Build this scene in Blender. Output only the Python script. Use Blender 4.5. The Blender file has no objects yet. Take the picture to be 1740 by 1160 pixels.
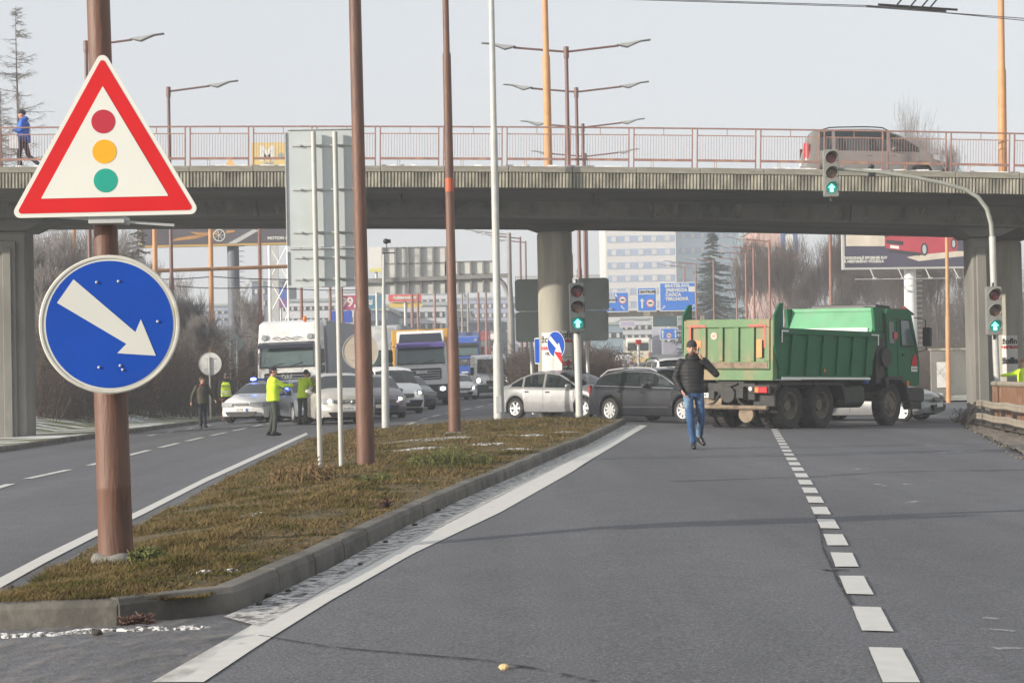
import bpy, bmesh, math, random
import numpy as np
from mathutils import Vector, Matrix, noise
R = math.radians
PI = math.pi
sc = bpy.context.scene
C = sc.collection
# ------------------------------------------------------------------ camera
F_PX, CX, CY = 3200.0, 870.0, 580.0
CAM_H = 1.3
PITCH = math.atan(56 / F_PX)
ROLL = 0.0185
cf = Vector((0, math.cos(PITCH), math.sin(PITCH)))
cr0 = Vector((1, 0, 0)); cu0 = Vector((0, -math.sin(PITCH), math.cos(PITCH)))
cr = cr0 * math.cos(ROLL) - cu0 * math.sin(ROLL)
cu = cr0 * math.sin(ROLL) + cu0 * math.cos(ROLL)
cam_d = bpy.data.cameras.new("camera"); cam = bpy.data.objects.new("camera", cam_d); C.objects.link(cam)
m = Matrix((cr, cu, -cf)).transposed().to_4x4(); m.translation = Vector((0, 0, CAM_H)); cam.matrix_world = m
cam_d.sensor_width = 36; cam_d.lens = F_PX / 1740 * 36; cam_d.clip_start = 0.1; cam_d.clip_end = 6000
sc.camera = cam
# ------------------------------------------------------------------ world, sun, exposure
SUN_AZ, SUN_EL = R(62), R(15.8)      # degrees left of straight behind the camera, elevation
w = bpy.data.worlds.new("World"); sc.world = w; w.use_nodes = True
nt = w.node_tree; nt.nodes.clear()
sky = nt.nodes.new("ShaderNodeTexSky"); sky.sky_type = 'NISHITA'; sky.sun_disc = False
sky.sun_elevation = SUN_EL; sky.sun_rotation = PI + SUN_AZ; sky.altitude = 300
sky.air_density = 1.0; sky.dust_density = 4.0; sky.ozone_density = 1.5
hs = nt.nodes.new("ShaderNodeHueSaturation"); hs.inputs["Saturation"].default_value = 0.45
mxs = nt.nodes.new("ShaderNodeMix"); mxs.data_type = 'RGBA'; mxs.inputs[0].default_value = 0.55
mxs.inputs[7].default_value = (6.5, 6.75, 7.05, 1)     # thin even cloud veil
bg = nt.nodes.new("ShaderNodeBackground"); bg.inputs[1].default_value = 0.12
out = nt.nodes.new("ShaderNodeOutputWorld")
nt.links.new(sky.outputs[0], hs.inputs["Color"]); nt.links.new(hs.outputs[0], mxs.inputs[6])
nt.links.new(mxs.outputs[2], bg.inputs[0]); nt.links.new(bg.outputs[0], out.inputs[0])
sd = bpy.data.lights.new("sun", 'SUN'); sd.energy = 5.0; sd.angle = R(0.6); sd.color = (1.0, 0.91, 0.79)
so = bpy.data.objects.new("sun", sd); C.objects.link(so)
sdir = Vector((-math.sin(SUN_AZ) * math.cos(SUN_EL), -math.cos(SUN_AZ) * math.cos(SUN_EL), math.sin(SUN_EL)))
so.rotation_euler = sdir.to_track_quat('Z', 'Y').to_euler(); so.location = sdir * 80
sc.view_settings.view_transform = 'Standard'; sc.view_settings.look = 'None'
sc.view_settings.exposure = 0.36; sc.view_settings.gamma = 1

# ------------------------------------------------------------------ the lie of the land
def G(x, y):
    k = 1 if y < 90 else max(0.3, 1 - (y - 90) / 100)
    return -0.025 * abs(x - 1) * k * (1 if abs(x - 1) < 16 else 16 / abs(x - 1)) + 0.022 * min(500, max(0, y - 110))
def ray(px, py):
    return cf + cr * ((px - CX) / F_PX) - cu * ((py - CY) / F_PX)
def at(px, py, D):
    d = ray(px, py); t = D / d.y
    return Vector((d.x * t, D, CAM_H + d.z * t))
def gnd(px, py, lift=0.0):
    d = ray(px, py); D = 40.0
    lo, hi = 1.0, 600.0
    for _ in range(60):
        mid = (lo + hi) / 2; p = d * (mid / d.y)
        if CAM_H + p.z > G(p.x, p.y) + lift: lo = mid
        else: hi = mid
    p = d * (lo / d.y)
    return Vector((p.x, p.y, G(p.x, p.y) + lift))
def X(px, D): return at(px, 635, D).x

# ------------------------------------------------------------------ materials
MATS = {}
def mat(name, col, rough=0.6, metal=0.0, var=0.0, vs=3.0, bump=0.0, bs=40.0, coat=0.0, col2=None, th=(0.45, 0.6), emit=None, alpha=None, spec=None, stretch=None):
    """procedural material: base colour, soft variation, patches of a second colour, bump"""
    if name in MATS: return MATS[name]
    m = bpy.data.materials.new(name); m.use_nodes = True; MATS[name] = m
    nt = m.node_tree; b = nt.nodes["Principled BSDF"]; L = nt.links
    b.inputs["Roughness"].default_value = rough; b.inputs["Metallic"].default_value = metal
    b.inputs["Coat Weight"].default_value = coat; b.inputs["Coat Roughness"].default_value = 0.08
    if spec is not None: b.inputs["Specular IOR Level"].default_value = spec
    c = (*col, 1)
    tc = nt.nodes.new("ShaderNodeTexCoord"); mp = nt.nodes.new("ShaderNodeMapping")
    L.new(tc.outputs["Object"], mp.inputs[0])
    if stretch: mp.inputs["Scale"].default_value = stretch
    cur = None
    if var > 0:
        n = nt.nodes.new("ShaderNodeTexNoise"); n.inputs["Scale"].default_value = vs; n.inputs["Detail"].default_value = 6
        L.new(mp.outputs[0], n.inputs["Vector"])
        r = nt.nodes.new("ShaderNodeMapRange"); r.inputs[1].default_value = 0.25; r.inputs[2].default_value = 0.75
        r.inputs[3].default_value = 1 - var; r.inputs[4].default_value = 1 + var
        L.new(n.outputs["Fac"], r.inputs[0])
        mx = nt.nodes.new("ShaderNodeVectorMath"); mx.operation = 'SCALE'; mx.inputs[0].default_value = col
        L.new(r.outputs[0], mx.inputs["Scale"]); cur = mx.outputs[0]
    if col2:
        n2 = nt.nodes.new("ShaderNodeTexNoise"); n2.inputs["Scale"].default_value = vs * 0.7; n2.inputs["Detail"].default_value = 8
        n2.inputs["Roughness"].default_value = 0.65
        L.new(mp.outputs[0], n2.inputs["Vector"])
        r2 = nt.nodes.new("ShaderNodeMapRange"); r2.inputs[1].default_value = th[0]; r2.inputs[2].default_value = th[1]
        L.new(n2.outputs["Fac"], r2.inputs[0])
        m2 = nt.nodes.new("ShaderNodeMix"); m2.data_type = 'RGBA'
        if cur: L.new(cur, m2.inputs[6])
        else: m2.inputs[6].default_value = c
        m2.inputs[7].default_value = (*col2, 1); L.new(r2.outputs[0], m2.inputs[0]); cur = m2.outputs[2]
    if cur: L.new(cur, b.inputs["Base Color"])
    else: b.inputs["Base Color"].default_value = c
    if bump > 0:
        n3 = nt.nodes.new("ShaderNodeTexNoise"); n3.inputs["Scale"].default_value = bs; n3.inputs["Detail"].default_value = 4
        L.new(mp.outputs[0], n3.inputs["Vector"])
        bp = nt.nodes.new("ShaderNodeBump"); bp.inputs["Strength"].default_value = bump; bp.inputs["Distance"].default_value = 0.02
        L.new(n3.outputs["Fac"], bp.inputs["Height"]); L.new(bp.outputs[0], b.inputs["Normal"])
    if emit:
        b.inputs["Emission Color"].default_value = (*emit[0], 1); b.inputs["Emission Strength"].default_value = emit[1]
    if alpha is not None:
        tr = nt.nodes.new("ShaderNodeBsdfTransparent"); ms = nt.nodes.new("ShaderNodeMixShader"); ms.inputs[0].default_value = alpha
        o = nt.nodes["Material Output"]
        L.new(tr.outputs[0], ms.inputs[1]); L.new(b.outputs[0], ms.inputs[2]); L.new(ms.outputs[0], o.inputs[0])
    m.diffuse_color = c
    return m
def paint(name, col, dirt=(0.16, 0.14, 0.12), metal=0.0, th=(0.52, 0.8), rough=0.32):
    """car paint with road film that thickens near the ground line of the body"""
    m = mat(name, col, rough, metal, var=0.06, vs=2, coat=0.35, col2=dirt, th=th)
    nt = m.node_tree
    return m
RUST = mat("rust_brown_paint", (0.145, 0.070, 0.046), 0.55, var=0.28, vs=6, bump=0.3, bs=30, col2=(0.085, 0.045, 0.035), th=(0.52, 0.66), stretch=(1.6, 1.6, 0.22))
RUST_D = mat("dark_brown_pole_paint", (0.16, 0.085, 0.075), 0.5, var=0.15, vs=3, bump=0.1)
ORANGE_P = mat("weathered_orange_pole_paint", (0.52, 0.27, 0.12), 0.6, var=0.14, vs=2.5, bump=0.1, col2=(0.36, 0.17, 0.08), th=(0.52, 0.75))
GALV = mat("galvanised_steel", (0.47, 0.48, 0.47), 0.5, 0.25, var=0.12, vs=6, bump=0.05)
GALV_W = mat("pale_grey_post_paint", (0.45, 0.455, 0.43), 0.5, 0.0, var=0.1, vs=5, col2=(0.4, 0.38, 0.34), th=(0.6, 0.8))
GALV_D = mat("dull_grey_sign_back", (0.30, 0.34, 0.33), 0.6, 0.1, var=0.08, vs=1.5, bump=0.03, col2=(0.22, 0.24, 0.23), th=(0.55, 0.8))
SIGNBACK = mat("light_grey_sign_back", (0.50, 0.545, 0.545), 0.5, 0.1, var=0.06, vs=1.2, col2=(0.42, 0.45, 0.44), th=(0.55, 0.8))
WHITE = mat("white_paint", (0.78, 0.78, 0.75), 0.4, var=0.05, vs=3)
SIGN_W = mat("sign_white_foil", (0.66, 0.66, 0.60), 0.35, var=0.04, vs=1.5, coat=0.2, col2=(0.6, 0.59, 0.52), th=(0.6, 0.9))
SIGN_RED = mat("sign_red_foil", (0.56, 0.008, 0.012), 0.5, var=0.08, vs=2, spec=0.25)
SIGN_BLUE = mat("sign_blue_foil", (0.002, 0.062, 0.40), 0.5, var=0.12, vs=2, spec=0.25, col2=(0.01, 0.075, 0.33), th=(0.6, 0.85))
BLACK = mat("black_plastic", (0.02, 0.02, 0.022), 0.5, var=0.2, vs=5)
BLACK_M = mat("black_metal", (0.03, 0.03, 0.03), 0.45, 0.3, var=0.2, vs=5)
RUBBER = mat("tyre_rubber", (0.022, 0.021, 0.021), 0.85, var=0.2, vs=6, bump=0.3, bs=60, col2=(0.07, 0.065, 0.06), th=(0.5, 0.75))
UNDER = mat("dirty_underbody", (0.03, 0.028, 0.026), 0.9, var=0.3, vs=4, bump=0.2)
GLASS = mat("tinted_car_glass", (0.02, 0.028, 0.03), 0.06, alpha=0.72, spec=0.7)
GLASS_D = mat("dark_vehicle_glass", (0.018, 0.024, 0.028), 0.07, spec=0.8, var=0.2, vs=2)
GLASS_G = mat("greenish_windscreen_glass", (0.10, 0.15, 0.15), 0.1, var=0.25, vs=1.2, alpha=0.9, spec=0.7)
ALLOY = mat("alloy_wheel_silver", (0.62, 0.63, 0.63), 0.35, 0.55, var=0.1, vs=8)
CHROME = mat("chrome_trim", (0.75, 0.76, 0.78), 0.2, 0.8, var=0.05)
LAMP_ON = mat("lit_headlamp", (0.9, 0.9, 0.9), 0.2, emit=((1.0, 0.96, 0.92), 6.0))
LAMP_OFF = mat("headlamp_glass", (0.45, 0.47, 0.48), 0.12, 0.3, var=0.2, vs=10)
LAMP_RED = mat("red_tail_lamp", (0.42, 0.012, 0.02), 0.2, var=0.15, vs=8)
LAMP_OR = mat("orange_indicator_lamp", (0.7, 0.2, 0.02), 0.25, var=0.1)
PLATE = mat("number_plate_white", (0.72, 0.72, 0.7), 0.5, var=0.06, vs=10)
CONC = mat("grey_concrete", (0.205, 0.198, 0.178), 0.85, var=0.22, vs=1.3, bump=0.25, bs=20, col2=(0.15, 0.145, 0.13), th=(0.5, 0.75), stretch=(1, 1, 0.4))
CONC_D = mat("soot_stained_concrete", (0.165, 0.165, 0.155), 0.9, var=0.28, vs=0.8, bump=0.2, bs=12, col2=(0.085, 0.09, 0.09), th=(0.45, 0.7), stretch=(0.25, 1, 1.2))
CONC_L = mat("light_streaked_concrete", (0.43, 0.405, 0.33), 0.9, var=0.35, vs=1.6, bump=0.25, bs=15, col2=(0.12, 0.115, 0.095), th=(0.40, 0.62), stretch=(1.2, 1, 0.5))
PINK = mat("faded_red_railing_paint", (0.27, 0.15, 0.13), 0.6, var=0.18, vs=4, col2=(0.42, 0.24, 0.15), th=(0.5, 0.7))
SNOW = mat("old_snow", (0.80, 0.82, 0.84), 0.7, var=0.08, vs=8, bump=0.4, bs=20, col2=(0.5, 0.49, 0.47), th=(0.5, 0.75))
SKIN = mat("skin", (0.50, 0.28, 0.20), 0.55, var=0.08, vs=12)

# ------------------------------------------------------------------ object helpers
def tag(o, label=None, cat=None, group=None, kind=None):
    if label: o["label"] = label
    if cat: o["category"] = cat
    if group: o["group"] = group
    if kind: o["kind"] = kind
    return o
def thing(name, label, cat, loc=(0, 0, 0), rz=0.0, group=None, rot=None):
    o = bpy.data.objects.new(name, None); C.objects.link(o); o.location = loc
    o.rotation_euler = rot if rot else (0, 0, rz); o.empty_display_size = 0.3
    return tag(o, label, cat, group)
def copy_tree(o, parent=None):
    c = o.copy(); C.objects.link(c)
    if parent: c.parent = parent
    for ch in list(o.children): copy_tree(ch, c)
    return c
def dup(o, loc, rz, label, group=None, rot=None):
    c = copy_tree(o); c.location = loc; c.rotation_euler = rot if rot else (0, 0, rz)
    c["label"] = label
    if group: c["group"] = group
    return c
class MB:
    def __init__(s): s.v = []; s.f = []; s.m = []
    def add(s, vs, fs, mi=0):
        b = len(s.v); s.v += [tuple(v) for v in vs]; s.f += [tuple(b + i for i in f) for f in fs]; s.m += [mi] * len(fs); return s
    def box(s, x0, x1, y0, y1, z0, z1, mi=0):
        v = [(x, y, z) for z in (z0, z1) for y in (y0, y1) for x in (x0, x1)]
        return s.add(v, [(0, 2, 3, 1), (4, 5, 7, 6), (0, 1, 5, 4), (2, 6, 7, 3), (0, 4, 6, 2), (1, 3, 7, 5)], mi)
    def cbox(s, c, d, mi=0):
        return s.box(c[0] - d[0] / 2, c[0] + d[0] / 2, c[1] - d[1] / 2, c[1] + d[1] / 2, c[2] - d[2] / 2, c[2] + d[2] / 2, mi)
    def cyl(s, p, q, r1, r2=None, n=12, mi=0, caps=True):
        r2 = r1 if r2 is None else r2
        p = Vector(p); q = Vector(q); d = (q - p)
        if d.length < 1e-9: return s
        d.normalize(); a = d.orthogonal().normalized(); b = d.cross(a)
        vs = []
        for c, r in ((p, r1), (q, r2)):
            for i in range(n):
                t = 2 * PI * i / n; vs.append(c + a * (r * math.cos(t)) + b * (r * math.sin(t)))
        fs = [(i, (i + 1) % n, n + (i + 1) % n, n + i) for i in range(n)]
        if caps: fs += [tuple(range(n - 1, -1, -1)), tuple(range(n, 2 * n))]
        return s.add(vs, fs, mi)
    def tube(s, pts, r, n=8, mi=0):
        pts = [Vector(p) for p in pts]; rs = r if isinstance(r, (list, tuple)) else [r] * len(pts)
        up = None; vs = []
        for i, p in enumerate(pts):
            d = (pts[min(i + 1, len(pts) - 1)] - pts[max(i - 1, 0)]).normalized()
            if up is None: a = d.orthogonal().normalized()
            else: a = (up - d * up.dot(d)).normalized()
            up = a; b = d.cross(a)
            for k in range(n):
                t = 2 * PI * k / n; vs.append(p + a * (rs[i] * math.cos(t)) + b * (rs[i] * math.sin(t)))
        fs = [(i * n + k, i * n + (k + 1) % n, (i + 1) * n + (k + 1) % n, (i + 1) * n + k) for i in range(len(pts) - 1) for k in range(n)]
        fs += [tuple(range(n - 1, -1, -1)), tuple((len(pts) - 1) * n + k for k in range(n))]
        return s.add(vs, fs, mi)
    def lathe(s, prof, n=20, axis='z', c=(0, 0, 0), mi=0):
        """prof: (radius, height) pairs; closed surface of revolution"""
        vs = []; k = len(prof)
        for i in range(n):
            t = 2 * PI * i / n
            for r, h in prof:
                x, y = r * math.cos(t), r * math.sin(t)
                v = {'z': (x, y, h), 'y': (x, h, y), 'x': (h, x, y)}[axis]
                vs.append((v[0] + c[0], v[1] + c[1], v[2] + c[2]))
        fs = [(i * k + j, ((i + 1) % n) * k + j, ((i + 1) % n) * k + j + 1, i * k + j + 1) for i in range(n) for j in range(k - 1)]
        return s.add(vs, fs, mi)
    def prism(s, poly, a, b, axis='y', mi=0):
        """poly in the two other axes, extruded from a to b along axis. axis y: poly=(x,z); x: (y,z); z: (x,y)"""
        f = {'y': lambda p, t: (p[0], t, p[1]), 'x': lambda p, t: (t, p[0], p[1]), 'z': lambda p, t: (p[0], p[1], t)}[axis]
        n = len(poly); vs = [f(p, a) for p in poly] + [f(p, b) for p in poly]
        fs = [tuple(range(n)), tuple(range(2 * n - 1, n - 1, -1))] + [(i, n + i, n + (i + 1) % n, (i + 1) % n) for i in range(n)]
        return s.add(vs, fs, mi)
    def ell(s, c, r, n=10, mi=0):
        vs = []; fs = []; h = n // 2 + 1
        for i in range(h + 1):
            t = PI * i / h
            for k in range(n):
                u = 2 * PI * k / n; vs.append((c[0] + r[0] * math.sin(t) * math.cos(u), c[1] + r[1] * math.sin(t) * math.sin(u), c[2] + r[2] * math.cos(t)))
        for i in range(h):
            for k in range(n): fs.append((i * n + k, (i + 1) * n + k, (i + 1) * n + (k + 1) % n, i * n + (k + 1) % n))
        return s.add(vs, fs, mi)
    def mir(s):
        """mirror everything across y=0"""
        n = len(s.v); s.v += [(x, -y, z) for x, y, z in s.v]
        s.f += [tuple(n + i for i in reversed(f)) for f in s.f]; s.m += list(s.m); return s
    def xf(s, M):
        s.v = [tuple(M @ Vector(v)) for v in s.v]; return s
    def build(s, name, mats, parent=None, smooth=None, bevel=0, loc=None, rot=None, seg=2):
        me = bpy.data.meshes.new(name); me.from_pydata(s.v, [], s.f)
        mats = mats if isinstance(mats, (list, tuple)) else [mats]
        for m in mats: me.materials.append(m)
        if len(mats) > 1: me.polygons.foreach_set("material_index", s.m)
        bm = bmesh.new(); bm.from_mesh(me); bmesh.ops.remove_doubles(bm, verts=bm.verts, dist=1e-5)
        bmesh.ops.recalc_face_normals(bm, faces=bm.faces); bm.to_mesh(me); bm.free()
        if smooth:
            me.polygons.foreach_set("use_smooth", [True] * len(me.polygons)); me.set_sharp_from_angle(angle=R(smooth))
        me.update()
        o = bpy.data.objects.new(name, me); C.objects.link(o)
        if parent: o.parent = parent
        if loc: o.location = loc
        if rot: o.rotation_euler = rot
        if bevel:
            b = o.modifiers.new("bevel", 'BEVEL'); b.width = bevel; b.segments = seg; b.limit_method = 'ANGLE'; b.angle_limit = R(40)
        return o
def big(name, V, Fq, mats, parent=None, midx=None, smooth=False):
    """numpy mesh: V (n,3), F (m,k) all faces with k corners"""
    V = np.asarray(V, dtype=np.float32); Fq = np.asarray(Fq, dtype=np.int32)
    me = bpy.data.meshes.new(name); k = Fq.shape[1]
    me.vertices.add(len(V)); me.vertices.foreach_set("co", V.ravel())
    me.loops.add(Fq.size); me.loops.foreach_set("vertex_index", Fq.ravel())
    me.polygons.add(len(Fq)); me.polygons.foreach_set("loop_start", np.arange(0, Fq.size, k, dtype=np.int32))
    mats = mats if isinstance(mats, (list, tuple)) else [mats]
    for m in mats: me.materials.append(m)
    if midx is not None: me.polygons.foreach_set("material_index", np.asarray(midx, dtype=np.int32))
    if smooth: me.polygons.foreach_set("use_smooth", np.ones(len(Fq), dtype=bool))
    me.update(calc_edges=True); me.validate()
    o = bpy.data.objects.new(name, me); C.objects.link(o)
    if parent: o.parent = parent
    return o
def text(s, size, material, parent, loc, rot=(PI / 2, 0, 0), name="lettering", depth=0.002, align='CENTER', sx=1.0, bold=0.0):
    cu_ = bpy.data.curves.new("t", 'FONT'); cu_.body = s; cu_.size = size; cu_.extrude = depth; cu_.align_x = align; cu_.align_y = 'CENTER'
    cu_.resolution_u = 3; cu_.offset = bold
    t = bpy.data.objects.new("t", cu_); C.objects.link(t)
    dg = bpy.context.evaluated_depsgraph_get()
    me = bpy.data.meshes.new_from_object(t.evaluated_get(dg)); bpy.data.objects.remove(t); bpy.data.curves.remove(cu_)
    me.name = name; me.materials.clear(); me.materials.append(material)
    o = bpy.data.objects.new(name, me); C.objects.link(o); o.location = loc; o.rotation_euler = rot; o.scale = (sx, 1, 1)
    if parent: o.parent = parent
    return o
def UPQ(d): return Vector((0, 0, 1)).rotation_difference(Vector(d).normalized()).to_euler()
def lerp(a, b, t): return a + (b - a) * t
def rrect(x0, x1, z0, z1, r, n=5):
    out = []
    for cx, cz, a0 in ((x1 - r, z1 - r, 0), (x0 + r, z1 - r, 90), (x0 + r, z0 + r, 180), (x1 - r, z0 + r, 270)):
        for i in range(n + 1):
            a = R(a0 + 90 * i / n); out.append((cx + r * math.cos(a), cz + r * math.sin(a)))
    return out
def circ(cx, cz, r, n=32, rz=None):
    rz = rz or r
    return [(cx + r * math.cos(2 * PI * i / n), cz + rz * math.sin(2 * PI * i / n)) for i in range(n)]
# ================================================================== GROUND, ROADS, MEDIAN
rng = random.Random(7); nr = np.random.default_rng(5)
def interp(pts):
    ys = [p[0] for p in pts]; xs = [p[1] for p in pts]
    return lambda y: float(np.interp(y, ys, xs))
def sheet(name, rows, lift, material, kind="structure", zf=None):
    """rows: list of lists of (x,y), all the same length"""
    n = len(rows[0]); V = []; Fq = []
    for r in rows:
        for x, y in r:
            V.append((x, y, (zf(x, y) if zf else G(x, y)) + lift))
    for i in range(len(rows) - 1):
        for j in range(n - 1):
            a = i * n + j; Fq.append((a, a + 1, a + n + 1, a + n))
    o = big(name, V, Fq, material, smooth=True); return tag(o, kind=kind)
def patchmat(name, col, scale=6, th=(0.45, 0.55), stretch=(1, 1, 1), rough=0.8, detail=8, amount=1.0, col2=None):
    m = bpy.data.materials.new(name); m.use_nodes = True; nt = m.node_tree; L = nt.links; b = nt.nodes["Principled BSDF"]
    b.inputs["Roughness"].default_value = rough
    tc = nt.nodes.new("ShaderNodeTexCoord"); mp = nt.nodes.new("ShaderNodeMapping"); mp.inputs["Scale"].default_value = stretch
    L.new(tc.outputs["Object"], mp.inputs[0])
    n = nt.nodes.new("ShaderNodeTexNoise"); n.inputs["Scale"].default_value = scale; n.inputs["Detail"].default_value = detail; n.inputs["Roughness"].default_value = 0.65
    L.new(mp.outputs[0], n.inputs["Vector"])
    r = nt.nodes.new("ShaderNodeMapRange"); r.inputs[1].default_value = th[0]; r.inputs[2].default_value = th[1]; r.inputs[4].default_value = amount
    L.new(n.outputs["Fac"], r.inputs[0])
    n2 = nt.nodes.new("ShaderNodeTexNoise"); n2.inputs["Scale"].default_value = scale * 3.1; n2.inputs["Detail"].default_value = 5
    L.new(mp.outputs[0], n2.inputs["Vector"])
    mx = nt.nodes.new("ShaderNodeMix"); mx.data_type = 'RGBA'; mx.inputs[6].default_value = (*col, 1)
    mx.inputs[7].default_value = (*(col2 or tuple(c * 0.6 for c in col)), 1)
    L.new(n2.outputs["Fac"], mx.inputs[0]); L.new(mx.outputs[2], b.inputs["Base Color"])
    tr = nt.nodes.new("ShaderNodeBsdfTransparent"); ms = nt.nodes.new("ShaderNodeMixShader")
    L.new(r.outputs[0], ms.inputs[0]); L.new(tr.outputs[0], ms.inputs[1]); L.new(b.outputs[0], ms.inputs[2])
    L.new(ms.outputs[0], nt.nodes["Material Output"].inputs[0])
    return m
def asphalt(name, base):
    m = bpy.data.materials.new(name); m.use_nodes = True; nt = m.node_tree; L = nt.links; b = nt.nodes["Principled BSDF"]
    b.inputs["Roughness"].default_value = 0.82; b.inputs["Specular IOR Level"].default_value = 0.35
    tc = nt.nodes.new("ShaderNodeTexCoord")
    def noise_(scale, det, st=(1, 1, 1)):
        mp = nt.nodes.new("ShaderNodeMapping"); mp.inputs["Scale"].default_value = st; L.new(tc.outputs["Object"], mp.inputs[0])
        n = nt.nodes.new("ShaderNodeTexNoise"); n.inputs["Scale"].default_value = scale; n.inputs["Detail"].default_value = det
        L.new(mp.outputs[0], n.inputs["Vector"]); return n.outputs["Fac"]
    def rng_(s, a, b_, c, d):
        r = nt.nodes.new("ShaderNodeMapRange"); r.inputs[1].default_value = a; r.inputs[2].default_value = b_; r.inputs[3].default_value = c; r.inputs[4].default_value = d
        L.new(s, r.inputs[0]); return r.outputs[0]
    def mul(a, c):
        k = nt.nodes.new("ShaderNodeMath"); k.operation = 'MULTIPLY'; L.new(a, k.inputs[0]); L.new(c, k.inputs[1]); return k.outputs[0]
    big_ = rng_(noise_(0.35, 4, (1, 0.25, 1)), 0.3, 0.7, 0.86, 1.14)
    mid_ = rng_(noise_(2.6, 6, (1, 0.6, 1)), 0.3, 0.7, 0.93, 1.07)
    fine = rng_(noise_(55, 5), 0.3, 0.72, 0.55, 1.5)
    grit = rng_(noise_(110, 2), 0.64, 0.72, 1.0, 2.3)
    lane = rng_(noise_(0.9, 3, (1, 0.03, 1)), 0.35, 0.65, 0.89, 1.11)
    k = mul(mul(mul(big_, mid_), mul(fine, grit)), lane)
    vm = nt.nodes.new("ShaderNodeVectorMath"); vm.operation = 'SCALE'; vm.inputs[0].default_value = base; L.new(k, vm.inputs["Scale"])
    L.new(vm.outputs[0], b.inputs["Base Color"])
    bp = nt.nodes.new("ShaderNodeBump"); bp.inputs["Strength"].default_value = 0.5; bp.inputs["Distance"].default_value = 0.006
    L.new(noise_(90, 3), bp.inputs["Height"]); L.new(bp.outputs[0], b.inputs["Normal"])
    return m
ASPH = asphalt("worn_asphalt", (0.101, 0.103, 0.112))
# left kerb, right edge of the asphalt as functions of y
kl_pts = [gnd(*p) for p in ((0, 768), (159, 744), (323, 722), (403, 712), (440, 706))]
xl = interp([(-10, -15), (30, kl_pts[0].x - 0.5)] + [(p.y, p.x) for p in kl_pts] + [(110, -12.5), (200, -14), (600, -20)])
re_pts = [gnd(*p) for p in ((1740, 772), (1690, 746), (1640, 727))]
xr = interp([(-10, re_pts[0].x - 4.4), (re_pts[0].y, re_pts[0].x)] + [(p.y, p.x) for p in re_pts[1:]] + [(54, re_pts[-1].x + 1.5), (60, 40), (84, 40), (90, 24), (200, 24), (600, 34)])
ys = list(np.concatenate([np.arange(-8, 30, 0.5), np.arange(30, 90, 1.0), np.arange(90, 200, 4.0), np.arange(200, 601, 20.0)]))
sheet("road", [[(lerp(xl(y), xr(y), j / 40), y) for j in range(41)] for y in ys], 0, ASPH)
# surrounding ground, one sheet to the horizon
GRD = mat("winter_soil_and_dead_grass", (0.16, 0.135, 0.085), 0.95, var=0.3, vs=0.6, bump=0.4, bs=6, col2=(0.62, 0.63, 0.64), th=(0.56, 0.62))
def Gz(x, y):
    base = G(max(-60, min(60, x)), y) - 0.08
    l = xl(y) - x; r = x - xr(y)
    if y > 62 and l > 3.5: base += min(3.2, (l - 3.5) * 0.22) * min(1, (y - 62) / 14)
    if l > 0.35: base += 0.13
    if r > 0.5 and not (56 < y < 88): base += 0.12
    if y > 120 and r > 12: base += min(8, (r - 12) * 0.2) * min(1, (y - 120) / 60)
    return base
gx = list(np.concatenate([[-1500, -700, -300, -150, -90, -60], np.arange(-45, 46, 0.75), [60, 90, 150, 300, 700, 1500]]))
gy = list(np.concatenate([[-40, -20], np.arange(-8, 110, 1.5), np.arange(110, 600, 14.0), [700, 900, 1300, 2000, 3000]]))
sheet("ground", [[(x, y) for x in gx] for y in gy], 0, GRD, zf=Gz)
# ---- grassed median
rk_px = ((305, 1056), (352, 1058), (378, 1050), (448, 1021), (500, 995), (560, 967), (686, 897), (780, 851), (871, 811), (996, 757), (1040, 733), (1065, 720))
rk = [gnd(*p) for p in rk_px]
near_y = gnd(0, 1066).y
lk_px = ((0, 1003), (80, 960), (165, 915), (240, 880), (350, 823), (430, 785), (520, 742), (600, 724), (700, 716), (850, 713))
lk = [gnd(*p, 0.085) for p in lk_px]
for p in lk: p.z = G(p.x, p.y)
xrk = interp([(p.y, p.x) for p in rk]); xlk = interp([(near_y, lk[0].x - 0.9), (lk[0].y - 0.5, lk[0].x - 0.35)] + [(p.y, p.x) for p in lk])
m_end = rk[-1].y
def MZ(x, y):
    a, b = xlk(y), xrk(y); t = (x - a) / max(0.1, b - a); t = min(1, max(0, t))
    n = noise.noise(Vector((x * 1.3, y * 1.3, 0))) * 0.03
    e = min(1, max(0, (y - near_y) * 2))
    return G(x, y) + lerp(0.025, 0.125, min(1, t * 1.8)) + (0.035 * math.sin(PI * t) + n * 0.8 + 0.012 * noise.noise(Vector((x * 6, y * 6, 2)))) * e
GRASSB = mat("matted_dead_grass", (0.13, 0.09, 0.04), 0.95, var=0.3, vs=8, bump=0.9, bs=45, col2=(0.06, 0.055, 0.025), th=(0.45, 0.6))
my = list(np.concatenate([np.arange(near_y + 0.05, 20, 0.12), np.arange(20, m_end, 0.3)])) + [m_end]
sheet("median_turf", [[(lerp(xlk(y) + 0.02, xrk(y) - 0.13, j / 30), y) for j in range(31)] for y in my], 0, GRASSB, zf=MZ)
def resample(pts, step):
    pts = [Vector((p[0], p[1], 0)) for p in pts]; out = [pts[0]]; rest = step
    for a, b in zip(pts, pts[1:]):
        L_ = (b - a).length; t = rest
        while t <= L_: out.append(a.lerp(b, t / L_)); t += step
        rest = t - L_
    return out
KERB = mat("old_kerb_concrete", (0.135, 0.125, 0.108), 0.9, var=0.25, vs=3, bump=0.35, bs=25, col2=(0.075, 0.07, 0.06), th=(0.46, 0.62))
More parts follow.
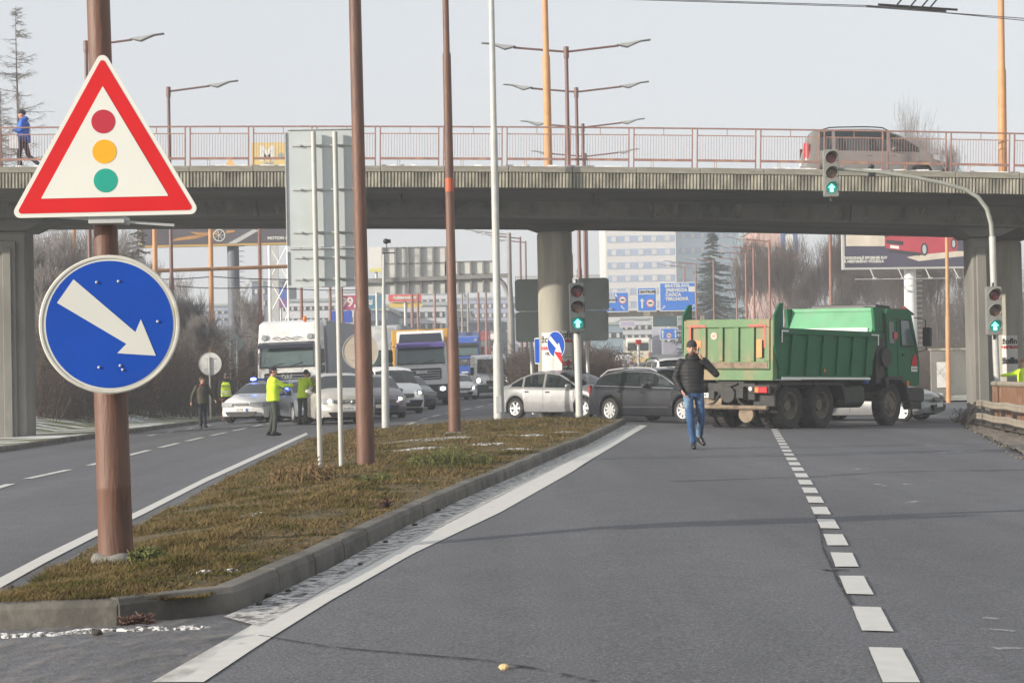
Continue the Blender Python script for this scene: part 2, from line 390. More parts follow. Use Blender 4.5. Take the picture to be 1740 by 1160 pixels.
def kerb(name, pts, h=0.145, wd=0.15, inner=-1, length=1.0, seed=3, dip=0):
    """kerb stones with joints; inner = side of the line (+1 left of travel) on which the stones stand"""
    rr = random.Random(seed); P = resample(pts, length); mb = MB()
    for a, b in zip(P, P[1:]):
        d = (b - a).normalized(); n = Vector((-d.y, d.x, 0)) * inner
        a2 = a + d * 0.006; b2 = b - d * 0.006 * (1 + rr.random()); j = n * rr.uniform(-0.008, 0.008); k = rr.uniform(-0.006, 0.006)
        sec = ((0, -0.08), (0.012, h - 0.035), (0.035, h), (wd, h + 0.004), (wd, -0.08)); vs = []
        for q in (a2, b2):
            for o_, z in sec:
                p = q + n * o_ + j; kk = rr.uniform(-0.004, 0.004)
                vs.append((p.x, p.y, G(q.x, q.y) + z + (k + kk if z > 0 else 0)))
        mb.add(vs, [(0, 1, 6, 5), (1, 2, 7, 6), (2, 3, 8, 7), (3, 4, 9, 8), (0, 4, 3, 2, 1), (5, 6, 7, 8, 9)])
    return tag(mb.build(name, KERB, bevel=0.006, seg=1), kind="structure")
kpts = [(lk[0].x - 0.9, near_y)] + [(lerp(lk[0].x - 0.9, rk[1].x, t), lerp(near_y, rk[1].y, t)) for t in (0.25, 0.5, 0.75)] + [(p.x, p.y) for p in rk[1:]]
kerb("kerb", kpts, inner=1, length=0.98)
kerb("kerb", [(p.x - 0.10, p.y) for p in lk[::-1]], inner=1, h=0.02, seed=9)
kerb("kerb", [(xl(y), y) for y in np.arange(8, 130, 3)], inner=1, h=0.13, seed=5)
kerb("kerb", [(xr(y) + 0.02 + (0.9 if y < 50 else 0), y) for y in np.arange(18, 53, 3)], inner=-1, h=0.12, seed=6)
kerb("kerb", [(18.5, 92), (14.5, 100), (15, 200), (22, 300)], inner=1, h=0.12, seed=8)
# ---- markings
LINE = patchmat("worn_white_marking", (0.60, 0.59, 0.56), 2.6, (0.26, 0.36), (1, 1, 1), 0.7, col2=(0.46, 0.45, 0.42))
LINE_F = patchmat("faded_white_marking", (0.50, 0.49, 0.46), 5, (0.38, 0.6), (1, 1, 1), 0.8, amount=0.8)
def strip2(name, A, B, lift, material, n=60, cols=1, kind="structure"):
    """surface between two world polylines"""
    def res(P):
        P = [Vector((p[0], p[1], 0)) for p in P]; d = [0]
        for a, b in zip(P, P[1:]): d.append(d[-1] + (b - a).length)
        return lambda t: Vector((np.interp(t * d[-1], d, [p.x for p in P]), np.interp(t * d[-1], d, [p.y for p in P]), 0))
    fa, fb = res(A), res(B); rows = []
    for i in range(n + 1):
        a, b = fa(i / n), fb(i / n); rows.append([(lerp(a.x, b.x, j / cols), lerp(a.y, b.y, j / cols)) for j in range(cols + 1)])
    return sheet(name, rows, lift, material, kind)
eL = [gnd(*p)[:2] for p in ((258, 1160), (440, 1056), (560, 990), (700, 914), (828, 845), (960, 780), (1087, 722))]
eR = [gnd(*p)[:2] for p in ((346, 1160), (440, 1097), (560, 1022), (700, 942), (850, 871), (975, 800), (1100, 723))]
strip2("edge_line", eL, eR, 0.006, LINE, n=80)
near_dirt = patchmat("road_salt_and_slush", (0.72, 0.71, 0.69), 11, (0.38, 0.56), (1, 1, 1), 0.9, col2=(0.20, 0.19, 0.175))
salt = patchmat("salt_streaks", (0.36, 0.33, 0.29), 3.5, (0.44, 0.72), (2.2, 0.9, 1), 0.9, amount=0.5, col2=(0.17, 0.155, 0.14))
kf = [(p.x + 0.01, p.y - 0.01) for p in rk[2:]]
strip2("slush_strip", [p for p in kf], [(lerp(a[0], b[0], 0.28), lerp(a[1], b[1], 0.28)) for a, b in zip(eL[1:], eR[1:])], 0.012, near_dirt, n=120, cols=6, kind="stuff")
lo = [(x, near_y - 0.03) for x in (-3.4, -2.6, -1.9)] + [(rk[1].x, rk[1].y - 0.03)]
strip2("salt_stain", lo, [(-3.4, 7.4), (-1.6, 7.4), (eL[0][0] + 0.1, 7.4), (eL[1][0], eL[1][1])], 0.010, salt, n=60, cols=20, kind="stuff")
def dashes(name, pxs, width, on, off, first=0.0, lift=0.008, material=None, jit=0.0, seed=1):
    P = [gnd(*p) for p in pxs]; L_ = resample([(p.x, p.y) for p in P], 0.05); i = int(first / 0.05); mb = MB(); rr = random.Random(seed)
    while i + int(on / 0.05) < len(L_):
        a, b = L_[i], L_[i + int(on / 0.05)]; d = (b - a).normalized(); n = Vector((d.y, -d.x, 0)) * width / 2
        k = 4; vs = []
        for q in range(k + 1):
            c = a.lerp(b, q / k)
            for s in (-1, 1):
                e = c + n * s + (d * rr.uniform(-jit, jit) if q in (0, k) else Vector((0, 0, 0))) + n * rr.uniform(-jit, jit)
                vs.append((e.x, e.y, G(e.x, e.y) + lift))
        mb.add(vs, [(2 * q, 2 * q + 1, 2 * q + 3, 2 * q + 2) for q in range(k)])
        i += int((on + off) / 0.05)
    return tag(mb.build(name, material or LINE), kind="structure")
cl = ((1535, 1168), (1493, 1077), (1464, 1015), (1441, 968), (1426, 931), (1411, 899), (1397, 873), (1376, 833), (1359, 803), (1345, 780), (1331, 756), (1319, 735), (1305, 712))
dashes("lane_dashes", cl, 0.155, 1.0, 0.65, first=0.15, jit=0.02)
ll = ((-60, 846), (0, 828), (48, 813), (104, 801), (165, 788), (240, 768), (340, 744), (420, 727), (500, 709), (600, 692))
dashes("lane_dashes", ll, 0.16, 2.9, 1.5, first=0.6, jit=0.01)
dashes("lane_dashes", ((250, 741), (292, 733), (360, 722), (470, 708)), 0.14, 1.2, 2.4, first=0.2)
dashes("lane_dashes", ((690, 722), (740, 706), (850, 684), (870, 676)), 0.15, 3.0, 2.0)
# left edge line beside the median
l2a = [gnd(*p)[:2] for p in ((0, 1000), (80, 955), (165, 911), (240, 876), (350, 819), (430, 782), (524, 738))]
l2b = [gnd(*p)[:2] for p in ((-5, 985), (75, 943), (160, 902), (236, 868), (347, 813), (427, 777), (520, 735))]
strip2("edge_line", l2b, l2a, 0.007, LINE, n=60)
# dark bands, cracks and patches in the right-hand carriageway
TAR = patchmat("tar_seal", (0.055, 0.055, 0.062), 4, (0.34, 0.5), (0.6, 1, 1), 0.6, amount=0.75)
BAND_DK = patchmat("faint_dark_band", (0.075, 0.075, 0.085), 1.2, (0.3, 0.62), (0.4, 1.5, 1), 0.7, amount=0.6)
CRACK = patchmat("crack_shadow_dirt", (0.018, 0.018, 0.018), 9, (0.42, 0.5), (1, 1, 1), 0.95)
def band(name, pts, w0, w1, material, lift):
    P = [gnd(*p) for p in pts]; rows = []
    for i, p in enumerate(P):
        q = P[min(i + 1, len(P) - 1)] - P[max(i - 1, 0)]; n = Vector((-q.y, q.x, 0)).normalized(); w_ = lerp(w0, w1, i / (len(P) - 1)) / 2
        rows.append([(p.x - n.x * w_, p.y - n.y * w_), (p.x, p.y), (p.x + n.x * w_, p.y + n.y * w_)])
    return sheet(name, rows, lift, material)
0 and band("dark_band", ((690, 938), (800, 930), (1000, 926), (1200, 922), (1400, 918), (1600, 915), (1760, 912)), 0.55, 0.2, BAND_DK, 0.005)
0 and band("dark_band", ((600, 985), (800, 988), (1000, 976), (1200, 970), (1400, 965), (1600, 955), (1760, 950)), 0.10, 0.10, BAND_DK, 0.0055)
band("dark_band", ((1140, 818), (1380, 810), (1500, 802), (1760, 798)), 0.18, 0.22, BAND_DK, 0.005)  # faint patchy strip, a little darker than the asphalt around it
band("crack", ((1400, 968), (1411, 970), (1430, 968), (1442, 969)), 0.06, 0.03, CRACK, 0.0065)
band("crack", ((1380, 862), (1388, 880), (1395, 905), (1398, 930), (1412, 960), (1425, 990), (1440, 1015), (1462, 1050)), 0.012, 0.02, CRACK, 0.0062)
band("crack", ((440, 1080), (560, 1100), (700, 1112), (820, 1122), (900, 1135), (1010, 1158)), 0.015, 0.03, CRACK, 0.0063)
band("crack", ((1650, 799), (1668, 800), (1696, 800)), 0.08, 0.05, CRACK, 0.0064)
CHIP = patchmat("paint_scuffs", (0.62, 0.62, 0.62), 4, (0.45, 0.6), (1, 1, 1), 0.8, amount=0.6)
for a, b, w_ in (((1490, 822), (1500, 827), 0.12), ((1535, 822), (1545, 824), 0.1), ((1616, 825), (1632, 826), 0.1), ((1545, 855), (1560, 852), 0.1),
               ((1455, 798), (1470, 797), 0.1), ((1550, 758), (1640, 757), 0.25), ((1670, 1050), (1700, 1055), 0.06), ((1690, 1103), (1738, 1104), 0.08),
               ((1665, 1070), (1725, 1074), 0.05), ((1440, 795), (1475, 796), 0.08), ((1610, 955), (1640, 960), 0.05), ((1590, 770), (1660, 767), 0.2)):
    band("paint_scuff", (a, ((a[0] + b[0]) / 2, (a[1] + b[1]) / 2 - 1), b), w_, w_, CHIP, 0.0068)
# ---- blades of grass on the median
GR = bpy.data.materials.new("grass_blades"); GR.use_nodes = True
_n = GR.node_tree; _b = _n.nodes["Principled BSDF"]; _b.inputs["Roughness"].default_value = 0.9; _b.inputs["Specular IOR Level"].default_value = 0.1
_tc = _n.nodes.new("ShaderNodeTexCoord")
def _noi(s, d):
    q = _n.nodes.new("ShaderNodeTexNoise"); q.inputs["Scale"].default_value = s; q.inputs["Detail"].default_value = d; _n.links.new(_tc.outputs["Object"], q.inputs["Vector"]); return q.outputs["Fac"]
_r1 = _n.nodes.new("ShaderNodeValToRGB"); e = _r1.color_ramp.elements
e[0].position = 0.28; e[0].color = (0.055, 0.055, 0.016, 1); e[1].position = 0.74; e[1].color = (0.24, 0.175, 0.09, 1)
for p_, c_ in ((0.40, (0.095, 0.082, 0.024, 1)), (0.48, (0.135, 0.102, 0.042, 1)), (0.6, (0.18, 0.13, 0.056, 1))):
    x_ = e.new(p_); x_.color = c_
_n.links.new(_noi(2.2, 9), _r1.inputs[0])
_r2 = _n.nodes.new("ShaderNodeMapRange"); _r2.inputs[1].default_value = 0.3; _r2.inputs[2].default_value = 0.7; _r2.inputs[3].default_value = 0.55; _r2.inputs[4].default_value = 1.5
_n.links.new(_noi(60, 2), _r2.inputs[0])
_v = _n.nodes.new("ShaderNodeVectorMath"); _v.operation = 'SCALE'; _n.links.new(_r1.outputs[0], _v.inputs[0]); _n.links.new(_r2.outputs[0], _v.inputs["Scale"])
_n.links.new(_v.outputs[0], _b.inputs["Base Color"])
N = 260000
yy = near_y + (m_end - near_y) * nr.random(N) ** 1.9
lo_ = np.interp(yy, [near_y, lk[0].y - 0.5] + [p.y for p in lk], [lk[0].x - 0.9, lk[0].x - 0.35] + [p.x for p in lk])
hi_ = np.interp(yy, [p.y for p in rk], [p.x for p in rk]) - 0.10
tt = nr.random(N); xx = lo_ + (hi_ - lo_) * tt
tc_ = np.clip(tt, 0, 1); zb = np.array([MZ(float(a), float(b)) for a, b in zip(xx, yy)]) - 0.006
nz = np.array([noise.noise(Vector((float(a) * 1.4, float(b) * 0.9, 3))) for a, b in zip(xx, yy)])
hgt = (0.010 + 0.045 * nr.random(N) ** 2.2) * (1 + 1.3 * nz) * (0.75 + yy / 90)
hgt *= np.where((hi_ - xx < 0.25), 0.55, 1)
an = nr.random(N) * 2 * PI; ln = hgt * (0.2 + 2.6 * nr.random(N)); wd = 0.0022 + 0.00020 * yy
w_an = an + 1.2
V = np.zeros((N, 3, 3)); V[:, 0] = np.stack([xx - np.cos(w_an) * wd, yy - np.sin(w_an) * wd, zb], 1); V[:, 1] = np.stack([xx + np.cos(w_an) * wd, yy + np.sin(w_an) * wd, zb], 1)
V[:, 2] = np.stack([xx + np.cos(an) * ln, yy + np.sin(an) * ln, zb + hgt], 1)
tag(big("grass", V.reshape(-1, 3), np.arange(3 * N).reshape(-1, 3), GR), kind="stuff")
# ---- snow patches
SNOWP = patchmat("granular_snow", (0.80, 0.81, 0.82), 26, (0.49, 0.56), (1, 1, 1), 0.8, col2=(0.52, 0.50, 0.47))
def snow_patch(px, py, rx, ry, seed, on=0.13, h=0.05, name="snow_patch"):
    c = gnd(px, py, on); n = 40; rr = random.Random(seed); vs = [(c.x, c.y, 0)]; ph = [rr.random() * 6 for _ in range(5)]
    zf = (lambda x, y: MZ(x, y)) if on > 0.05 else G
    vs = []; fs = []; K = 6
    for k in range(K + 1):
        t = k / K
        for i in range(n):
            a = 2 * PI * i / n; q = 1 + 0.25 * math.sin(3 * a + ph[0]) + 0.2 * math.sin(5 * a + ph[1]) + 0.15 * math.sin(9 * a + ph[2]) + 0.12 * math.sin(17 * a + ph[3]) + rr.uniform(-0.08, 0.08)
            x = c.x + rx * q * t * math.cos(a); y = c.y + ry * q * t * math.sin(a)
            z = zf(x, y) + h * (1 - t ** 2) + (0.006 * rr.random() if t < 1 else -0.02) + (-0.0 if on > 0.05 else 0)
            vs.append((x, y, z))
    for k in range(K):
        for i in range(n): fs.append((k * n + i, k * n + (i + 1) % n, (k + 1) * n + (i + 1) % n, (k + 1) * n + i))
    return tag(big(name, vs, fs, SNOWP, smooth=True), kind="stuff")
for i, a in enumerate(((745, 748, 1.1, 0.9), (715, 766, 0.55, 0.3), (835, 757, 0.35, 0.5), (855, 741, 0.25, 0.5), (430, 877, 0.17, 0.14), (905, 741, 0.3, 0.3), (620, 780, 0.15, 0.1), (960, 735, 0.3, 0.25),
                      (700, 766, 0.3, 0.3), (880, 765, 0.25, 0.2), (395, 973, 0.06, 0.05), (350, 975, 0.06, 0.04))):
    snow_patch(a[0], a[1], a[2] * 0.85, a[3] * 0.8, i, h=0.03 if a[2] > 0.3 else 0.018)
for i, a in enumerate(((60, 1080, 0.22, 0.05), (150, 1074, 0.16, 0.04), (250, 1070, 0.2, 0.05), (330, 1068, 0.10, 0.04), (-10, 1082, 0.15, 0.04), (470, 1018, 0.06, 0.2), (600, 955, 0.06, 0.25), (740, 880, 0.05, 0.3), (1060, 725, 0.15, 0.5))):
    snow_patch(a[0], a[1], a[2], a[3], 50 + i, on=0.0, h=0.018)
# clods and bits of debris along the kerb and on the road
CLOD = mat("dark_soil_clod", (0.05, 0.042, 0.035), 0.95, var=0.4, vs=30, bump=0.6, bs=50)
STONE = mat("yellowish_stone", (0.50, 0.38, 0.20), 0.85, var=0.3, vs=20, bump=0.5, bs=50)
def lump(name, label, cat, p, r, material, seed, group=None):
    rr = random.Random(seed); mb = MB(); mb.ell((0, 0, 0), (r, r * 0.8, r * 0.6), 10)
    mb.v = [(x * (1 + 0.35 * noise.noise(Vector((x * 3 / r + seed, y * 3 / r, z * 3 / r)))), y * (1 + 0.35 * noise.noise(Vector((x * 3 / r, y * 3 / r + seed, z * 3 / r)))), z) for x, y, z in mb.v]
    o = mb.build(name, material, smooth=60, loc=(p.x, p.y, p.z + r * 0.4)); return tag(o, label, cat, group)
lump("stone", "small yellowish stone lying alone on the bare asphalt in the foreground", "stone", gnd(857, 1137), 0.028, STONE, 4)
for i, (px, py, r) in enumerate(((165, 1078, 0.03), (18, 1000, 0.03), (458, 1014, 0.028), (440, 1028, 0.02), (612, 960, 0.02), (705, 893, 0.025), (655, 922, 0.022), (745, 868, 0.025), (490, 1005, 0.02))):
    lump("soil_clod", "dark clod of frozen soil lying in the slush along the median kerb", "clod", gnd(px, py, 0.01), r, CLOD, i, "soil clods along the median kerb")
# ================================================================== THE OVERPASS
def quad3(a, b, c):
    """parabola through three (x, z) points"""
    M = np.array([[p[0] ** 2, p[0], 1] for p in (a, b, c)]); s = np.linalg.solve(M, [a[1], b[1], c[1]])
    return lambda x: float(s[0] * x * x + s[1] * x + s[2])
def pxz(px, py, D): p = at(px, py, D); return (p.x, p.z)
ztop = quad3(pxz(0, 284, 53), pxz(930, 283, 53), pxz(1740, 294, 53))
zbot = quad3(pxz(60, 391, 60.0), pxz(930, 391, 60.0), pxz(1600, 403, 60.0))
bridge = thing("overpass", "long grey concrete road overpass with ribbed edge and faded red railing spanning the picture", "bridge", (0, 0, 0))
XS = [x_ * 1.8 for x_ in range(-15, 16)]
def loft_x(name, sec, material, parent, smooth=None):
    """sec(x) -> list of (y,z); closed section swept along X"""
    V = []; n = None; Fq = []
    for x in XS:
        s_ = sec(x); n = len(s_); V += [(x, y, z) for y, z in s_]
    for i in range(len(XS) - 1):
        for j in range(n): Fq.append((i * n + j, i * n + (j + 1) % n, (i + 1) * n + (j + 1) % n, (i + 1) * n + j))
    mb = MB(); mb.v = V; mb.f = Fq; mb.m = [0] * len(Fq); return mb.build(name, material, parent, smooth=smooth)
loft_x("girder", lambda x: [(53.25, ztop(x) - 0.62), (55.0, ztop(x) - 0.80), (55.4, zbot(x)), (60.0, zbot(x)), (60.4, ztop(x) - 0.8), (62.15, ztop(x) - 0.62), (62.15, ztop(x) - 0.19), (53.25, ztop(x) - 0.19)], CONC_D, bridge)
loft_x("deck_slab", lambda x: [(53.3, ztop(x) - 0.185), (62.1, ztop(x) - 0.185), (62.1, ztop(x) - 0.04), (56.2, ztop(x) - 0.04), (56.1, ztop(x) + 0.02), (53.3, ztop(x) + 0.02)], mat("bridge_roadway", (0.16, 0.16, 0.16), 0.9, var=0.2, vs=2), bridge)
EDGE = mat("mossy_edge_beam_concrete", (0.21, 0.20, 0.165), 0.9, var=0.3, vs=2, bump=0.3, bs=20, col2=(0.34, 0.33, 0.29), th=(0.5, 0.7), stretch=(0.6, 1, 2))
for xj in (-13.2, -7.4, -1.6, 4.2, 10.0, 15.8):
    mb = MB(); zt_, zb_ = ztop(xj) - 0.80, zbot(xj); mb.prism([(54.99, zt_), (55.39, zb_ + 0.01), (55.375, zb_ + 0.01), (54.975, zt_)], xj - 0.02, xj + 0.02, axis='x'); mb.build("formwork_joint", mat("dark_joint", (0.05, 0.05, 0.048), 0.9), bridge)
STAIN = patchmat("water_stain_streaks", (0.045, 0.045, 0.042), 1.6, (0.46, 0.70), (1.6, 1, 0.25), 0.9, amount=0.4); STAINL = patchmat("lime_streaks", (0.36, 0.35, 0.31), 1.9, (0.52, 0.66), (1.8, 1, 0.2), 0.9, amount=0.55)
for nm, m_, of in (("water_stains", STAIN, 0.004), ("lime_stains", STAINL, 0.007)):
    V = []; 
    for x in XS: zt_, zb_ = ztop(x) - 0.82, zbot(x) + 0.02; V += [(x, 55.0 - of, zt_), (x, 55.4 - of - 0.01, zb_)]
    big(nm, V, [(2 * i, 2 * i + 2, 2 * i + 3, 2 * i + 1) for i in range(len(XS) - 1)], m_, bridge)
for xj in (-10.4, -3.1, 2.4, 7.9, 12.6):
    mb = MB(); mb.cyl((xj, 53.9, ztop(xj) - 0.6), (xj, 53.9, ztop(xj) - 1.02), 0.045, n=10); mb.build("drain_pipe", BLACK_M, bridge)
pitch = 1.8; cop = rib = None
for i in range(-15, 15):
    x0 = i * pitch; z = ztop(x0 + 0.9); sl = math.atan2(ztop(x0 + pitch) - ztop(x0), pitch)
    if cop is None:
        mb = MB(); mb.box(0.006, pitch - 0.006, 0, 0.30, -0.17, 0.0); cop = mb.build("coping", EDGE, bridge, bevel=0.012, seg=1)
        mb = MB(); mb.box(0.008, pitch - 0.008, 0.075, 0.24, -0.60, -0.176)
        nrb = 19
        for k in range(nrb):
            c = 0.05 + (pitch - 0.1) * k / (nrb - 1); mb.prism([(c - 0.032, 0.0755), (c - 0.022, 0.028), (c + 0.022, 0.028), (c + 0.032, 0.0755)], -0.60, -0.18, axis='z')
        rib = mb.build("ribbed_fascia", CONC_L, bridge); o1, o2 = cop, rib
    else:
        o1, o2 = cop.copy(), rib.copy(); C.objects.link(o1); C.objects.link(o2)
    for o in (o1, o2): o.parent = bridge; o.location = (x0, 52.97, ztop(x0)); o.rotation_euler = (0, -sl, 0)
# railing, one panel mesh repeated
rail = None
px0 = at(1072, 250, 53.1).x
for i in range(-10, 10):
    x0 = px0 + i * 1.79
    if rail is None:
        mb = MB(); wv = 1.79
        mb.box(0, wv, -0.025, 0.025, 1.105, 1.145); mb.box(0.07, wv - 0.07, -0.012, 0.012, 0.915, 0.94); mb.box(0.07, wv - 0.07, -0.02, 0.02, 0.19, 0.255)
        for sx in (0.07, wv - 0.07): mb.box(sx - 0.018, sx + 0.018, -0.028, 0.028, 0.0, 1.10)
        for sx in (0.56, 0.62): mb.box(sx - 0.007, sx + 0.007, -0.01, 0.01, 0.0, 0.19)
        for sx in (0.50,): mb.box(sx + 0.4, sx + 0.42, -0.01, 0.01, 0.94, 1.10)
        nb = 20
        for k in range(nb):
            c = 0.07 + (wv - 0.14) * (k + 1) / (nb + 1); mb.box(c - 0.005, c + 0.005, -0.006, 0.006, 0.255, 0.915)
        rail = mb.build("railing_panel", PINK, bridge); o = rail
    else: o = rail.copy(); C.objects.link(o); o.parent = bridge
    o.location = (x0, 53.12, ztop(x0)); o.rotation_euler = (0, -math.atan2(ztop(x0 + 1.79) - ztop(x0), 1.79), 0)
mb = MB()
for a, b in ((-14.2, -12.2), (-8.6, -6.2), (-5.9, -4.1), (-3.6, -2.5), (-1.2, 0.6), (1.1, 3.2), (7.5, 8.7), (9.6, 12.2), (13, 15)):
    k = 8
    for j in range(k):
        u, v = lerp(a, b, j / k), lerp(a, b, (j + 1) / k); mb.box(u, v + 0.002, 53.18, 53.5 + 0.05 * math.sin(j), (ztop(u)) + 0.02, ztop(u) + 0.045 + 0.02 * math.sin(3 * j + a))
mb.build("snow_crust", SNOW, bridge)
# piers
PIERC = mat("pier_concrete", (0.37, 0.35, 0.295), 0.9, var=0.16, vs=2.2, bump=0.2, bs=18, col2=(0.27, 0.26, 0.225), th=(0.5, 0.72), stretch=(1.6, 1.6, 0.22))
def round_pier(px, D, r):
    c = at(px, 560, D); zb = zbot(c.x) + 0.02; mb = MB()
    mb.lathe([(0, -0.5), (r + 0.02, -0.5), (r, 2.0), (r, zb - 0.30), (r - 0.03, zb - 0.28), (r - 0.03, zb - 0.24), (0, zb - 0.24)], 40, c=(c.x, D, 0))
    p = mb.build("pier", PIERC, bridge, smooth=40)
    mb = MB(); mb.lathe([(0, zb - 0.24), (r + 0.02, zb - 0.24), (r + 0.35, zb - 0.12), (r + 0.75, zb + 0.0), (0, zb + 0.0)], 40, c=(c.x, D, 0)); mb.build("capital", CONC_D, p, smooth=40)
    return c
pc = round_pier(944, 58, 0.52); pr = round_pier(1716, 58.2, 0.40)
# rectangular columns of the outer supports
def rect_pier(x0, x1, D, zb, grooves, name="column"):
    mb = MB(); mb.box(x0, x1, D, D + 1.1, -0.6, zb); mb.box(x0 + 0.10, x1 - 0.25, D - 0.12, D - 0.0025, -0.6, zb - 0.3)
    for gx0, gx1 in grooves: mb.box(gx0, gx1, D - 0.20, D - 0.1225, -0.6, zb - 0.5)
    o = mb.build(name, CONC, bridge, bevel=0.02, seg=1)
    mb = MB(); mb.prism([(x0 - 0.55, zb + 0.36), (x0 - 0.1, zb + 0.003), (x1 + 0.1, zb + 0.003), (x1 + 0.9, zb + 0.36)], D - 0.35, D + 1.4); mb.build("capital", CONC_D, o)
xa = at(44, 600, 56).x
rect_pier(xa - 1.9, xa, 56, zbot(xa) - 0.34, [(xa - 1.55, xa - 1.2), (xa - 0.62, xa - 0.36)])
xb0, xb1 = at(1655, 560, 56).x, at(1692, 560, 56).x
rect_pier(xb0, xb1, 56, zbot(xb0) - 0.30, [])
xc = at(-10, 600, 60).x
# ================================================================== POLES
def pole(name, label, cat, base, top, secs, mats, group=None, parts=("shaft",), n=20, bands=()):
    """base, top: world points. secs: (t along, radius) pairs; doubled t makes a shouldered step"""
    base = Vector(base); top = Vector(top); d = (top - base); L_ = d.length
    t = thing(name, label, cat, base, group=group, rot=UPQ(d))
    prof = [(0, -0.25)] + [(r, z) for z, r in secs] + [(0, secs[-1][0])]
    prof[1] = (prof[1][0], -0.25)
    mb = MB(); mb.lathe(prof, n); mb.build("shaft", mats, t, smooth=50)
    return t
def wz(px, py, D): return at(px, py, D).z
# foreground tram-wire pole
b0 = gnd(197, 940, 0.13); D0 = b0.y
tp = Vector((at(167, 0, D0).x, D0, wz(167, 0, D0)))
zz = lambda y_: wz(180, y_, D0) - b0.z
pole("tramway_pole", "thick rust brown pole in the near foreground carrying the triangle and blue round signs", "pole", b0, b0 + (tp - b0) * 1.9,
     [(0, 0.132), (0.10, 0.128), (zz(830) - 0.01, 0.124), (zz(830), 0.127), (zz(825), 0.1245), (zz(560), 0.121), (zz(553), 0.117), (zz(550), 0.092), (zz(400), 0.088), (zz(0), 0.085), (7.5, 0.075)], RUST, n=40)
mb = MB(); mb.lathe([(0, -0.12), (0.24, -0.12), (0.20, -0.035), (0.17, -0.008), (0.13, 0.0), (0, 0.0)], 24)
mb.v = [(x * (1 + 0.12 * math.sin(5 * x * 7)), y, z + 0.01 * math.sin(x * 30)) for x, y, z in mb.v]
tag(mb.build("pole_footing", CONC, smooth=50, loc=(b0.x + 0.02, b0.y - 0.02, b0.z + 0.005)), "round concrete footing under the nearest rust brown pole, half buried in grass", "footing")
b1 = gnd(622, 790, 0.13); D1 = b1.y; t1 = at(603, 0, D1)
s1 = D1 / F_PX
z1 = lambda y_: wz(615, y_, D1) - b1.z
pole("tramway_pole", "tall red brown shouldered pole standing just right of the two white sign posts", "pole", b1, b1 + (t1 - b1) * 1.5,
     [(0, 0.130), (0.14, 0.128), (z1(535), 0.122), (z1(528), 0.116), (z1(524), 0.094), (z1(500), 0.093), (z1(0), 0.088), (9, 0.08)], RUST, n=32)
b2 = gnd(773, 737, 0.13); D2 = b2.y; t2 = at(757, 0, D2); z2 = lambda y_: wz(765, y_, D2) - b2.z
pt = pole("tramway_pole", "red brown pole with an orange painted band at overpass height on the median", "pole", b2, b2 + (t2 - b2) * 1.4,
     [(0, 0.135), (0.1, 0.132), (z2(563), 0.118), (z2(558), 0.108), (z2(552), 0.098), (z2(330), 0.092), (z2(300), 0.092), (z2(97), 0.088), (z2(92), 0.085), (z2(88), 0.068), (z2(0), 0.066), (13, 0.06)], RUST, n=28)
mb = MB(); mb.lathe([(0.0935, z2(326)), (0.095, z2(323)), (0.095, z2(306)), (0.0935, z2(303))], 28); mb.build("paint_band", mat("orange_band_paint", (0.45, 0.09, 0.035), 0.6, var=0.15, vs=10), pt, smooth=50)
mb = MB(); mb.lathe([(0, 0), (0.24, 0), (0.24, 0.03), (0.15, 0.05), (0, 0.05)], 20); mb.build("base_plate", CONC, pt)
b3 = gnd(848, 707, 0.10); b3 = Vector((at(848, 705, 51.8).x, 51.8, G(at(848, 705, 51.8).x, 51.8) + 0.05)); D3 = b3.y; t3 = at(835, 0, D3); z3 = lambda y_: wz(842, y_, D3) - b3.z
pt = pole("lamp_post", "pale galvanised lamp post rising in front of the silver sedan's boot", "lamp post", b3, b3 + (t3 - b3) * 1.25,
     [(0, 0.15), (0.12, 0.15), (z3(590), 0.135), (z3(585), 0.125), (z3(580), 0.105), (z3(240), 0.10), (z3(224), 0.10), (z3(220), 0.085), (z3(0), 0.078), (14, 0.07)], GALV_W, n=24)
mb = MB(); mb.box(-0.08, 0.08, -0.16, -0.10, 0.25, 0.7); mb.build("service_door", GALV, pt, bevel=0.01)
# poles standing up on the overpass
def ontop(px, pyt, D, r0, label, step=None, name="tramway_pole", py0=283, material=ORANGE_P):
    a = at(px, py0, D); a.z = ztop(a.x) - 0.05; t = at(px - 6 if px < 1000 else px - 3, 0, D); z = lambda y_: wz(px, y_, D) - a.z
    return pole(name, label, "pole", a, a + (t - a) * 1.3, [(0, r0), (z(step), r0 * 0.93), (z(step - 4), r0 * 0.74), (z(0), r0 * 0.68), (z(0) * 1.2, r0 * 0.66)], material)
ontop(932, 0, 56.3, 0.125, "ochre orange pole on the overpass near the middle, in front of the double lamps", 97)
ontop(1704, 0, 53.6, 0.125, "ochre orange pole standing at the far right end of the overpass railing", 120, py0=292)
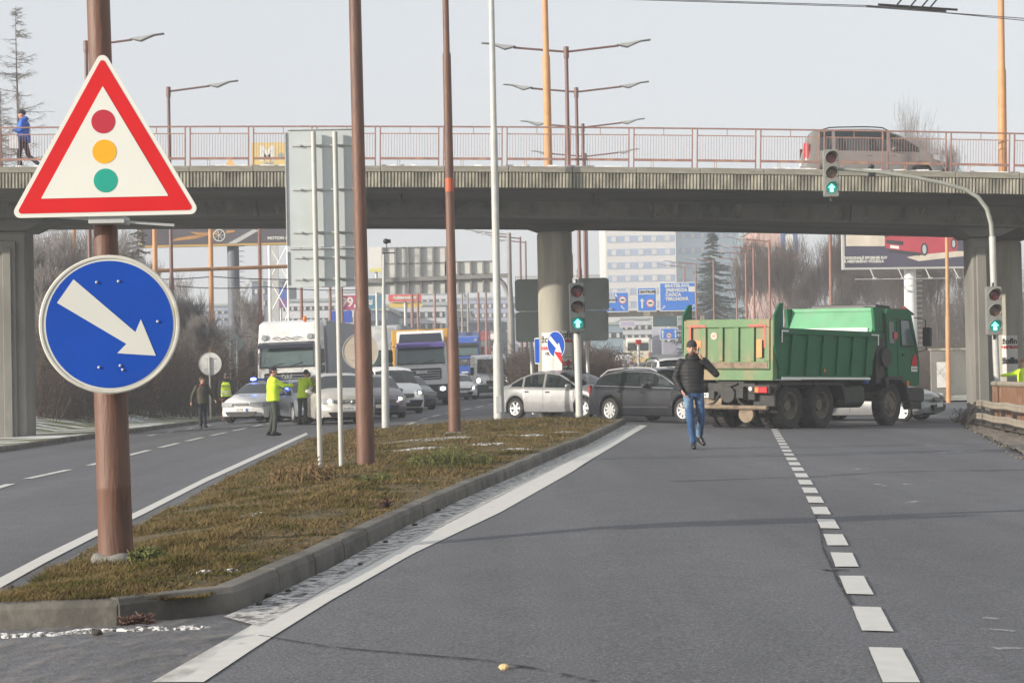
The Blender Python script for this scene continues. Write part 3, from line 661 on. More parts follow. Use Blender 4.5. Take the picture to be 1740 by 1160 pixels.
# ------------------------------------------------------------------ street lamps
LUM = mat("grey_luminaire_shell", (0.38, 0.39, 0.39), 0.45, 0.2, var=0.1, vs=5)
def luminaire(parent, x, z, s, up):
    """flat cobra lamp head, s = +1 to the right"""
    mb = MB(); k = 0.02
    top = [(0, 0.05), (0.25, 0.09), (0.62, 0.13), (0.95, 0.20), (1.38, 0.24)]; bot = [(1.38, 0.19), (1.0, 0.15), (0.72, 0.04), (0.45, -0.08), (0.2, -0.02)]
    poly = [(x + s * a, z + b) for a, b in top + bot]
    wds = 0.15; mb.prism(poly, -wds, wds); mb.build("lamp_head", LUM, parent, smooth=30, bevel=0.03)
def street_lamp(px, pyt, D, label, arms, group, mat_=RUST_D, pb=None, r=0.085):
    t = at(px, pyt, D); b = Vector((t.x + (t.z) * 0.0, D, G(t.x, D)))
    if pb: b = Vector((at(pb, 600, D).x, D, G(t.x, D)))
    th = thing("street_lamp", label, "street lamp", b, group=group, rot=UPQ(t - b))
    H_ = (t - b).length; mb = MB(); mb.lathe([(0, -0.3), (r * 1.35, -0.3), (r * 1.3, H_ * 0.42), (r * 1.0, H_ * 0.43), (r * 0.9, H_ - 0.4), (r * 1.25, H_ - 0.4), (r * 1.25, H_ + 0.05), (0, H_ + 0.08)], 14)
    mb.build("pole", mat_, th, smooth=40)
    for s, ln in arms:
        mb = MB(); mb.tube([(0, 0, H_ - 0.15), (s * ln * 0.5, 0, H_ - 0.05), (s * (ln + 0.1), 0, H_ + 0.06)], 0.045, 8); mb.build("arm", mat_, th, smooth=40)
        luminaire(th, s * ln, H_ + 0.06, s, 0)
    return th
gl = "double armed street lamps behind the overpass"
for px, py, D, lab in ((962, 82, 75, "tallest and nearest double armed street lamp rising behind the overpass"), (979, 151, 87, "second double armed street lamp, just right of the tallest one"),
                       (990, 212, 102, "third double armed street lamp whose arms are just above the railing"), (994, 262, 118, "fourth double armed street lamp seen through the overpass railing")):
    a = 110 * 75 / F_PX * 0.85
    street_lamp(px, py, D, lab, ((-1, 2.0), (1, 2.0)), gl)
street_lamp(146, 72, 75, "brown street lamp half hidden by the near pole, head pointing right", ((1, 1.75),), "single armed lamps along the left kerb", pb=156)
street_lamp(286, 150, 84, "brown single armed street lamp above the left end of the railing", ((1, 1.75),), "single armed lamps along the left kerb", pb=294)
# ================================================================== TRAFFIC LIGHTS
HOUS = mat("signal_housing_grey_green", (0.075, 0.09, 0.088), 0.5, var=0.15, vs=4)
HOUS_L = mat("signal_housing_dusty_grey", (0.20, 0.205, 0.19), 0.55, var=0.12, vs=4)
LR = mat("dark_red_lens", (0.13, 0.02, 0.025), 0.2, var=0.3, vs=25); LA = mat("dark_amber_lens", (0.12, 0.07, 0.045), 0.2, var=0.3, vs=25)
LG = mat("green_lens_lit_rim", (0.0, 0.10, 0.075), 0.3, emit=((0.0, 0.55, 0.42), 0.35)); ARW = mat("lit_green_arrow", (0.3, 1, 0.85), 0.3, emit=((0.20, 1.0, 0.82), 2.2))
def signal_head(parent, c, s=1.0, rz=0.0, hous=HOUS):
    """three-lens head with visors, facing -Y"""
    cy, sy = math.cos(rz), math.sin(rz); hd = MB(); w_, h = 0.40 * s, 1.28 * s
    hd.prism(rrect(-w_ / 2, w_ / 2, -h / 2, h / 2, 0.05 * s), -0.02, 0.18 * s); head = hd.build("signal_head", hous, parent, bevel=0.01, loc=c, rot=(0, 0, rz))
    for k, (dz, lm) in enumerate(((0.41, LR), (0, LA), (-0.41, LG))):
        mb = MB(); mb.lathe([(0, -0.035), (0.08 * s, -0.033), (0.145 * s, -0.022)], 20, axis='y', c=(0, 0, dz * s)); mb.build("lens", lm, head, smooth=60)
        vs = []; fs = []; n = 18
        for ring in ((0.16, 0.0), (0.175, 0.0), (0.175, -0.26), (0.163, -0.26)):
            for i in range(n + 1):
                a = R(-35 + 250 * i / n); r = ring[0] * s; dep = ring[1] * s * (0.35 + 0.65 * max(0, math.sin(a)))
                vs.append((r * math.cos(a), -0.02 + dep, dz * s + r * math.sin(a)))
        for q in range(3):
            for i in range(n): a = q * (n + 1) + i; fs.append((a, a + 1, a + n + 2, a + n + 1))
        mb = MB(); mb.add(vs, fs); mb.add([vs[i] for i in range(n + 1)] + [vs[3 * (n + 1) + i] for i in range(n + 1)], [(i, n + 1 + i, n + 2 + i, i + 1) for i in range(n)])
        mb.build("visor", hous, head, smooth=50)
    z = -0.41 * s; q = 0.95 * s
    ar = MB(); ar.prism([(x * q, y * q + z) for x, y in ((0, 0.125), (0.105, 0.015), (0.05, 0.015), (0.05, -0.11), (-0.05, -0.11), (-0.05, 0.015), (-0.105, 0.015))], -0.046, -0.038)
    ar.build("green_arrow", ARW, head)
    mb = MB(); mb.cyl((0, 0.08, h / 2), (0, 0.08, h / 2 + 0.1), 0.03); mb.cyl((0, 0.08, -h / 2 - 0.12), (0, 0.08, -h / 2), 0.035); mb.build("bracket", BLACK_M, head)
    return head
# centre signal on its post
bC = gnd(985, 712, 0.08); bC = Vector((bC.x, min(bC.y, 51.5), 0)); bC.z = G(bC.x, bC.y) + 0.1
DC = bC.y; tC = at(978, 480, DC); tC2 = at(980, 455, DC)
t = thing("traffic_light", "traffic light on a white post in front of the round bridge pier, green arrow lit", "traffic light", bC, group="traffic lights showing a green straight-on arrow", rot=UPQ(tC - bC))
H_ = (tC - bC).length; mb = MB(); mb.lathe([(0, -0.2), (0.115, -0.2), (0.10, 0.3), (0.098, H_ - 1.4), (0.07, H_ - 1.35), (0.07, H_ + 0.05), (0, H_ + 0.05)], 18); mb.build("post", GALV_W, t, smooth=40)
mb = MB(); mb.cyl((0, 0, H_), (0.02, 0, H_ + 0.35), 0.012); mb.box(-0.08, 0.08, -0.05, 0.05, H_ - 0.02, H_ + 0.12); mb.build("cap", GALV_W, t)
signal_head(t, (0.02, -0.14, H_ - 0.68), 1.04)
# right signal with long curved mast arm
D5 = 50.0; xr_ = at(1692, 640, D5).x; bR = Vector((xr_, D5, G(xr_, D5)))
t = thing("traffic_light", "mast arm traffic light hanging over the road beside the van on the overpass", "traffic light", (0, 0, 0), group="traffic lights showing a green straight-on arrow")
pts = [at(x, y, D5) for x, y in ((1695, 660), (1692, 600), (1688, 470), (1686, 402))]; mb = MB(); mb.tube(pts, 0.085, 14); mb.build("lower_post", GALV_W, t, smooth=40)
pts = [at(x, y, D5) for x, y in ((1686, 405), (1684, 380), (1677, 355), (1662, 335), (1640, 322), (1600, 311), (1550, 301), (1500, 294), (1460, 290), (1425, 287), (1412, 286))]
# the arm carries on behind the head
mb = MB(); mb.tube(pts, [0.062, 0.06, 0.058, 0.056, 0.054, 0.052, 0.05, 0.048, 0.046, 0.044, 0.042], 12); mb.build("mast_arm", mat("arm_grey_green_paint", (0.30, 0.31, 0.27), 0.55, 0.1, var=0.12, vs=4), t, smooth=40)
c = at(1411, 295, D5); signal_head(t, (c.x, D5 - 0.12, c.z), 0.98, hous=HOUS_L)
c = at(1481, 297, D5); mb = MB(); mb.cbox((c.x, D5 - 0.03, c.z), (0.18, 0.14, 0.1)); mb.ell((c.x, D5, c.z + 0.22), (0.09, 0.09, 0.06), 10); mb.build("camera_box", BLACK, t, bevel=0.01)
D6 = 49.7; c = at(1688, 528, D6)
t = thing("traffic_light", "right-hand traffic light mounted low on the mast post by the square column, green arrow lit", "traffic light", (0, 0, 0), group="traffic lights showing a green straight-on arrow")
signal_head(t, (c.x, D6 - 0.10, c.z), 1.0, hous=HOUS_L)
# ================================================================== SIGNS IN THE FOREGROUND
def prism_face(name, poly, y0, y1, material, parent):
    mb = MB(); mb.prism(poly, y0, y1); return mb.build(name, material, parent)
def rtri(side, r, n=6):
    """equilateral triangle with rounded corners, centred on its centroid, apex up"""
    h = side * math.sqrt(3) / 2; out = []
    inr = side / (2 * math.sqrt(3)); k = 1 - r / inr
    cs = [(0, h * 2 / 3 * k), (-side / 2 * k, -h / 3 * k), (side / 2 * k, -h / 3 * k)]
    for (cx, cz), a0 in zip(cs, (30, 150, 270)):
        for i in range(n + 1):
            a = R(a0 + 120 * i / n); out.append((cx + r * math.cos(a), cz + r * math.sin(a)))
    return out
Ds = D0 - 0.28
a = at(172, 89, Ds); bl = at(22, 368, Ds); br = at(338, 361, Ds)
cen = (a + bl + br) / 3; side = (br - bl).length
hgt_ = (a - (bl + br) / 2).length; tilt = math.atan2(br.z - bl.z, br.x - bl.x)
t = thing("warning_sign", "large red bordered triangle warning sign with red, amber and green discs", "road sign", cen, rot=(0, -tilt, R(0)))
fz = hgt_ / (side * math.sqrt(3) / 2)
sq = lambda P: [(x, z * fz) for x, z in P]
SIDE = side * 1.03
prism_face("sign_plate", sq(rtri(SIDE, 0.045)), -0.004, 0.012, SIGN_W, t)
prism_face("red_border", sq(rtri(SIDE * 0.925, 0.022)), -0.007, -0.0045, SIGN_RED, t)
prism_face("white_field", sq([(x, z) for x, z in rtri(SIDE * 0.665, 0.004)]), -0.010, -0.0075, SIGN_W, t)
def on(pl, px, py): p = at(px, py, Ds); return (p - pl)
for nm, px, py, rr_, cm in (("red_disc", 176, 207, 20.3, mat("disc_crimson", (0.42, 0.01, 0.03), 0.35, coat=0.2, var=0.08)), ("amber_disc", 178, 258, 20.5, mat("disc_amber", (0.80, 0.36, 0.0), 0.35, coat=0.2, var=0.05)), ("green_disc", 180, 307, 20.3, mat("disc_green", (0.0, 0.30, 0.22), 0.35, coat=0.2, var=0.08))):
    o_ = on(cen, px, py); rad = rr_ * Ds / F_PX; prism_face(nm, circ(o_.x + o_.z * tilt, o_.z - o_.x * tilt, rad, 40), -0.0125, -0.0105, cm, t)
p0 = at(72, 366, Ds) - cen; p1 = at(292, 381, Ds) - cen
mb = MB(); mb.tube([(p0.x, 0.035, p0.z), (p1.x, 0.10, p1.z)], 0.014, 4); mb.box(-0.13, 0.13, 0.03, 0.24, p1.z + 0.02, p1.z + 0.07); mb.box(-0.13, 0.13, 0.015, 0.24, 0.1, 0.15); mb.build("mounting_bar", GALV, t, rot=(0, tilt, 0))
Dr = D0 - 0.26; cen = at(186.5, 551, Dr); rw = 116 * Dr / F_PX; rh = 118 * Dr / F_PX
t = thing("direction_sign", "large round blue sign with a white arrow pointing down to the right", "road sign", cen, rz=R(8))
prism_face("sign_plate", circ(0, 0, rw, 64, rh), -0.004, 0.02, mat("sign_rim_cream", (0.60, 0.585, 0.52), 0.45, var=0.12, vs=5, col2=(0.42, 0.37, 0.28), th=(0.55, 0.75)), t)
mb = MB(); mb.lathe([(rw * 1.0, 0.02), (rw * 1.015, 0.0), (rw * 1.0, -0.012), (rw * 0.97, -0.012), (rw * 0.965, -0.004)], 64, axis='y'); mb.build("rim", MATS["sign_rim_cream"], t, smooth=50)
prism_face("white_ring", circ(0, 0, rw * 0.94, 64, rh * 0.94), -0.0065, -0.0045, SIGN_W, t)
prism_face("blue_field", circ(0, 0, rw * 0.915, 64, rh * 0.915), -0.0095, -0.007, SIGN_BLUE, t)
def loc2(px, py): p = at(px, py, Dr) - cen; return (p.x / math.cos(R(8)), p.z)
prism_face("white_arrow", [loc2(*p) for p in ((127, 475), (229, 564), (238, 542), (263, 604), (199, 600), (214, 584), (100, 515))], -0.0125, -0.010, SIGN_W, t)
mb = MB()
for px, py in ((165, 480), (201, 478), (169, 624), (204, 621), (208, 628), (266, 546)):
    l = loc2(px, py); mb.ell((l[0], -0.014, l[1]), (0.011, 0.008, 0.011), 10)
mb.build("bolts", GALV, t, smooth=60)
for z_ in (0.26, -0.31): mb = MB(); mb.box(-0.16, 0.16, 0.022, 0.24, z_, z_ + 0.05); mb.build("mounting_bar", GALV, t)
# --- the two-post sign seen from behind
bA, bB = gnd(543, 796, 0.13), gnd(579, 793, 0.13); DS = D1 + 0.28
bA.x = X(541.5, DS); bB.x = X(577.5, DS)
t = thing("road_sign", "tall pale grey sign seen from behind on two slim white posts", "road sign", (0, 0, 0))
for b_, tx in ((bA, 532.5), (bB, 569)):
    b_.y = DS; b_.z = MZ(b_.x, DS) - 0.05; mb = MB(); tt_ = at(tx, 224, DS); mb.tube([b_, b_.lerp(tt_, 0.5), tt_], 0.037, 14); mb.build("post", GALV_W, t, smooth=40)
def panel_px(name, x0, y0, x1, y1, D, material, parent, r=0.05, thick=0.012, y_off=0.0):
    a_ = at(x0, y1, D); b_ = at(x1, y0, D); mb = MB()
    c_ = (a_ + b_) / 2; w2 = (x1 - x0) * D / F_PX / 2; h2 = (y1 - y0) * D / F_PX / 2
    mb.prism(rrect(-w2, w2, -h2, h2, r), 0, thick); o = mb.build(name, material, parent, loc=(c_.x, D + y_off, c_.z)); return o
Dp = DS + 0.10
for y0, y1 in ((219, 421), (421.6, 488)):
    w2 = (621 - 486) / 2 * Dp / F_PX
    o = panel_px("panel", 485 if y0 < 300 else 489, y0, 614 if y0 < 300 else 616, y1, Dp, SIGNBACK, t)
    mb = MB(); h2 = (y1 - y0) * Dp / F_PX / 2; w2 = (614 - 486) * Dp / F_PX / 2
    for a_, b_ in (((-w2, -w2 + 0.012), (-h2 + 0.04, h2 - 0.04)), ((w2 - 0.012, w2), (-h2 + 0.04, h2 - 0.04)), ((-w2 + 0.04, w2 - 0.04), (h2 - 0.012, h2)), ((-w2 + 0.04, w2 - 0.04), (-h2, -h2 + 0.012))):
        mb.box(a_[0], a_[1], -0.022, -0.001, b_[0], b_[1])
    mb.build("rim", GALV, o)
    mb = MB()
    for yb in ((247, 322, 395) if y0 < 300 else (437, 474)):
        zc = (((y0 + y1) / 2) - yb) * Dp / F_PX
        mb.box(-w2 + 0.1, w2 - 0.02, -0.02, -0.002, zc - 0.012, zc + 0.012)
        for q in (-0.27, -0.03, 0.03, 0.27): mb.cbox((q - 0.06, -0.03, zc), (0.03, 0.03, 0.03))
    mb.build("cross_bar", GALV, o)
# --- sign backs behind the pier
t = thing("road_sign", "wide grey sign seen from behind, hidden in the middle by the round pier", "road sign", (0, 0, 0))
Dk = 61.5
for (x0, x1, y0, y1) in ((875, 1035, 473, 528), (876, 1034, 528.7, 580)):
    o = panel_px("panel", x0, y0, x1, y1, Dk, GALV_D, t, r=0.12, thick=0.03)
mb = MB(); mb.box(at(875, 0, Dk).x, at(1035, 0, Dk).x, Dk - 0.03, Dk - 0.001, at(900, 529.5, Dk).z, at(900, 527.5, Dk).z); mb.build("joint_rail", GALV, t)
mb = MB()
for px in (905, 1000): p = at(px, 600, Dk); mb.cyl((p.x, Dk + 0.12, G(p.x, Dk)), (p.x - 0.08, Dk + 0.12, at(px, 480, Dk).z), 0.06)
mb.build("post", GALV, t)
# --- small keep-right sign and red/white board in front of the pier
Dk = 57.0; c = at(945, 585, Dk); t = thing("direction_sign", "small round blue arrow sign turned sideways in front of the poster covered pier", "road sign", c, rot=(R(4), 0, R(-50)))
prism_face("sign_plate", circ(0, 0, 0.405, 40), -0.004, 0.012, SIGN_W, t); prism_face("blue_field", circ(0, 0, 0.385, 40), -0.008, -0.005, SIGN_BLUE, t)
ar = [(-0.24, 0.28), (0.08, -0.02), (0.14, 0.06), (0.24, -0.26), (-0.08, -0.2), (-0.0, -0.12), (-0.32, 0.16)]
prism_face("white_arrow", ar, -0.012, -0.009, SIGN_W, t)
mb = MB(); g_ = G(c.x, Dk) - c.z; mb.cyl((0, 0.05, g_), (0, 0.05, 0.3), 0.03); mb.build("post", GALV_W, t)
c = at(948, 618, Dk - 0.1); t = thing("chevron_board", "slim red and white striped board under the small blue arrow sign", "road sign", c, rz=R(-20))
prism_face("board", [(-0.11, -0.36), (0.13, -0.36), (0.13, 0.36), (-0.11, 0.36)], 0, 0.012, SIGN_W, t)
prism_face("red_stripe", [(-0.108, 0.355), (0.128, 0.355), (0.128, 0.0)], -0.003, -0.0005, SIGN_RED, t)
# posters round the pier
PAPER = mat("poster_paper", (0.68, 0.66, 0.63), 0.8, var=0.1, vs=6, col2=(0.5, 0.46, 0.42), th=(0.58, 0.75))
INK = mat("poster_black_ink", (0.03, 0.03, 0.035), 0.7); INKR = mat("poster_red_ink", (0.5, 0.03, 0.03), 0.7)
def wrap(o, c, r, ax, z0):
    for v in o.data.vertices:
        a_ = ax + v.co.x / r; rr_ = r + 0.004 - (v.co.z if abs(v.co.z) < 0.01 else 0); v.co = Vector((c.x + rr_ * math.sin(a_), c.y - rr_ * math.cos(a_), z0 + v.co.y))
    o.rotation_euler = (0, 0, 0); o.location = (0, 0, 0)
def poster(c, r, a0, a1, z0, z1, lines, label, n=10, lift=0.008):
    r = r + lift; t_ = thing("poster", label, "poster", (0, 0, 0), group=None); mb = MB(); vs = []
    for i in range(n + 1):
        a_ = lerp(a0, a1, i / n)
        for z in (z0, z1): vs.append((c.x + r * math.sin(a_), c.y - r * math.cos(a_), z))
        for z in (z0, z1): vs.append((c.x + (r - 0.006) * math.sin(a_), c.y - (r - 0.006) * math.cos(a_), z))
    fs = []
    for i in range(n):
        k = 4 * i; fs += [(k, k + 4, k + 5, k + 1), (k + 2, k + 3, k + 7, k + 6), (k + 1, k + 5, k + 7, k + 3), (k, k + 2, k + 6, k + 4)]
    mb.add(vs, fs); mb.build("sheet", PAPER, t_)
    for s_, size, zc, m_, bold in lines:
        o = text(s_, size, m_, t_, (0, 0, 0), (0, 0, 0), bold=bold); wrap(o, c, r + 0.004, (a0 + a1) / 2, zc)
    return t_
zp = lambda y: at(944, y, 57.5).z
LN = lambda zt, zb_: [("žofín", 0.30, lerp(zt, zb_, 0.2), INK, 0.006), ("S KAPELOU", 0.12, lerp(zt, zb_, 0.42), INKR, 0.01), ("19. 1.", 0.14, lerp(zt, zb_, 0.56), INK, 0.005)]
poster(pc, 0.52, -0.95, 0.12, zp(631), zp(565), LN(zp(563), zp(631)), "white poster with black script and red line wrapped round the left of the pier")
poster(pc, 0.52, 0.15, 1.15, zp(606), zp(562), LN(zp(560), zp(606))[:2], "upper white poster on the right side of the round pier")
poster(pc, 0.52, 0.18, 1.1, zp(640), zp(608), [("žofín", 0.24, zp(617), INKR, 0.01), ("žofín", 0.24, zp(627), INK, 0.006)], "lower torn poster with red and black script on the round pier")
poster(pr, 0.40, -0.9, 0.3, at(1712, 640, 58).z, at(1712, 570, 58).z, [("žofín", 0.24, at(1712, 580, 58).z, INK, 0.008), ("S KAPELOU", 0.1, at(1712, 590, 58).z, INKR, 0.01), ("žofín", 0.24, at(1712, 613, 58).z, INK, 0.02)], "tall white poster with black script on the round pier at the far right")
# ================================================================== CARS
def make_wheel(parent, x, y, r, wdt=0.2, rim_mat=None, spokes=7, side=1, rimr=0.66, name="wheel", steel=False):
    """wheel > rim; axle along y, side = which way the face looks"""
    mb = MB(); h = wdt / 2; s = side
    mb.lathe([(r * rimr, -h), (r * 0.93, -h), (r * 0.985, -h * 0.8), (r, -h * 0.5), (r, h * 0.5), (r * 0.985, h * 0.8), (r * 0.93, h), (r * rimr, h), (r * rimr, -h)], 28, axis='y')
    w_ = mb.build(name, RUBBER, parent, smooth=40, loc=(x, y, r))
    mb = MB(); R_ = r * rimr; fy = s * h * 0.78
    mb.lathe([(R_ * 1.02, s * h * 0.95), (R_ * 0.92, s * h * 0.9), (R_ * 0.9, -s * h * 0.5), (0, -s * h * 0.5)], 28, axis='y')
    if steel:
        mb.lathe([(R_ * 0.9, fy * 0.6), (R_ * 0.6, fy * 0.2), (R_ * 0.4, fy * 0.4), (R_ * 0.38, fy * 1.3), (R_ * 0.3, fy * 1.6), (0, fy * 1.6)], 24, axis='y')
        for k in range(10):
            a = 2 * PI * k / 10; mb.cyl((R_ * 0.48 * math.cos(a), fy * 0.3, R_ * 0.48 * math.sin(a)), (R_ * 0.48 * math.cos(a), fy * 0.75, R_ * 0.48 * math.sin(a)), R_ * 0.04, n=6)
    else:
        mb.lathe([(R_ * 0.2, s * h * 0.3), (R_ * 0.2, fy), (0, fy * 1.02)], 16, axis='y')
        for k in range(spokes):
            a = 2 * PI * k / spokes; c_, s_ = math.cos(a), math.sin(a)
            pw, pw2 = R_ * 0.13, R_ * 0.17; vs = []
            for yy_ in (fy, fy - s * 0.03):
                for rr_, q in ((R_ * 0.12, pw), (R_ * 0.93, pw2)):
                    for e in (-1, 1): vs.append((rr_ * c_ - e * q * s_, yy_, rr_ * s_ + e * q * c_))
            mb.add(vs, [(0, 1, 3, 2), (4, 6, 7, 5), (0, 4, 5, 1), (2, 3, 7, 6), (0, 2, 6, 4), (1, 5, 7, 3)])
    mb.build("rim", rim_mat or ALLOY, w_, smooth=35)
    return w_
def make_car(name, label, cat, p, group=None):
    """p: dict with L,W,top (x,z from rear to front), belt (x,z), wheels xs, r, glass ranges ..."""
    t = thing(name, label, cat, group=group)
    L_, W_ = p['L'], p['W']; hw = W_ / 2; r = p['r']; xw = p['axles']; sill = p.get('sill', 0.2)
    tx, tz = zip(*p['top']); bx, bz = zip(*p['belt'])
    def sm(xs, zs, x):    # gently rounded profile
        return (np.interp(x - 0.06, xs, zs) + np.interp(x + 0.06, xs, zs) + 2 * np.interp(x, xs, zs)) / 4
    ws = p['windscreen']; rw_ = p.get('rearscreen'); sg = p['side']       # (x0,x1) ranges
    xf, xb = L_ / 2, -L_ / 2
    st = set(np.round(np.linspace(xb, xf, 34), 3))
    for x_ in list(tx) + [ws[0], ws[1]] + ([rw_[0], rw_[1]] if rw_ else []) + [v for s_ in sg for v in s_]: st.add(round(x_, 3))
    Ra = r + 0.055
    for c in xw:
        for a in range(0, 181, 15): st.add(round(c + Ra * math.cos(R(a)), 3))
        st.add(round(c - Ra - 0.012, 3)); st.add(round(c + Ra + 0.012, 3))
    st = sorted(x for x in st if xb <= x <= xf); keep = [st[0]]
    need = set(round(v, 3) for v in [ws[0], ws[1]] + ([rw_[0], rw_[1]] if rw_ else []) + [v for s_ in sg for v in s_])
    for x_ in st[1:]:
        if x_ - keep[-1] > 0.008 or x_ in need: keep.append(x_)
    st = keep
    def plan(x):
        e = max(0, (abs(x) - (L_ / 2 - 0.75)) / 0.75); return hw * (1 - p.get('taper', 0.10) * e ** 2.2)
    nose = p.get('nose', 0.16); tail = p.get('tail', 0.08)
    def ring(x):
        top = sm(tx, tz, x); belt = min(sm(bx, bz, x), top - 0.012); w_ = plan(x); zs = sill
        e = (abs(x) - (L_ / 2 - 0.35)) / 0.35
        if e > 0: zs = sill + 0.05 * e * e
        for c in xw:
            d = abs(x - c)
            if d < Ra: zs = max(zs, r + math.sqrt(Ra * Ra - d * d))
        zs = min(zs, belt - 0.12); hb = belt - zs; dz = top - belt
        pts = [(w_ * 0.955, zs), (w_ * 0.99, zs + hb * 0.12), (w_, zs + hb * 0.45), (w_ * 0.992, zs + hb * 0.62), (w_ * 0.985, zs + hb * 0.86), (w_ * 0.955, belt)]
        tum = p.get('tumble', 0.30); z7 = top - min(0.055, dz * 0.35); z5 = belt + min(0.018, dz * 0.1); z6 = max(z5 + 0.001, z7 - min(0.05, dz * 0.25))
        yw = lambda z: w_ * 0.94 - (z - belt) * tum
        if dz < 0.16:
            pts += [(w_ * 0.93, lerp(belt, top, 0.25)), (w_ * 0.88, lerp(belt, top, 0.5)), (w_ * 0.82, lerp(belt, top, 0.7)), (w_ * 0.5, lerp(belt, top, 0.93)), (0, top)]
        else:
            pts += [(yw(z5), z5), (yw(z6), z6), (yw(z7) - 0.02, z7), (yw(z7) * 0.62, top - 0.008), (0, top)]
        return pts
    rings = [ring(x) for x in st]; n = len(rings[0])
    fx = L_ / 2
    def P(i, j, s):
        y, z = rings[i][j]; x = st[i]; q = (y / hw) ** 2
        if x > fx - 0.6: x -= nose * q * ((x - (fx - 0.6)) / 0.6) ** 1.5
        if x < -fx + 0.5: x += tail * q * ((-fx + 0.5 - x) / 0.5) ** 1.5
        # undercut of the bumper, lean of the tail
        if st[i] > fx - 0.12: x -= p.get('chin', 0.05) * max(0, (0.35 - z) / 0.2)
        return (x, s * y, z)
    V = []; idx = {}
    for i in range(len(st)):
        for s in (1, -1):
            for j in range(n):
                idx[(i, j, s)] = len(V); V.append(P(i, j, s))
    body = MB(); body.v = list(V); F = []; glass = {}
    def isin(x0, x1, rg): return rg and x0 >= rg[0] - 1e-3 and x1 <= rg[1] + 1e-3
    for i in range(len(st) - 1):
        x0, x1 = st[i], st[i + 1]; dz = min(rings[i][-1][1] - rings[i][5][1], rings[i + 1][-1][1] - rings[i + 1][5][1])
        for s in (1, -1):
            for j in range(n - 1):
                f = (idx[(i, j, s)], idx[(i + 1, j, s)], idx[(i + 1, j + 1, s)], idx[(i, j + 1, s)])
                if s == -1: f = f[::-1]
                key = None
                if j == 6 and dz > 0.05:
                    for q, rg in enumerate(sg):
                        if isin(x0, x1, rg): key = ("side", q, s)
                if j in (8, 9) and isin(x0, x1, ws): key = ("ws",)
                if j in (8, 9) and isin(x0, x1, rw_): key = ("rs",)
                if key: glass.setdefault(key, []).append(f)
                else: F.append(f)
    for i, rev in ((0, False), (len(st) - 1, True)):     # end caps with a softly bowed centre
        for j in range(n - 2):
            a, b, c, d = idx[(i, j, 1)], idx[(i, j + 1, 1)], idx[(i, j + 1, -1)], idx[(i, j, -1)]
            ym = []
            for jj in (j, j + 1):
                y, z = rings[i][jj]; xx_ = st[i] if i else st[i]; und = p.get('chin', 0.05) * max(0, (0.35 - z) / 0.2) if i else 0
                body.v.append((xx_ - und - (0.0), y * 0.45, z)); body.v.append((xx_ - und, -y * 0.45, z)); ym += [len(body.v) - 2, len(body.v) - 1]
            F += [(a, b, ym[2], ym[0]), (ym[0], ym[2], ym[3], ym[1]), (ym[1], ym[3], c, d)]
        y, z = rings[i][n - 2]; F.append((idx[(i, n - 2, 1)], idx[(i, n - 1, 1)], idx[(i, n - 2, -1)]))
    body.f = F; body.m = [0] * len(F)
    bo = body.build("body", p['paint'], t, smooth=38)
    for key, fs in glass.items():
        mb = MB(); used = sorted({v for f in fs for v in f}); mp = {v: k for k, v in enumerate(used)}
        mb.v = [V[u] for u in used]; mb.f = [tuple(mp[v] for v in f) for f in fs]; mb.m = [0] * len(fs)
        gm = p.get('glass', GLASS)
        mb.build({"side": "side_window", "ws": "windscreen", "rs": "rear_window"}[key[0]], gm, t, smooth=50)
    # dark floor, wheel wells and seats
    mb = MB(); mb.box(xb + 0.25, xf - 0.35, -(hw - 0.27), hw - 0.27, 0.17, 0.52); 
    bl = min(bz)
    mb.box(max(xb + 0.3, sg[0][0]), min(xf - 0.8, sg[-1][1] - 0.1), -(hw - 0.12), hw - 0.12, 0.52, min(0.78, bl - 0.1)); mb.build("floor_pan", UNDER, t)
    for sx in p.get('seats', (0.15, -0.75)):
        mb = MB()
        for sy in (-0.38, 0.38):
            mb.prism([(sx - 0.18, 0.55), (sx - 0.32, np.interp(sx, tx, tz) - 0.42), (sx - 0.22, np.interp(sx, tx, tz) - 0.40), (sx - 0.02, 0.55)], sy - 0.22, sy + 0.22)
            mb.cbox((sx - 0.29, sy, np.interp(sx, tx, tz) - 0.29), (0.09, 0.24, 0.18))
        mb.build("seat", mat("dark_seat_cloth", (0.04, 0.04, 0.045), 0.9, var=0.2), t, bevel=0.03)
    for k, c in enumerate(xw):
        for s in (1, -1): make_wheel(t, c, s * (hw - 0.12), r, 0.2, p.get('rim', ALLOY), p.get('spokes', 7), s)
    def side_y(x, z):
        i = min(range(len(st)), key=lambda q: abs(st[q] - x)); ys_ = [q[0] for q in rings[i]][:8]; zs_ = [q[1] for q in rings[i]][:8]; return float(np.interp(z, zs_, ys_))
    def front_x(y, z, e=1):
        q = (y / hw) ** 2; return e * (fx - (nose if e > 0 else tail) * q)
    # door shut lines, handles, mirror, side strip
    mb = MB()
    for dx in p.get('doors', ()):
        bz_ = float(np.interp(dx, bx, bz))
        for s in (1, -1):
            zs_ = np.linspace(sill + 0.08, bz_ - 0.0, 7)
            vs = []
            for z in zs_: y = side_y(dx, z) + 0.002; vs += [(dx - 0.006, s * y, z), (dx + 0.006, s * y, z)]
            mb.add(vs, [(2 * k, 2 * k + 1, 2 * k + 3, 2 * k + 2) for k in range(6)])
    if mb.v: mb.build("door_gaps", BLACK, t)
    for hx in p.get('handles', ()):
        bz_ = float(np.interp(hx, bx, bz)) - 0.12
        for s in (1, -1):
            mb = MB(); y = side_y(hx, bz_); mb.cbox((hx, s * (y + 0.012), bz_), (0.16, 0.03, 0.035)); mb.build("door_handle", p.get('handle_mat', p['paint']), t, bevel=0.012)
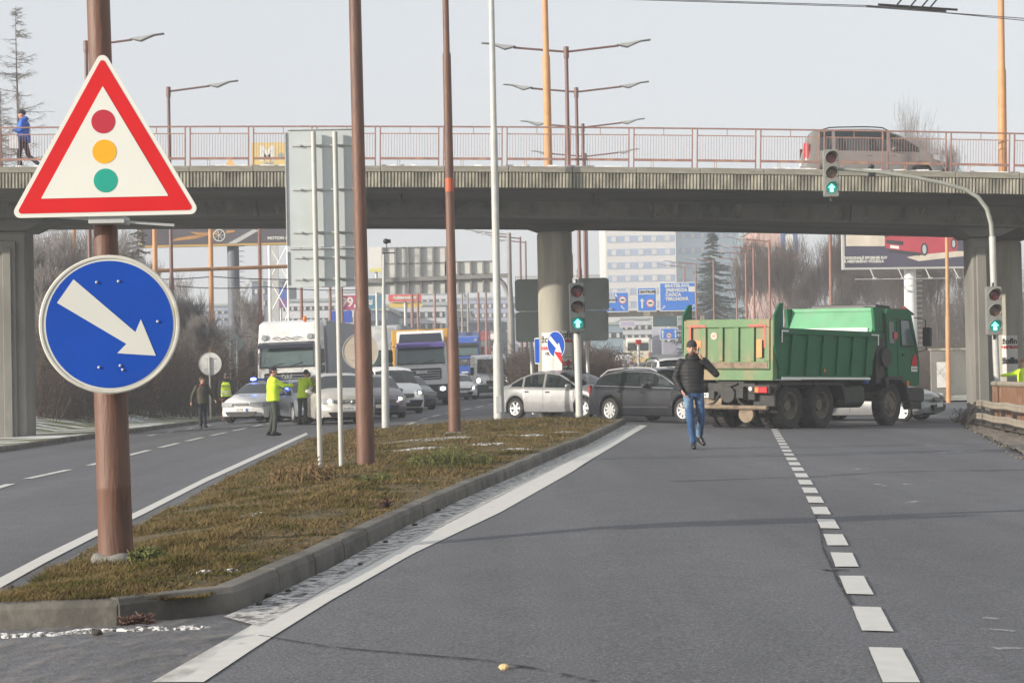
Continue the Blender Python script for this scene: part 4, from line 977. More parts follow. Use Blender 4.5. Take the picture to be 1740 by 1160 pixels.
    if p.get('strip'):
        z, m_ = p['strip']; mb = MB()
        for s in (1, -1):
            x0, x1 = xw[0] + Ra + 0.1, xw[1] - Ra - 0.1; y = side_y(0, z); mb.box(x0, x1, min(s * (y - 0.01), s * (y + 0.014)), max(s * (y - 0.01), s * (y + 0.014)), z - 0.02, z + 0.02)
        mb.build("side_moulding", m_, t)
    mx = p.get('mirror', ws[0] - 0.22 if ws else 0.7)
    mz = float(np.interp(mx, bx, bz)) + 0.07
    for s in (1, -1):
        mb = MB(); y = side_y(mx, mz - 0.05); mb.ell((mx + 0.02, s * (y + 0.13), mz), (0.07, 0.12, 0.075), 12); mb.cbox((mx + 0.02, s * (y + 0.02), mz - 0.04), (0.05, 0.1, 0.03)); mb.build("wing_mirror", p.get('mirror_mat', p['paint']), t, smooth=50)
    if p.get('chrome'):
        mb = MB()
        for s in (1, -1):
            x0, x1 = sg[0][0], sg[-1][1]; xs_ = np.linspace(x0, x1, 14); lo_p, hi_p = [], []
            for x in xs_:
                rg = ring(x); lo_p.append((x, s * (rg[6][0] + 0.006), rg[6][1])); hi_p.append((x, s * (rg[7][0] + 0.008), rg[7][1] + 0.012))
            mb.tube(lo_p, 0.011, 5); mb.tube(hi_p, 0.011, 5)
        mb.build("window_trim", CHROME, t, smooth=50)
    if p.get('rails'):
        for s in (1, -1):
            x0, x1 = p['rails']; xs_ = np.linspace(x0, x1, 9); pts = []
            for k, x in enumerate(xs_):
                rg = ring(x); pts.append((x, s * (rg[8][0] - 0.01), rg[8][1] + (0.07 if 0 < k < 8 else 0.0)))
            mb = MB(); mb.tube(pts, 0.02, 8); mb.build("roof_rail", p.get('rail_mat', ALLOY), t, smooth=50)
    # lamps
    lz, lh, lw = p.get('hl', (0.66, 0.14, 0.42))
    for s in (1, -1):
        mb = MB(); vs = []; cols = 6
        y0, y1 = hw * 0.95 - lw, hw * 0.985
        for k in range(cols + 1):
            y = lerp(y0, y1 * 0.93, k / cols); q = (y / hw) ** 2; x = fx - nose * q - 0.0
            for z in (lz - lh / 2 + 0.02 * (1 - k / cols), lz + lh / 2): vs.append((x + 0.012, s * y, z))
        for k in range(3):
            x = fx - nose * 0.92 - 0.09 * (k + 1); y = plan(x) * 0.99 + 0.006
            for z in (lz - lh / 2 + 0.03 * k + 0.02, lz + lh / 2): vs.append((x, s * y, z))
        mb.add(vs, [(2 * k, 2 * k + 1, 2 * k + 3, 2 * k + 2) for k in range(cols + 3)]); hl = mb.build("headlight", LAMP_OFF, t, smooth=60)
        if p.get('lit'):
            mb = MB(); yb = lerp(y0, y1 * 0.9, 0.4); mb.ell((fx - nose * (yb / hw) ** 2 + 0.015, s * yb, lz), (0.02, 0.075, 0.055), 12); mb.build("bulb", LAMP_ON, hl, smooth=60)
        rz_, rh, rwd = p.get('tl', (0.8, 0.25, 0.25)); mb = MB(); vs = []
        for k in range(5):
            y = lerp(hw * 0.93 - rwd, plan(fx) * 0.965, k / 4); x = -fx + tail * (y / hw) ** 2
            for z in (rz_ - rh / 2, rz_ + rh / 2): vs.append((x - 0.012, s * y, z))
        for k in range(2):
            x = -fx + tail + 0.05 * (k + 1); y = plan(x) * 0.975 + 0.006
            for z in (rz_ - rh / 2 + 0.04 * k, rz_ + rh / 2 - 0.02 * k): vs.append((x, s * y, z))
        mb.add(vs, [(2 * k, 2 * k + 1, 2 * k + 3, 2 * k + 2) for k in range(6)]); mb.build("tail_light", LAMP_RED, t, smooth=60)
    # grille, lower intake, plates
    gz, gh, gw = p.get('grille', (0.62, 0.12, 0.8)); mb = MB(); mb.prism(rrect(-gw / 2, gw / 2, gz - gh / 2, gz + gh / 2, min(0.04, gh * 0.4)), fx - 0.03, fx + 0.014, axis='x'); gr = mb.build("grille", BLACK, t, bevel=0.01)
    mb = MB()
    for q in range(2): mb.box(fx + 0.015, fx + 0.02, -gw / 2 + 0.03, gw / 2 - 0.03, gz - gh / 4 + q * gh / 3, gz - gh / 4 + 0.012 + q * gh / 3)
    mb.build("slats", CHROME, gr)
    iz, ih, iw = p.get('intake', (0.36, 0.13, 1.0)); mb = MB(); mb.prism([(-iw / 2, iz + ih / 2), (iw / 2, iz + ih / 2), (iw / 2 - 0.1, iz - ih / 2), (-iw / 2 + 0.1, iz - ih / 2)], fx - 0.05, fx + 0.008, axis='x'); mb.build("air_intake", BLACK, t)
    pz = p.get('plate', 0.5); mb = MB(); mb.box(fx + 0.0165, fx + 0.03, -0.26, 0.26, pz - 0.055, pz + 0.055); pl = mb.build("number_plate", PLATE, t)
    mb = MB(); mb.box(fx + 0.0305, fx + 0.032, -0.255 + 0.46, 0.255, pz - 0.05, pz + 0.05); mb.build("blue_strip", SIGN_BLUE, pl)
    if p.get('reg'): text(p['reg'], 0.095, INK, pl, (fx + 0.033, -0.02, pz), (PI / 2, 0, PI / 2), depth=0.001)
    pz = p.get('rplate', 0.75); mb = MB(); mb.box(-fx - 0.02, -fx + 0.01, -0.26, 0.26, pz - 0.055, pz + 0.055); mb.build("number_plate", PLATE, t)
    mb = MB(); mb.box(xb - 0.015, xb + 0.2, -(hw - 0.25), hw - 0.25, 0.26, 0.36); mb.build("bumper_strip", p.get('bump', BLACK), t, bevel=0.02)
    return t
def put(t, px, py, D, rz, dz=0.0):
    x = X(px, D); t.location = (x, D, G(x, D) + dz); t.rotation_euler = (0, 0, rz)
    return t
SILVER = paint("silver_car_paint", (0.34, 0.345, 0.35), (0.25, 0.245, 0.235), metal=0.45)
DARKG = paint("dark_grey_car_paint", (0.012, 0.014, 0.02), (0.04, 0.039, 0.038), metal=0.0, th=(0.5, 0.9), rough=0.3)
WHITEP = paint("white_car_paint", (0.76, 0.76, 0.74), (0.48, 0.46, 0.43))
BEIGE = paint("pale_champagne_car_paint", (0.62, 0.60, 0.55), (0.38, 0.35, 0.30), metal=0.25)
TAUPE = paint("grey_brown_van_paint", (0.22, 0.205, 0.19), (0.17, 0.16, 0.15), metal=0.3)
SEDAN = dict(L=4.48, W=1.71, r=0.31, axles=(-1.36, 1.28), paint=SILVER, spokes=6, sill=0.2,
    top=[(-2.24, 0.78), (-2.2, 0.92), (-2.05, 0.98), (-1.72, 1.02), (-1.2, 1.27), (-0.75, 1.40), (-0.25, 1.425), (0.25, 1.38), (0.62, 1.22), (1.12, 0.96), (1.6, 0.87), (2.0, 0.75), (2.18, 0.63), (2.24, 0.5)],
    belt=[(-2.24, 0.76), (-2.0, 0.90), (-1.5, 0.93), (0.9, 0.88), (1.2, 0.84), (2.0, 0.68), (2.24, 0.48)],
    windscreen=(0.25, 1.08), rearscreen=(-1.66, -0.9), side=[(-1.52, -1.10), (-1.02, -0.28), (-0.20, 0.98)], doors=(-1.06, -0.24, 0.92), handles=(-0.88, -0.06), handle_mat=BLACK, strip=(0.50, SILVER), chin=0.06,
    hl=(0.64, 0.15, 0.42), tl=(0.82, 0.22, 0.35), grille=(0.62, 0.10, 0.55), plate=0.42, seats=(0.2, -0.65), mirror=0.78)
car = make_car("silver_sedan", "silver four door sedan standing behind the grass, its nose hidden by the dark estate car", "car", SEDAN)
put(car, 964, 0, 55.8, R(-42)); 
ESTATE = dict(L=4.84, W=1.82, r=0.335, axles=(-1.42, 1.36), paint=DARKG, spokes=9, sill=0.2,
    top=[(-2.42, 0.62), (-2.40, 0.92), (-2.30, 1.03), (-1.90, 1.32), (-1.70, 1.40), (-1.2, 1.45), (-0.5, 1.475), (0.2, 1.44), (0.6, 1.31), (1.18, 1.02), (1.7, 0.93), (2.2, 0.80), (2.38, 0.66), (2.42, 0.5)],
    belt=[(-2.42, 0.60), (-2.38, 0.88), (-2.1, 0.99), (-1.0, 0.96), (0.9, 0.90), (1.3, 0.86), (2.2, 0.7), (2.42, 0.48)],
    windscreen=(0.28, 1.14), rearscreen=(-2.28, -1.9), side=[(-2.0, -1.30), (-1.24, -0.36), (-0.29, 1.0)], doors=(-1.27, -0.32, 0.95), handles=(-1.05, -0.12), strip=(0.42, BLACK), chrome=True, rails=(-1.9, 0.25), rail_mat=ALLOY, tail=0.10,
    hl=(0.68, 0.15, 0.45), tl=(0.88, 0.26, 0.30), grille=(0.64, 0.14, 0.6), seats=(0.15, -0.8))
car = make_car("estate_car", "dark grey estate car with chrome window trim and silver roof rails, dented into the sedan", "car", ESTATE)
put(car, 1136, 0, 51.3, R(-49), dz=0.02)
# light car beyond the truck cab
CITY = dict(L=4.3, W=1.76, r=0.31, axles=(-1.25, 1.32), paint=SILVER, spokes=7, sill=0.2,
    top=[(-2.15, 0.7), (-2.13, 1.0), (-1.95, 1.25), (-1.7, 1.40), (-1.1, 1.47), (-0.2, 1.48), (0.3, 1.40), (1.1, 1.02), (1.5, 0.93), (1.9, 0.80), (2.1, 0.66), (2.15, 0.5)],
    belt=[(-2.15, 0.68), (-2.1, 0.93), (-1.5, 0.95), (0.9, 0.88), (1.3, 0.84), (1.95, 0.7), (2.15, 0.48)],
    windscreen=(0.28, 1.04), rearscreen=(-2.08, -1.75), side=[(-1.8, -1.2), (-1.12, -0.25), (-0.18, 0.95)], doors=(-1.15, -0.22, 0.9), handles=(-0.95, 0.0),
    hl=(0.70, 0.17, 0.40), tl=(0.9, 0.25, 0.3), grille=(0.62, 0.10, 0.9), intake=(0.38, 0.18, 1.1), plate=0.46, nose=0.22, seats=(0.15, -0.7))
car = make_car("silver_hatchback", "silver car poking out from behind the front wheel of the green dump truck", "car", dict(CITY, lit=False))
put(car, 1474, 0, 55.0, R(-32), dz=-0.02)
# people mover in the left carriageway
MPV = dict(CITY, L=4.3, W=1.80, r=0.315, paint=BEIGE, lit=True,
    top=[(-2.15, 0.7), (-2.13, 1.1), (-2.0, 1.48), (-1.8, 1.58), (-1.0, 1.62), (-0.1, 1.62), (0.4, 1.54), (1.2, 1.12), (1.55, 1.02), (1.95, 0.88), (2.1, 0.74), (2.15, 0.55)],
    belt=[(-2.15, 0.7), (-2.1, 1.0), (-1.5, 1.02), (0.9, 0.96), (1.3, 0.92), (1.95, 0.76), (2.15, 0.53)], windscreen=(0.4, 1.15), side=[(-1.85, -1.25), (-1.15, -0.25), (-0.18, 1.05)],
    hl=(0.74, 0.15, 0.42), grille=(0.73, 0.09, 0.95), intake=(0.33, 0.14, 1.3), plate=0.50, reg="ZA·BTG", glass=GLASS_D)
car = make_car("people_mover", "pale champagne people mover facing us between the white sign posts and the brown pole", "car", MPV)
put(car, 574, 0, 60.5, R(-90 + 14)); 
t_ = text("VW", 0.10, CHROME, car, (2.172, 0, 0.735), (PI / 2, 0, PI / 2), name="badge")
mb = MB(); mb.lathe([(0.075, 0), (0.088, 0.012), (0.095, 0)], 24, axis='x', c=(2.165, 0, 0.735)); mb.build("badge_ring", CHROME, car, smooth=60)
HATCH = dict(CITY, paint=paint("blue_silver_car_paint", (0.24, 0.27, 0.31), (0.2, 0.2, 0.2), metal=0.4), glass=GLASS_D, lit=False)
car = make_car("silver_hatchback", "blue silver car squeezed in on the near-left flank of the champagne people mover", "car", HATCH); put(car, 522, 0, 66.5, R(-90 + 20))
SUV = dict(CITY, paint=paint("violet_grey_car_paint", (0.22, 0.20, 0.22), (0.2, 0.19, 0.18), metal=0.4), glass=GLASS_D, lit=True, W=1.80, top=[(x, z * 1.04) for x, z in CITY['top']])
car = make_car("grey_crossover", "violet grey car with lit headlamps between the brown pole and the slim camera pole", "car", SUV); put(car, 632, 0, 66.0, R(-90 + 14))
VANLET = dict(CITY, L=4.35, W=1.82, paint=WHITEP, lit=True, mirror_mat=BLACK,
    top=[(-2.17, 0.7), (-2.15, 1.5), (-2.05, 1.78), (-1.8, 1.84), (-0.6, 1.85), (0.3, 1.80), (0.6, 1.70), (1.3, 1.18), (1.6, 1.08), (2.0, 0.92), (2.12, 0.75), (2.17, 0.55)],
    belt=[(-2.17, 0.7), (-2.12, 1.08), (-1.5, 1.08), (0.9, 1.02), (1.35, 0.98), (2.0, 0.78), (2.17, 0.53)], windscreen=(0.6, 1.28), side=[(-1.9, -1.2), (-1.1, -0.1), (0.0, 1.1)], hl=(0.82, 0.2, 0.36), grille=(0.72, 0.14, 0.8), intake=(0.42, 0.26, 1.5), plate=0.5, tumble=0.16)
car = make_car("small_white_van", "small white delivery van with black bumper right of the slim camera pole", "van", VANLET); put(car, 662, 0, 73.5, R(-90 + 18))
TROOPER = dict(CITY, paint=paint("dark_silver_car_paint", (0.10, 0.11, 0.12), (0.16, 0.16, 0.15), metal=0.4), glass=GLASS_D, W=1.8, top=[(x, z * 1.02) for x, z in CITY['top']])
car = make_car("dark_hatchback", "dark grey car tucked behind the right flank of the small white van", "car", TROOPER); put(car, 686, 0, 80.0, R(-90 + 20))
car = make_car("white_hatchback", "white car between the band painted pole and the tall white van", "car", dict(CITY, paint=WHITEP, glass=GLASS_D, lit=True)); put(car, 776, 0, 108, R(-90 + 12))
# police car
POL = dict(CITY, L=4.35, W=1.78, paint=WHITEP, lit=False, hl=(0.66, 0.17, 0.5), grille=(0.68, 0.08, 0.62), intake=(0.34, 0.15, 1.2), plate=0.47, glass=GLASS_D, nose=0.26, reg="ZA·PB")
car = make_car("police_car", "white police car with green stripes and a lit blue roof lamp", "car", POL); put(car, 450, 0, 68.5, R(-90 - 16)); 
GREENS = mat("police_green_stripe", (0.05, 0.30, 0.10), 0.4, coat=0.3)
mb = MB()
for s in (1, -1): mb.box(-1.6, 1.0, min(s * 0.885, s * 0.897), max(s * 0.885, s * 0.897), 0.50, 0.66)
mb.build("green_stripe", GREENS, car)
mb = MB(); mb.prism([(-0.15, 1.49), (0.15, 1.49), (0.1, 1.58), (-0.1, 1.58)], -0.62, 0.62); bar = mb.build("light_bar", mat("dark_blue_lamp_cover", (0.01, 0.03, 0.25), 0.2), car, bevel=0.02, loc=(-0.1, 0, 0))
mb = MB(); mb.ell((0.10, -0.45, 1.55), (0.07, 0.12, 0.06), 12); mb.build("blue_lamp", mat("lit_blue_lamp", (0.05, 0.1, 1), 0.2, emit=((0.10, 0.2, 1.0), 18)), bar, smooth=60)
t_ = text("POLÍCIA", 0.16, SIGN_BLUE, car, (1.62, 0, 0.975), (R(14), 0, PI / 2), name="lettering")
t_.rotation_euler = (R(12), 0, PI / 2)
car = make_car("police_car", "second police car, green and white, parked half hidden between the two officers", "car", dict(POL, paint=paint("police_green_white", (0.42, 0.5, 0.42), (0.3, 0.3, 0.28)), reg=None)); put(car, 485, 0, 74.0, R(-90 + 8))
# white pickup/SUV roof seen over the estate car
car = make_car("white_suv", "white off-roader seen from behind above the estate car's bonnet, red lamp in its window", "car", dict(VANLET, lit=False, mirror_mat=WHITEP, rearscreen=(-2.14, -2.0), glass=GLASS_D, rails=(-1.9, 0.3), rail_mat=BLACK)); put(car, 1136, 0, 63, R(96), dz=0.0)
mb = MB(); mb.box(-2.215, -2.16, -0.70, 0.70, 1.15, 1.66); rwn = mb.build("rear_window", GLASS_D, car, bevel=0.05)
mb = MB(); mb.box(-2.23, -2.216, 0.02, 0.14, 1.34, 1.60); mb.build("brake_light", mat("lit_brake_lamp", (0.8, 0.02, 0.03), 0.3, emit=((1, 0.03, 0.05), 0.7)), rwn, bevel=0.03)
# van on the overpass
VANB = dict(VANLET, L=4.5, paint=TAUPE, lit=False, windscreen=(0.75, 1.55), side=[(-1.75, -1.35), (-1.25, 0.35), (0.45, 1.35)], mirror_mat=TAUPE, glass=GLASS, handles=(-0.2, 0.55), doors=(0.4, 1.35), seats=(0.3, -0.7),
    top=[(-2.25, 0.9), (-2.2, 1.25), (-2.05, 1.7), (-1.9, 1.80), (-1.2, 1.84), (-0.2, 1.85), (0.3, 1.81), (0.75, 1.66), (1.6, 1.12), (1.9, 1.0), (2.15, 0.82), (2.25, 0.6)],
    belt=[(-2.25, 0.85), (-2.2, 1.08), (-1.5, 1.1), (1.2, 1.04), (1.65, 0.98), (2.05, 0.8), (2.25, 0.58)], axles=(-1.4, 1.45), hl=(0.85, 0.2, 0.36), tl=(1.1, 0.5, 0.18), rails=(-1.7, 0.5), rail_mat=BLACK)
car = make_car("people_carrier", "grey brown people carrier driving across the overpass behind the railing", "van", VANB)
xv = X(1489, 59.6); car.location = (xv, 59.6, ztop(xv) + 0.16); car.rotation_euler = (0, 0.022, R(-4))
# ================================================================== TRUCKS
def put2(t, p, rz, L_=5.0):
    """stand a long vehicle on the sloping ground: p = origin on the ground, heading rz"""
    h = Vector((math.cos(rz), math.sin(rz), 0)); s_ = Vector((-math.sin(rz), math.cos(rz), 0))
    g = lambda v: Vector((v.x, v.y, G(v.x, v.y)))
    a, b = g(p), g(p + h * L_); x = (b - a).normalized() * (1 if L_ > 0 else -1); c, d = g(p + s_), g(p - s_); y = (c - d).normalized(); z = x.cross(y).normalized(); y = z.cross(x)
    M = Matrix((x, y, z)).transposed().to_4x4(); t.rotation_euler = M.to_euler(); t.location = a
# ------------------------------------------------------------------ green three-axle dump truck
GREEN = mat("deep_green_truck_paint", (0.004, 0.115, 0.048), 0.5, var=0.14, vs=2.2, spec=0.3, col2=(0.03, 0.10, 0.05), th=(0.5, 0.8), bump=0.08, bs=5)
GREEN_F = mat("faded_green_tailgate_paint", (0.105, 0.20, 0.085), 0.6, var=0.14, vs=2.5, bump=0.1, bs=20, col2=(0.26, 0.19, 0.10), th=(0.47, 0.60), stretch=(1, 1, 0.3))
GREEN_L = mat("light_green_inner_wall", (0.09, 0.30, 0.15), 0.55, var=0.14, vs=2, col2=(0.13, 0.30, 0.18), th=(0.5, 0.7), bump=0.15, bs=6)
RUSTY = mat("dusty_rusty_steel", (0.24, 0.185, 0.13), 0.85, var=0.3, vs=5, bump=0.3, col2=(0.11, 0.075, 0.055), th=(0.48, 0.65))
CHASS = mat("greasy_chassis_black", (0.03, 0.03, 0.029), 0.7, var=0.4, vs=5, bump=0.3, col2=(0.09, 0.08, 0.065), th=(0.55, 0.75))
HUBM = mat("muddy_wheel_disc", (0.17, 0.145, 0.11), 0.8, var=0.25, vs=8, bump=0.2, col2=(0.09, 0.085, 0.075), th=(0.5, 0.7))
REDF = mat("faded_red_edge_tape", (0.55, 0.10, 0.07), 0.6, var=0.2, vs=6); ORF = mat("orange_reflector_sheet", (0.85, 0.22, 0.05), 0.4, var=0.15, vs=9)
tt = thing("dump_truck", "green three axle dump truck stopped across the lanes, seen from behind", "truck")
# tipper body: floor, tailgate, walls
mb = MB(); mb.box(0.06, 4.10, -1.22, 1.22, 1.22, 1.42); mb.box(-0.02, 0.06, -1.24, 1.24, 1.17, 1.42); mb.build("body_floor", GREEN_F, tt, bevel=0.01)
mb = MB(); mb.box(0.0, 0.08, -1.17, 1.17, 1.46, 2.62)                      # tailgate skin
mb.box(-0.05, -0.0025, -1.17, 1.17, 2.44, 2.64); mb.box(-0.05, -0.0025, -1.17, 1.17, 1.44, 1.62)
for y0, w_ in ((-1.17, 0.14), (-0.75, 0.12), (-0.32, 0.12), (0.12, 0.12), (0.60, 0.14), (1.03, 0.14)): mb.box(-0.055, -0.003, y0, y0 + w_, 1.6225, 2.4375)
tg = mb.build("tailgate", GREEN_F, tt, bevel=0.012)
mb = MB(); mb.box(-0.06, -0.0505, -1.12, 1.12, 1.46, 1.60); mb.build("rusty_sill", RUSTY, tg)
mb = MB()
for s in (1, -1):
    y0 = s * 1.02; mb.box(-0.0625, -0.0565, min(y0, y0 + s * 0.055), max(y0, y0 + s * 0.055), 1.95, 2.50); mb.box(-0.0625, -0.0565, min(s * 0.60, s * 1.018), max(s * 0.60, s * 1.018), 2.45, 2.505)
mb.build("red_corner_tape", REDF, tg)
for y_, z0, z1 in ((-0.90, 1.72, 2.15), (0.80, 1.95, 2.12)):
    mb = MB(); mb.box(-0.0665, -0.063 if y_ > 0 else -0.0585, y_ - 0.07, y_ + 0.07, z0, z1); mb.build("reflector", ORF, tg)
mb = MB(); mb.prism(circ(0.40, 2.24, 0.09, 20), -0.012, -0.006, axis='x'); mb.build("round_sticker", mat("faded_pink_sticker", (0.62, 0.42, 0.36), 0.6, var=0.2, vs=20), tg); text("60", 0.09, REDF, tg, (-0.014, 0.40, 2.24), (PI / 2, 0, -PI / 2), depth=0.001)
for s in (1, -1):   # corner posts with ears
    mb = MB(); mb.box(-0.03, 0.16, min(s * 1.18, s * 1.25), max(s * 1.18, s * 1.25), 1.20, 2.62); mb.build("corner_post", GREEN_F, tt, bevel=0.01)
    mb = MB(); mb.prism([(-0.05, 2.0), (-0.05, 2.72), (0.18, 3.02), (0.30, 3.02), (0.30, 1.42), (0.17, 1.42)], min(s * 1.252, s * 1.30), max(s * 1.252, s * 1.30)); mb.build("ear_plate", GREEN, tt, bevel=0.01)
def side_wall(s, ztop_, m_out, m_in, name):
    y0, y1 = s * 1.22, s * 1.28; a, b = min(y0, y1), max(y0, y1); mb = MB(); xe = 0.42 if s > 0 else 0.16
    mb.prism([(xe, 1.20), (xe, ztop_), (4.62, ztop_), (4.05, 1.20)], a, b)
    o = mb.build(name, m_out, tt)
    mb = MB(); yo = s * 1.2825; yp = s * 1.34; a, b = min(yo, yp), max(yo, yp)
    mb.box(xe + 0.02, 4.6, a, b, min(2.42, ztop_) - 0.14, min(2.42, ztop_) + 0.0)
    mb.box(xe + 0.02, 4.03, a, b, 1.2, 1.30)
    for k in range(6):
        xk = 0.55 + k * 0.66; lean = 0.11
        mb.prism([(xk, 1.3025), (xk + lean, 2.2775), (xk + 0.30 + lean, 2.2775), (xk + 0.30, 1.3025)], a, s * 1.315 if s > 0 else b) if False else mb.prism([(xk, 1.3025), (xk + lean, 2.2775), (xk + 0.30 + lean, 2.2775), (xk + 0.30, 1.3025)], min(yo, s * 1.33), max(yo, s * 1.33))
    mb.build("wall_ribs", m_out, o, bevel=0.008)
    return o
sw = side_wall(-1, 2.43, GREEN, GREEN, "side_wall")
mb = MB(); mb.box(0.18, 4.05, -1.348, -1.342, 1.20, 1.255); mb.build("white_edge_stripe", WHITE, sw)
mb = MB(); mb.box(0.18, 0.46, -1.3475, -1.3415, 2.34, 2.375); mb.box(0.18, 0.215, -1.3475, -1.3415, 2.08, 2.338); mb.box(4.1, 4.45, -1.3475, -1.3415, 2.33, 2.36); mb.box(4.40, 4.44, -1.3475, -1.3415, 2.08, 2.328); mb.build("corner_tape", WHITE, sw)
mb = MB(); mb.ell((2.0, -1.345, 1.42), (0.035, 0.012, 0.045), 10); mb.build("side_marker", LAMP_OR, sw, smooth=60)
sl = side_wall(1, 2.43, GREEN, GREEN_L, "side_wall")
mb = MB(); mb.prism([(4.0, 1.42), (4.52, 3.04), (4.62, 3.04), (4.15, 1.2)], -1.21, 1.21); fw = mb.build("front_wall", GREEN_L, tt, bevel=0.01)
mb = MB(); mb.box(4.47, 4.53, -1.2, 1.2, 2.97, 3.06); mb.build("top_lip", GREEN_L, fw)
for s in (1, -1):
    mb = MB(); mb.prism([(4.36, 2.44), (4.26, 3.06), (4.70, 3.06), (4.66, 2.44)], min(s * 1.215, s * 1.29), max(s * 1.215, s * 1.29)); mb.build("wing_plate", GREEN, fw, bevel=0.01)
mb = MB(); mb.box(4.30, 4.36, -1.1, 1.1, 2.42, 2.53); mb.build("white_board", WHITE, fw)
mb = MB(); mb.prism([(-1.20, 1.42), (-1.20, 2.2), (-0.6, 2.34), (0.4, 2.38), (1.19, 2.3), (1.19, 1.42)], 0.10, 4.2, axis='x'); mb.v = [(x, y, z + (0.05 * math.sin(x * 2 + y) if z > 2 else 0)) for x, y, z in mb.v]
mb.build("snow_covered_load", mat("snow_dusted_load", (0.72, 0.70, 0.62), 0.9, var=0.12, vs=5, bump=0.4, bs=8), tt)
# chassis
mb = MB(); mb.box(0.1, 6.3, -0.38, 0.38, 0.86, 1.17); mb.cyl((0.6, 0, 0.62), (5.7, 0, 0.62), 0.17, n=14); mb.build("chassis_frame", CHASS, tt, bevel=0.02)
mb = MB(); mb.box(-0.02, 0.10, -0.75, 0.55, 0.70, 1.10); mb.cyl((-0.10, -0.05, 0.82), (0.1, -0.05, 0.82), 0.2, n=16); mb.cbox((-0.08, -0.42, 0.88), (0.14, 0.2, 0.28)); mb.cbox((-0.06, 0.38, 0.80), (0.14, 0.16, 0.2)); mb.tube([(-0.04, 0.7, 0.5), (-0.06, 0.35, 0.62), (-0.05, 0.1, 0.95), (-0.05, -0.3, 1.1)], 0.03, 8); mb.tube([(-0.04, -0.6, 0.5), (-0.06, -0.35, 0.65), (-0.05, -0.3, 0.95)], 0.03, 8); mb.build("hitch_block", CHASS, tt, bevel=0.015)
mb = MB(); mb.lathe([(0, -0.06), (0.20, -0.06), (0.21, 0.0), (0.12, 0.05), (0, 0.08)], 20, axis='x', c=(-0.02, -0.55, 0.36)); mb.build("differential_cover", RUSTY, tt, smooth=50)
mb = MB(); mb.tube([(-0.10, -1.15, 0.52), (-0.10, 1.20, 0.52)], 0.055, 12); mb.build("bumper_bar", RUSTY, tt, smooth=50)
mb = MB(); mb.prism([(0.0, 0.54), (0.0, 0.74), (-0.03, 0.74), (-0.06, 0.54)], 0.15, 1.2); mb.prism([(0.0, 0.50), (0.0, 0.70), (-0.06, 0.70), (-0.12, 0.50)], -1.2, -0.55) if False else None; mb.build("bumper_plate", RUSTY, tt, bevel=0.02)
for s in (1, -1):
    mb = MB(); mb.box(-0.06, 0.02, min(s * 0.62, s * 1.18), max(s * 0.62, s * 1.18), 0.86, 1.06) ; mb.build("lamp_bracket", CHASS, tt, bevel=0.01)
    mb = MB(); mb.box(-0.10, -0.0625, min(s * 0.80, s * 1.14), max(s * 0.80, s * 1.14), 0.87, 1.02); tl = mb.build("tail_light", LAMP_RED, tt, bevel=0.015)
    mb = MB(); mb.box(-0.104, -0.1005, min(s * 0.81, s * 0.90), max(s * 0.81, s * 0.90), 0.885, 1.005); mb.build("indicator", LAMP_OR, tl)
    mb = MB(); mb.lathe([(0, -0.1), (0.055, -0.1), (0.06, -0.06)], 16, axis='x', c=(0, s * 0.68, 0.97)); mb.build("reversing_lamp", LAMP_OFF, tt, smooth=60)
    mb = MB(); mb.prism([(0.12, 0.55), (0.10, 0.95), (0.38, 1.17), (0.42, 1.12), (0.17, 0.90), (0.19, 0.55)], min(s * 0.62, s * 1.2), max(s * 0.62, s * 1.2)); mb.build("mudguard", CHASS, tt, bevel=0.01)
mb = MB(); mb.box(-0.075, -0.0625, 0.12 + 0.25, 0.12 + 0.77, 0.745, 0.855); pl = mb.build("number_plate", PLATE, tt); text("ZA·734 CH", 0.10, INK, pl, (-0.077, 0.63, 0.80), (PI / 2, 0, -PI / 2), depth=0.001, bold=0.003)
def truck_wheel(x, s, dual, steer=0):
    r = 0.56; ys = (0.92, 0.62) if dual else (0.98,)
    for k, y in enumerate(ys):
        mb = MB(); h = 0.145; R_ = 0.335
        mb.lathe([(R_, -h * 0.8), (r * 0.8, -h), (r * 0.94, -h), (r, -h * 0.75), (r, h * 0.75), (r * 0.94, h), (r * 0.8, h), (R_, h * 0.8), (R_, -h * 0.8)], 36, axis='y')
        for q in range(36):
            a = 2 * PI * q / 36; mb2 = [(math.cos(a + da) * rr2, yy2, math.sin(a + da) * rr2) for yy2 in (-h * 0.72, h * 0.72) for da, rr2 in ((-0.05, r - 0.004), (0.05, r - 0.004), (0.04, r + 0.018), (-0.04, r + 0.018))]
            mb.add(mb2, [(0, 1, 2, 3), (7, 6, 5, 4), (2, 6, 7, 3), (1, 5, 6, 2), (0, 3, 7, 4)])
        w_ = mb.build("wheel", RUBBER, tt, smooth=40, loc=(x, s * y, r), rot=(0, 0, steer))
        mb = MB(); f = s * h
        if dual: prof = [(R_ * 1.02, f * 0.8), (R_ * 0.93, f * 0.75), (R_ * 0.86, -f * 0.4), (R_ * 0.5, -f * 0.7), (R_ * 0.42, -f * 0.5), (R_ * 0.40, f * 0.3), (0, f * 0.4)]
        else: prof = [(R_ * 1.02, f * 0.8), (R_ * 0.92, f * 0.8), (R_ * 0.84, f * 0.3), (R_ * 0.55, f * 0.75), (R_ * 0.45, f * 0.8), (R_ * 0.4, f * 1.15), (0, f * 1.2)]
        mb.lathe(prof, 28, axis='y')
        for q in range(10):
            a = 2 * PI * q / 10; yb = -f * 0.66 if dual else f * 0.55; mb.cyl((R_ * 0.66 * math.cos(a), yb, R_ * 0.66 * math.sin(a)), (R_ * 0.66 * math.cos(a), yb + s * 0.05, R_ * 0.66 * math.sin(a)), 0.018, n=6)
        mb.build("rim", HUBM, w_, smooth=35)
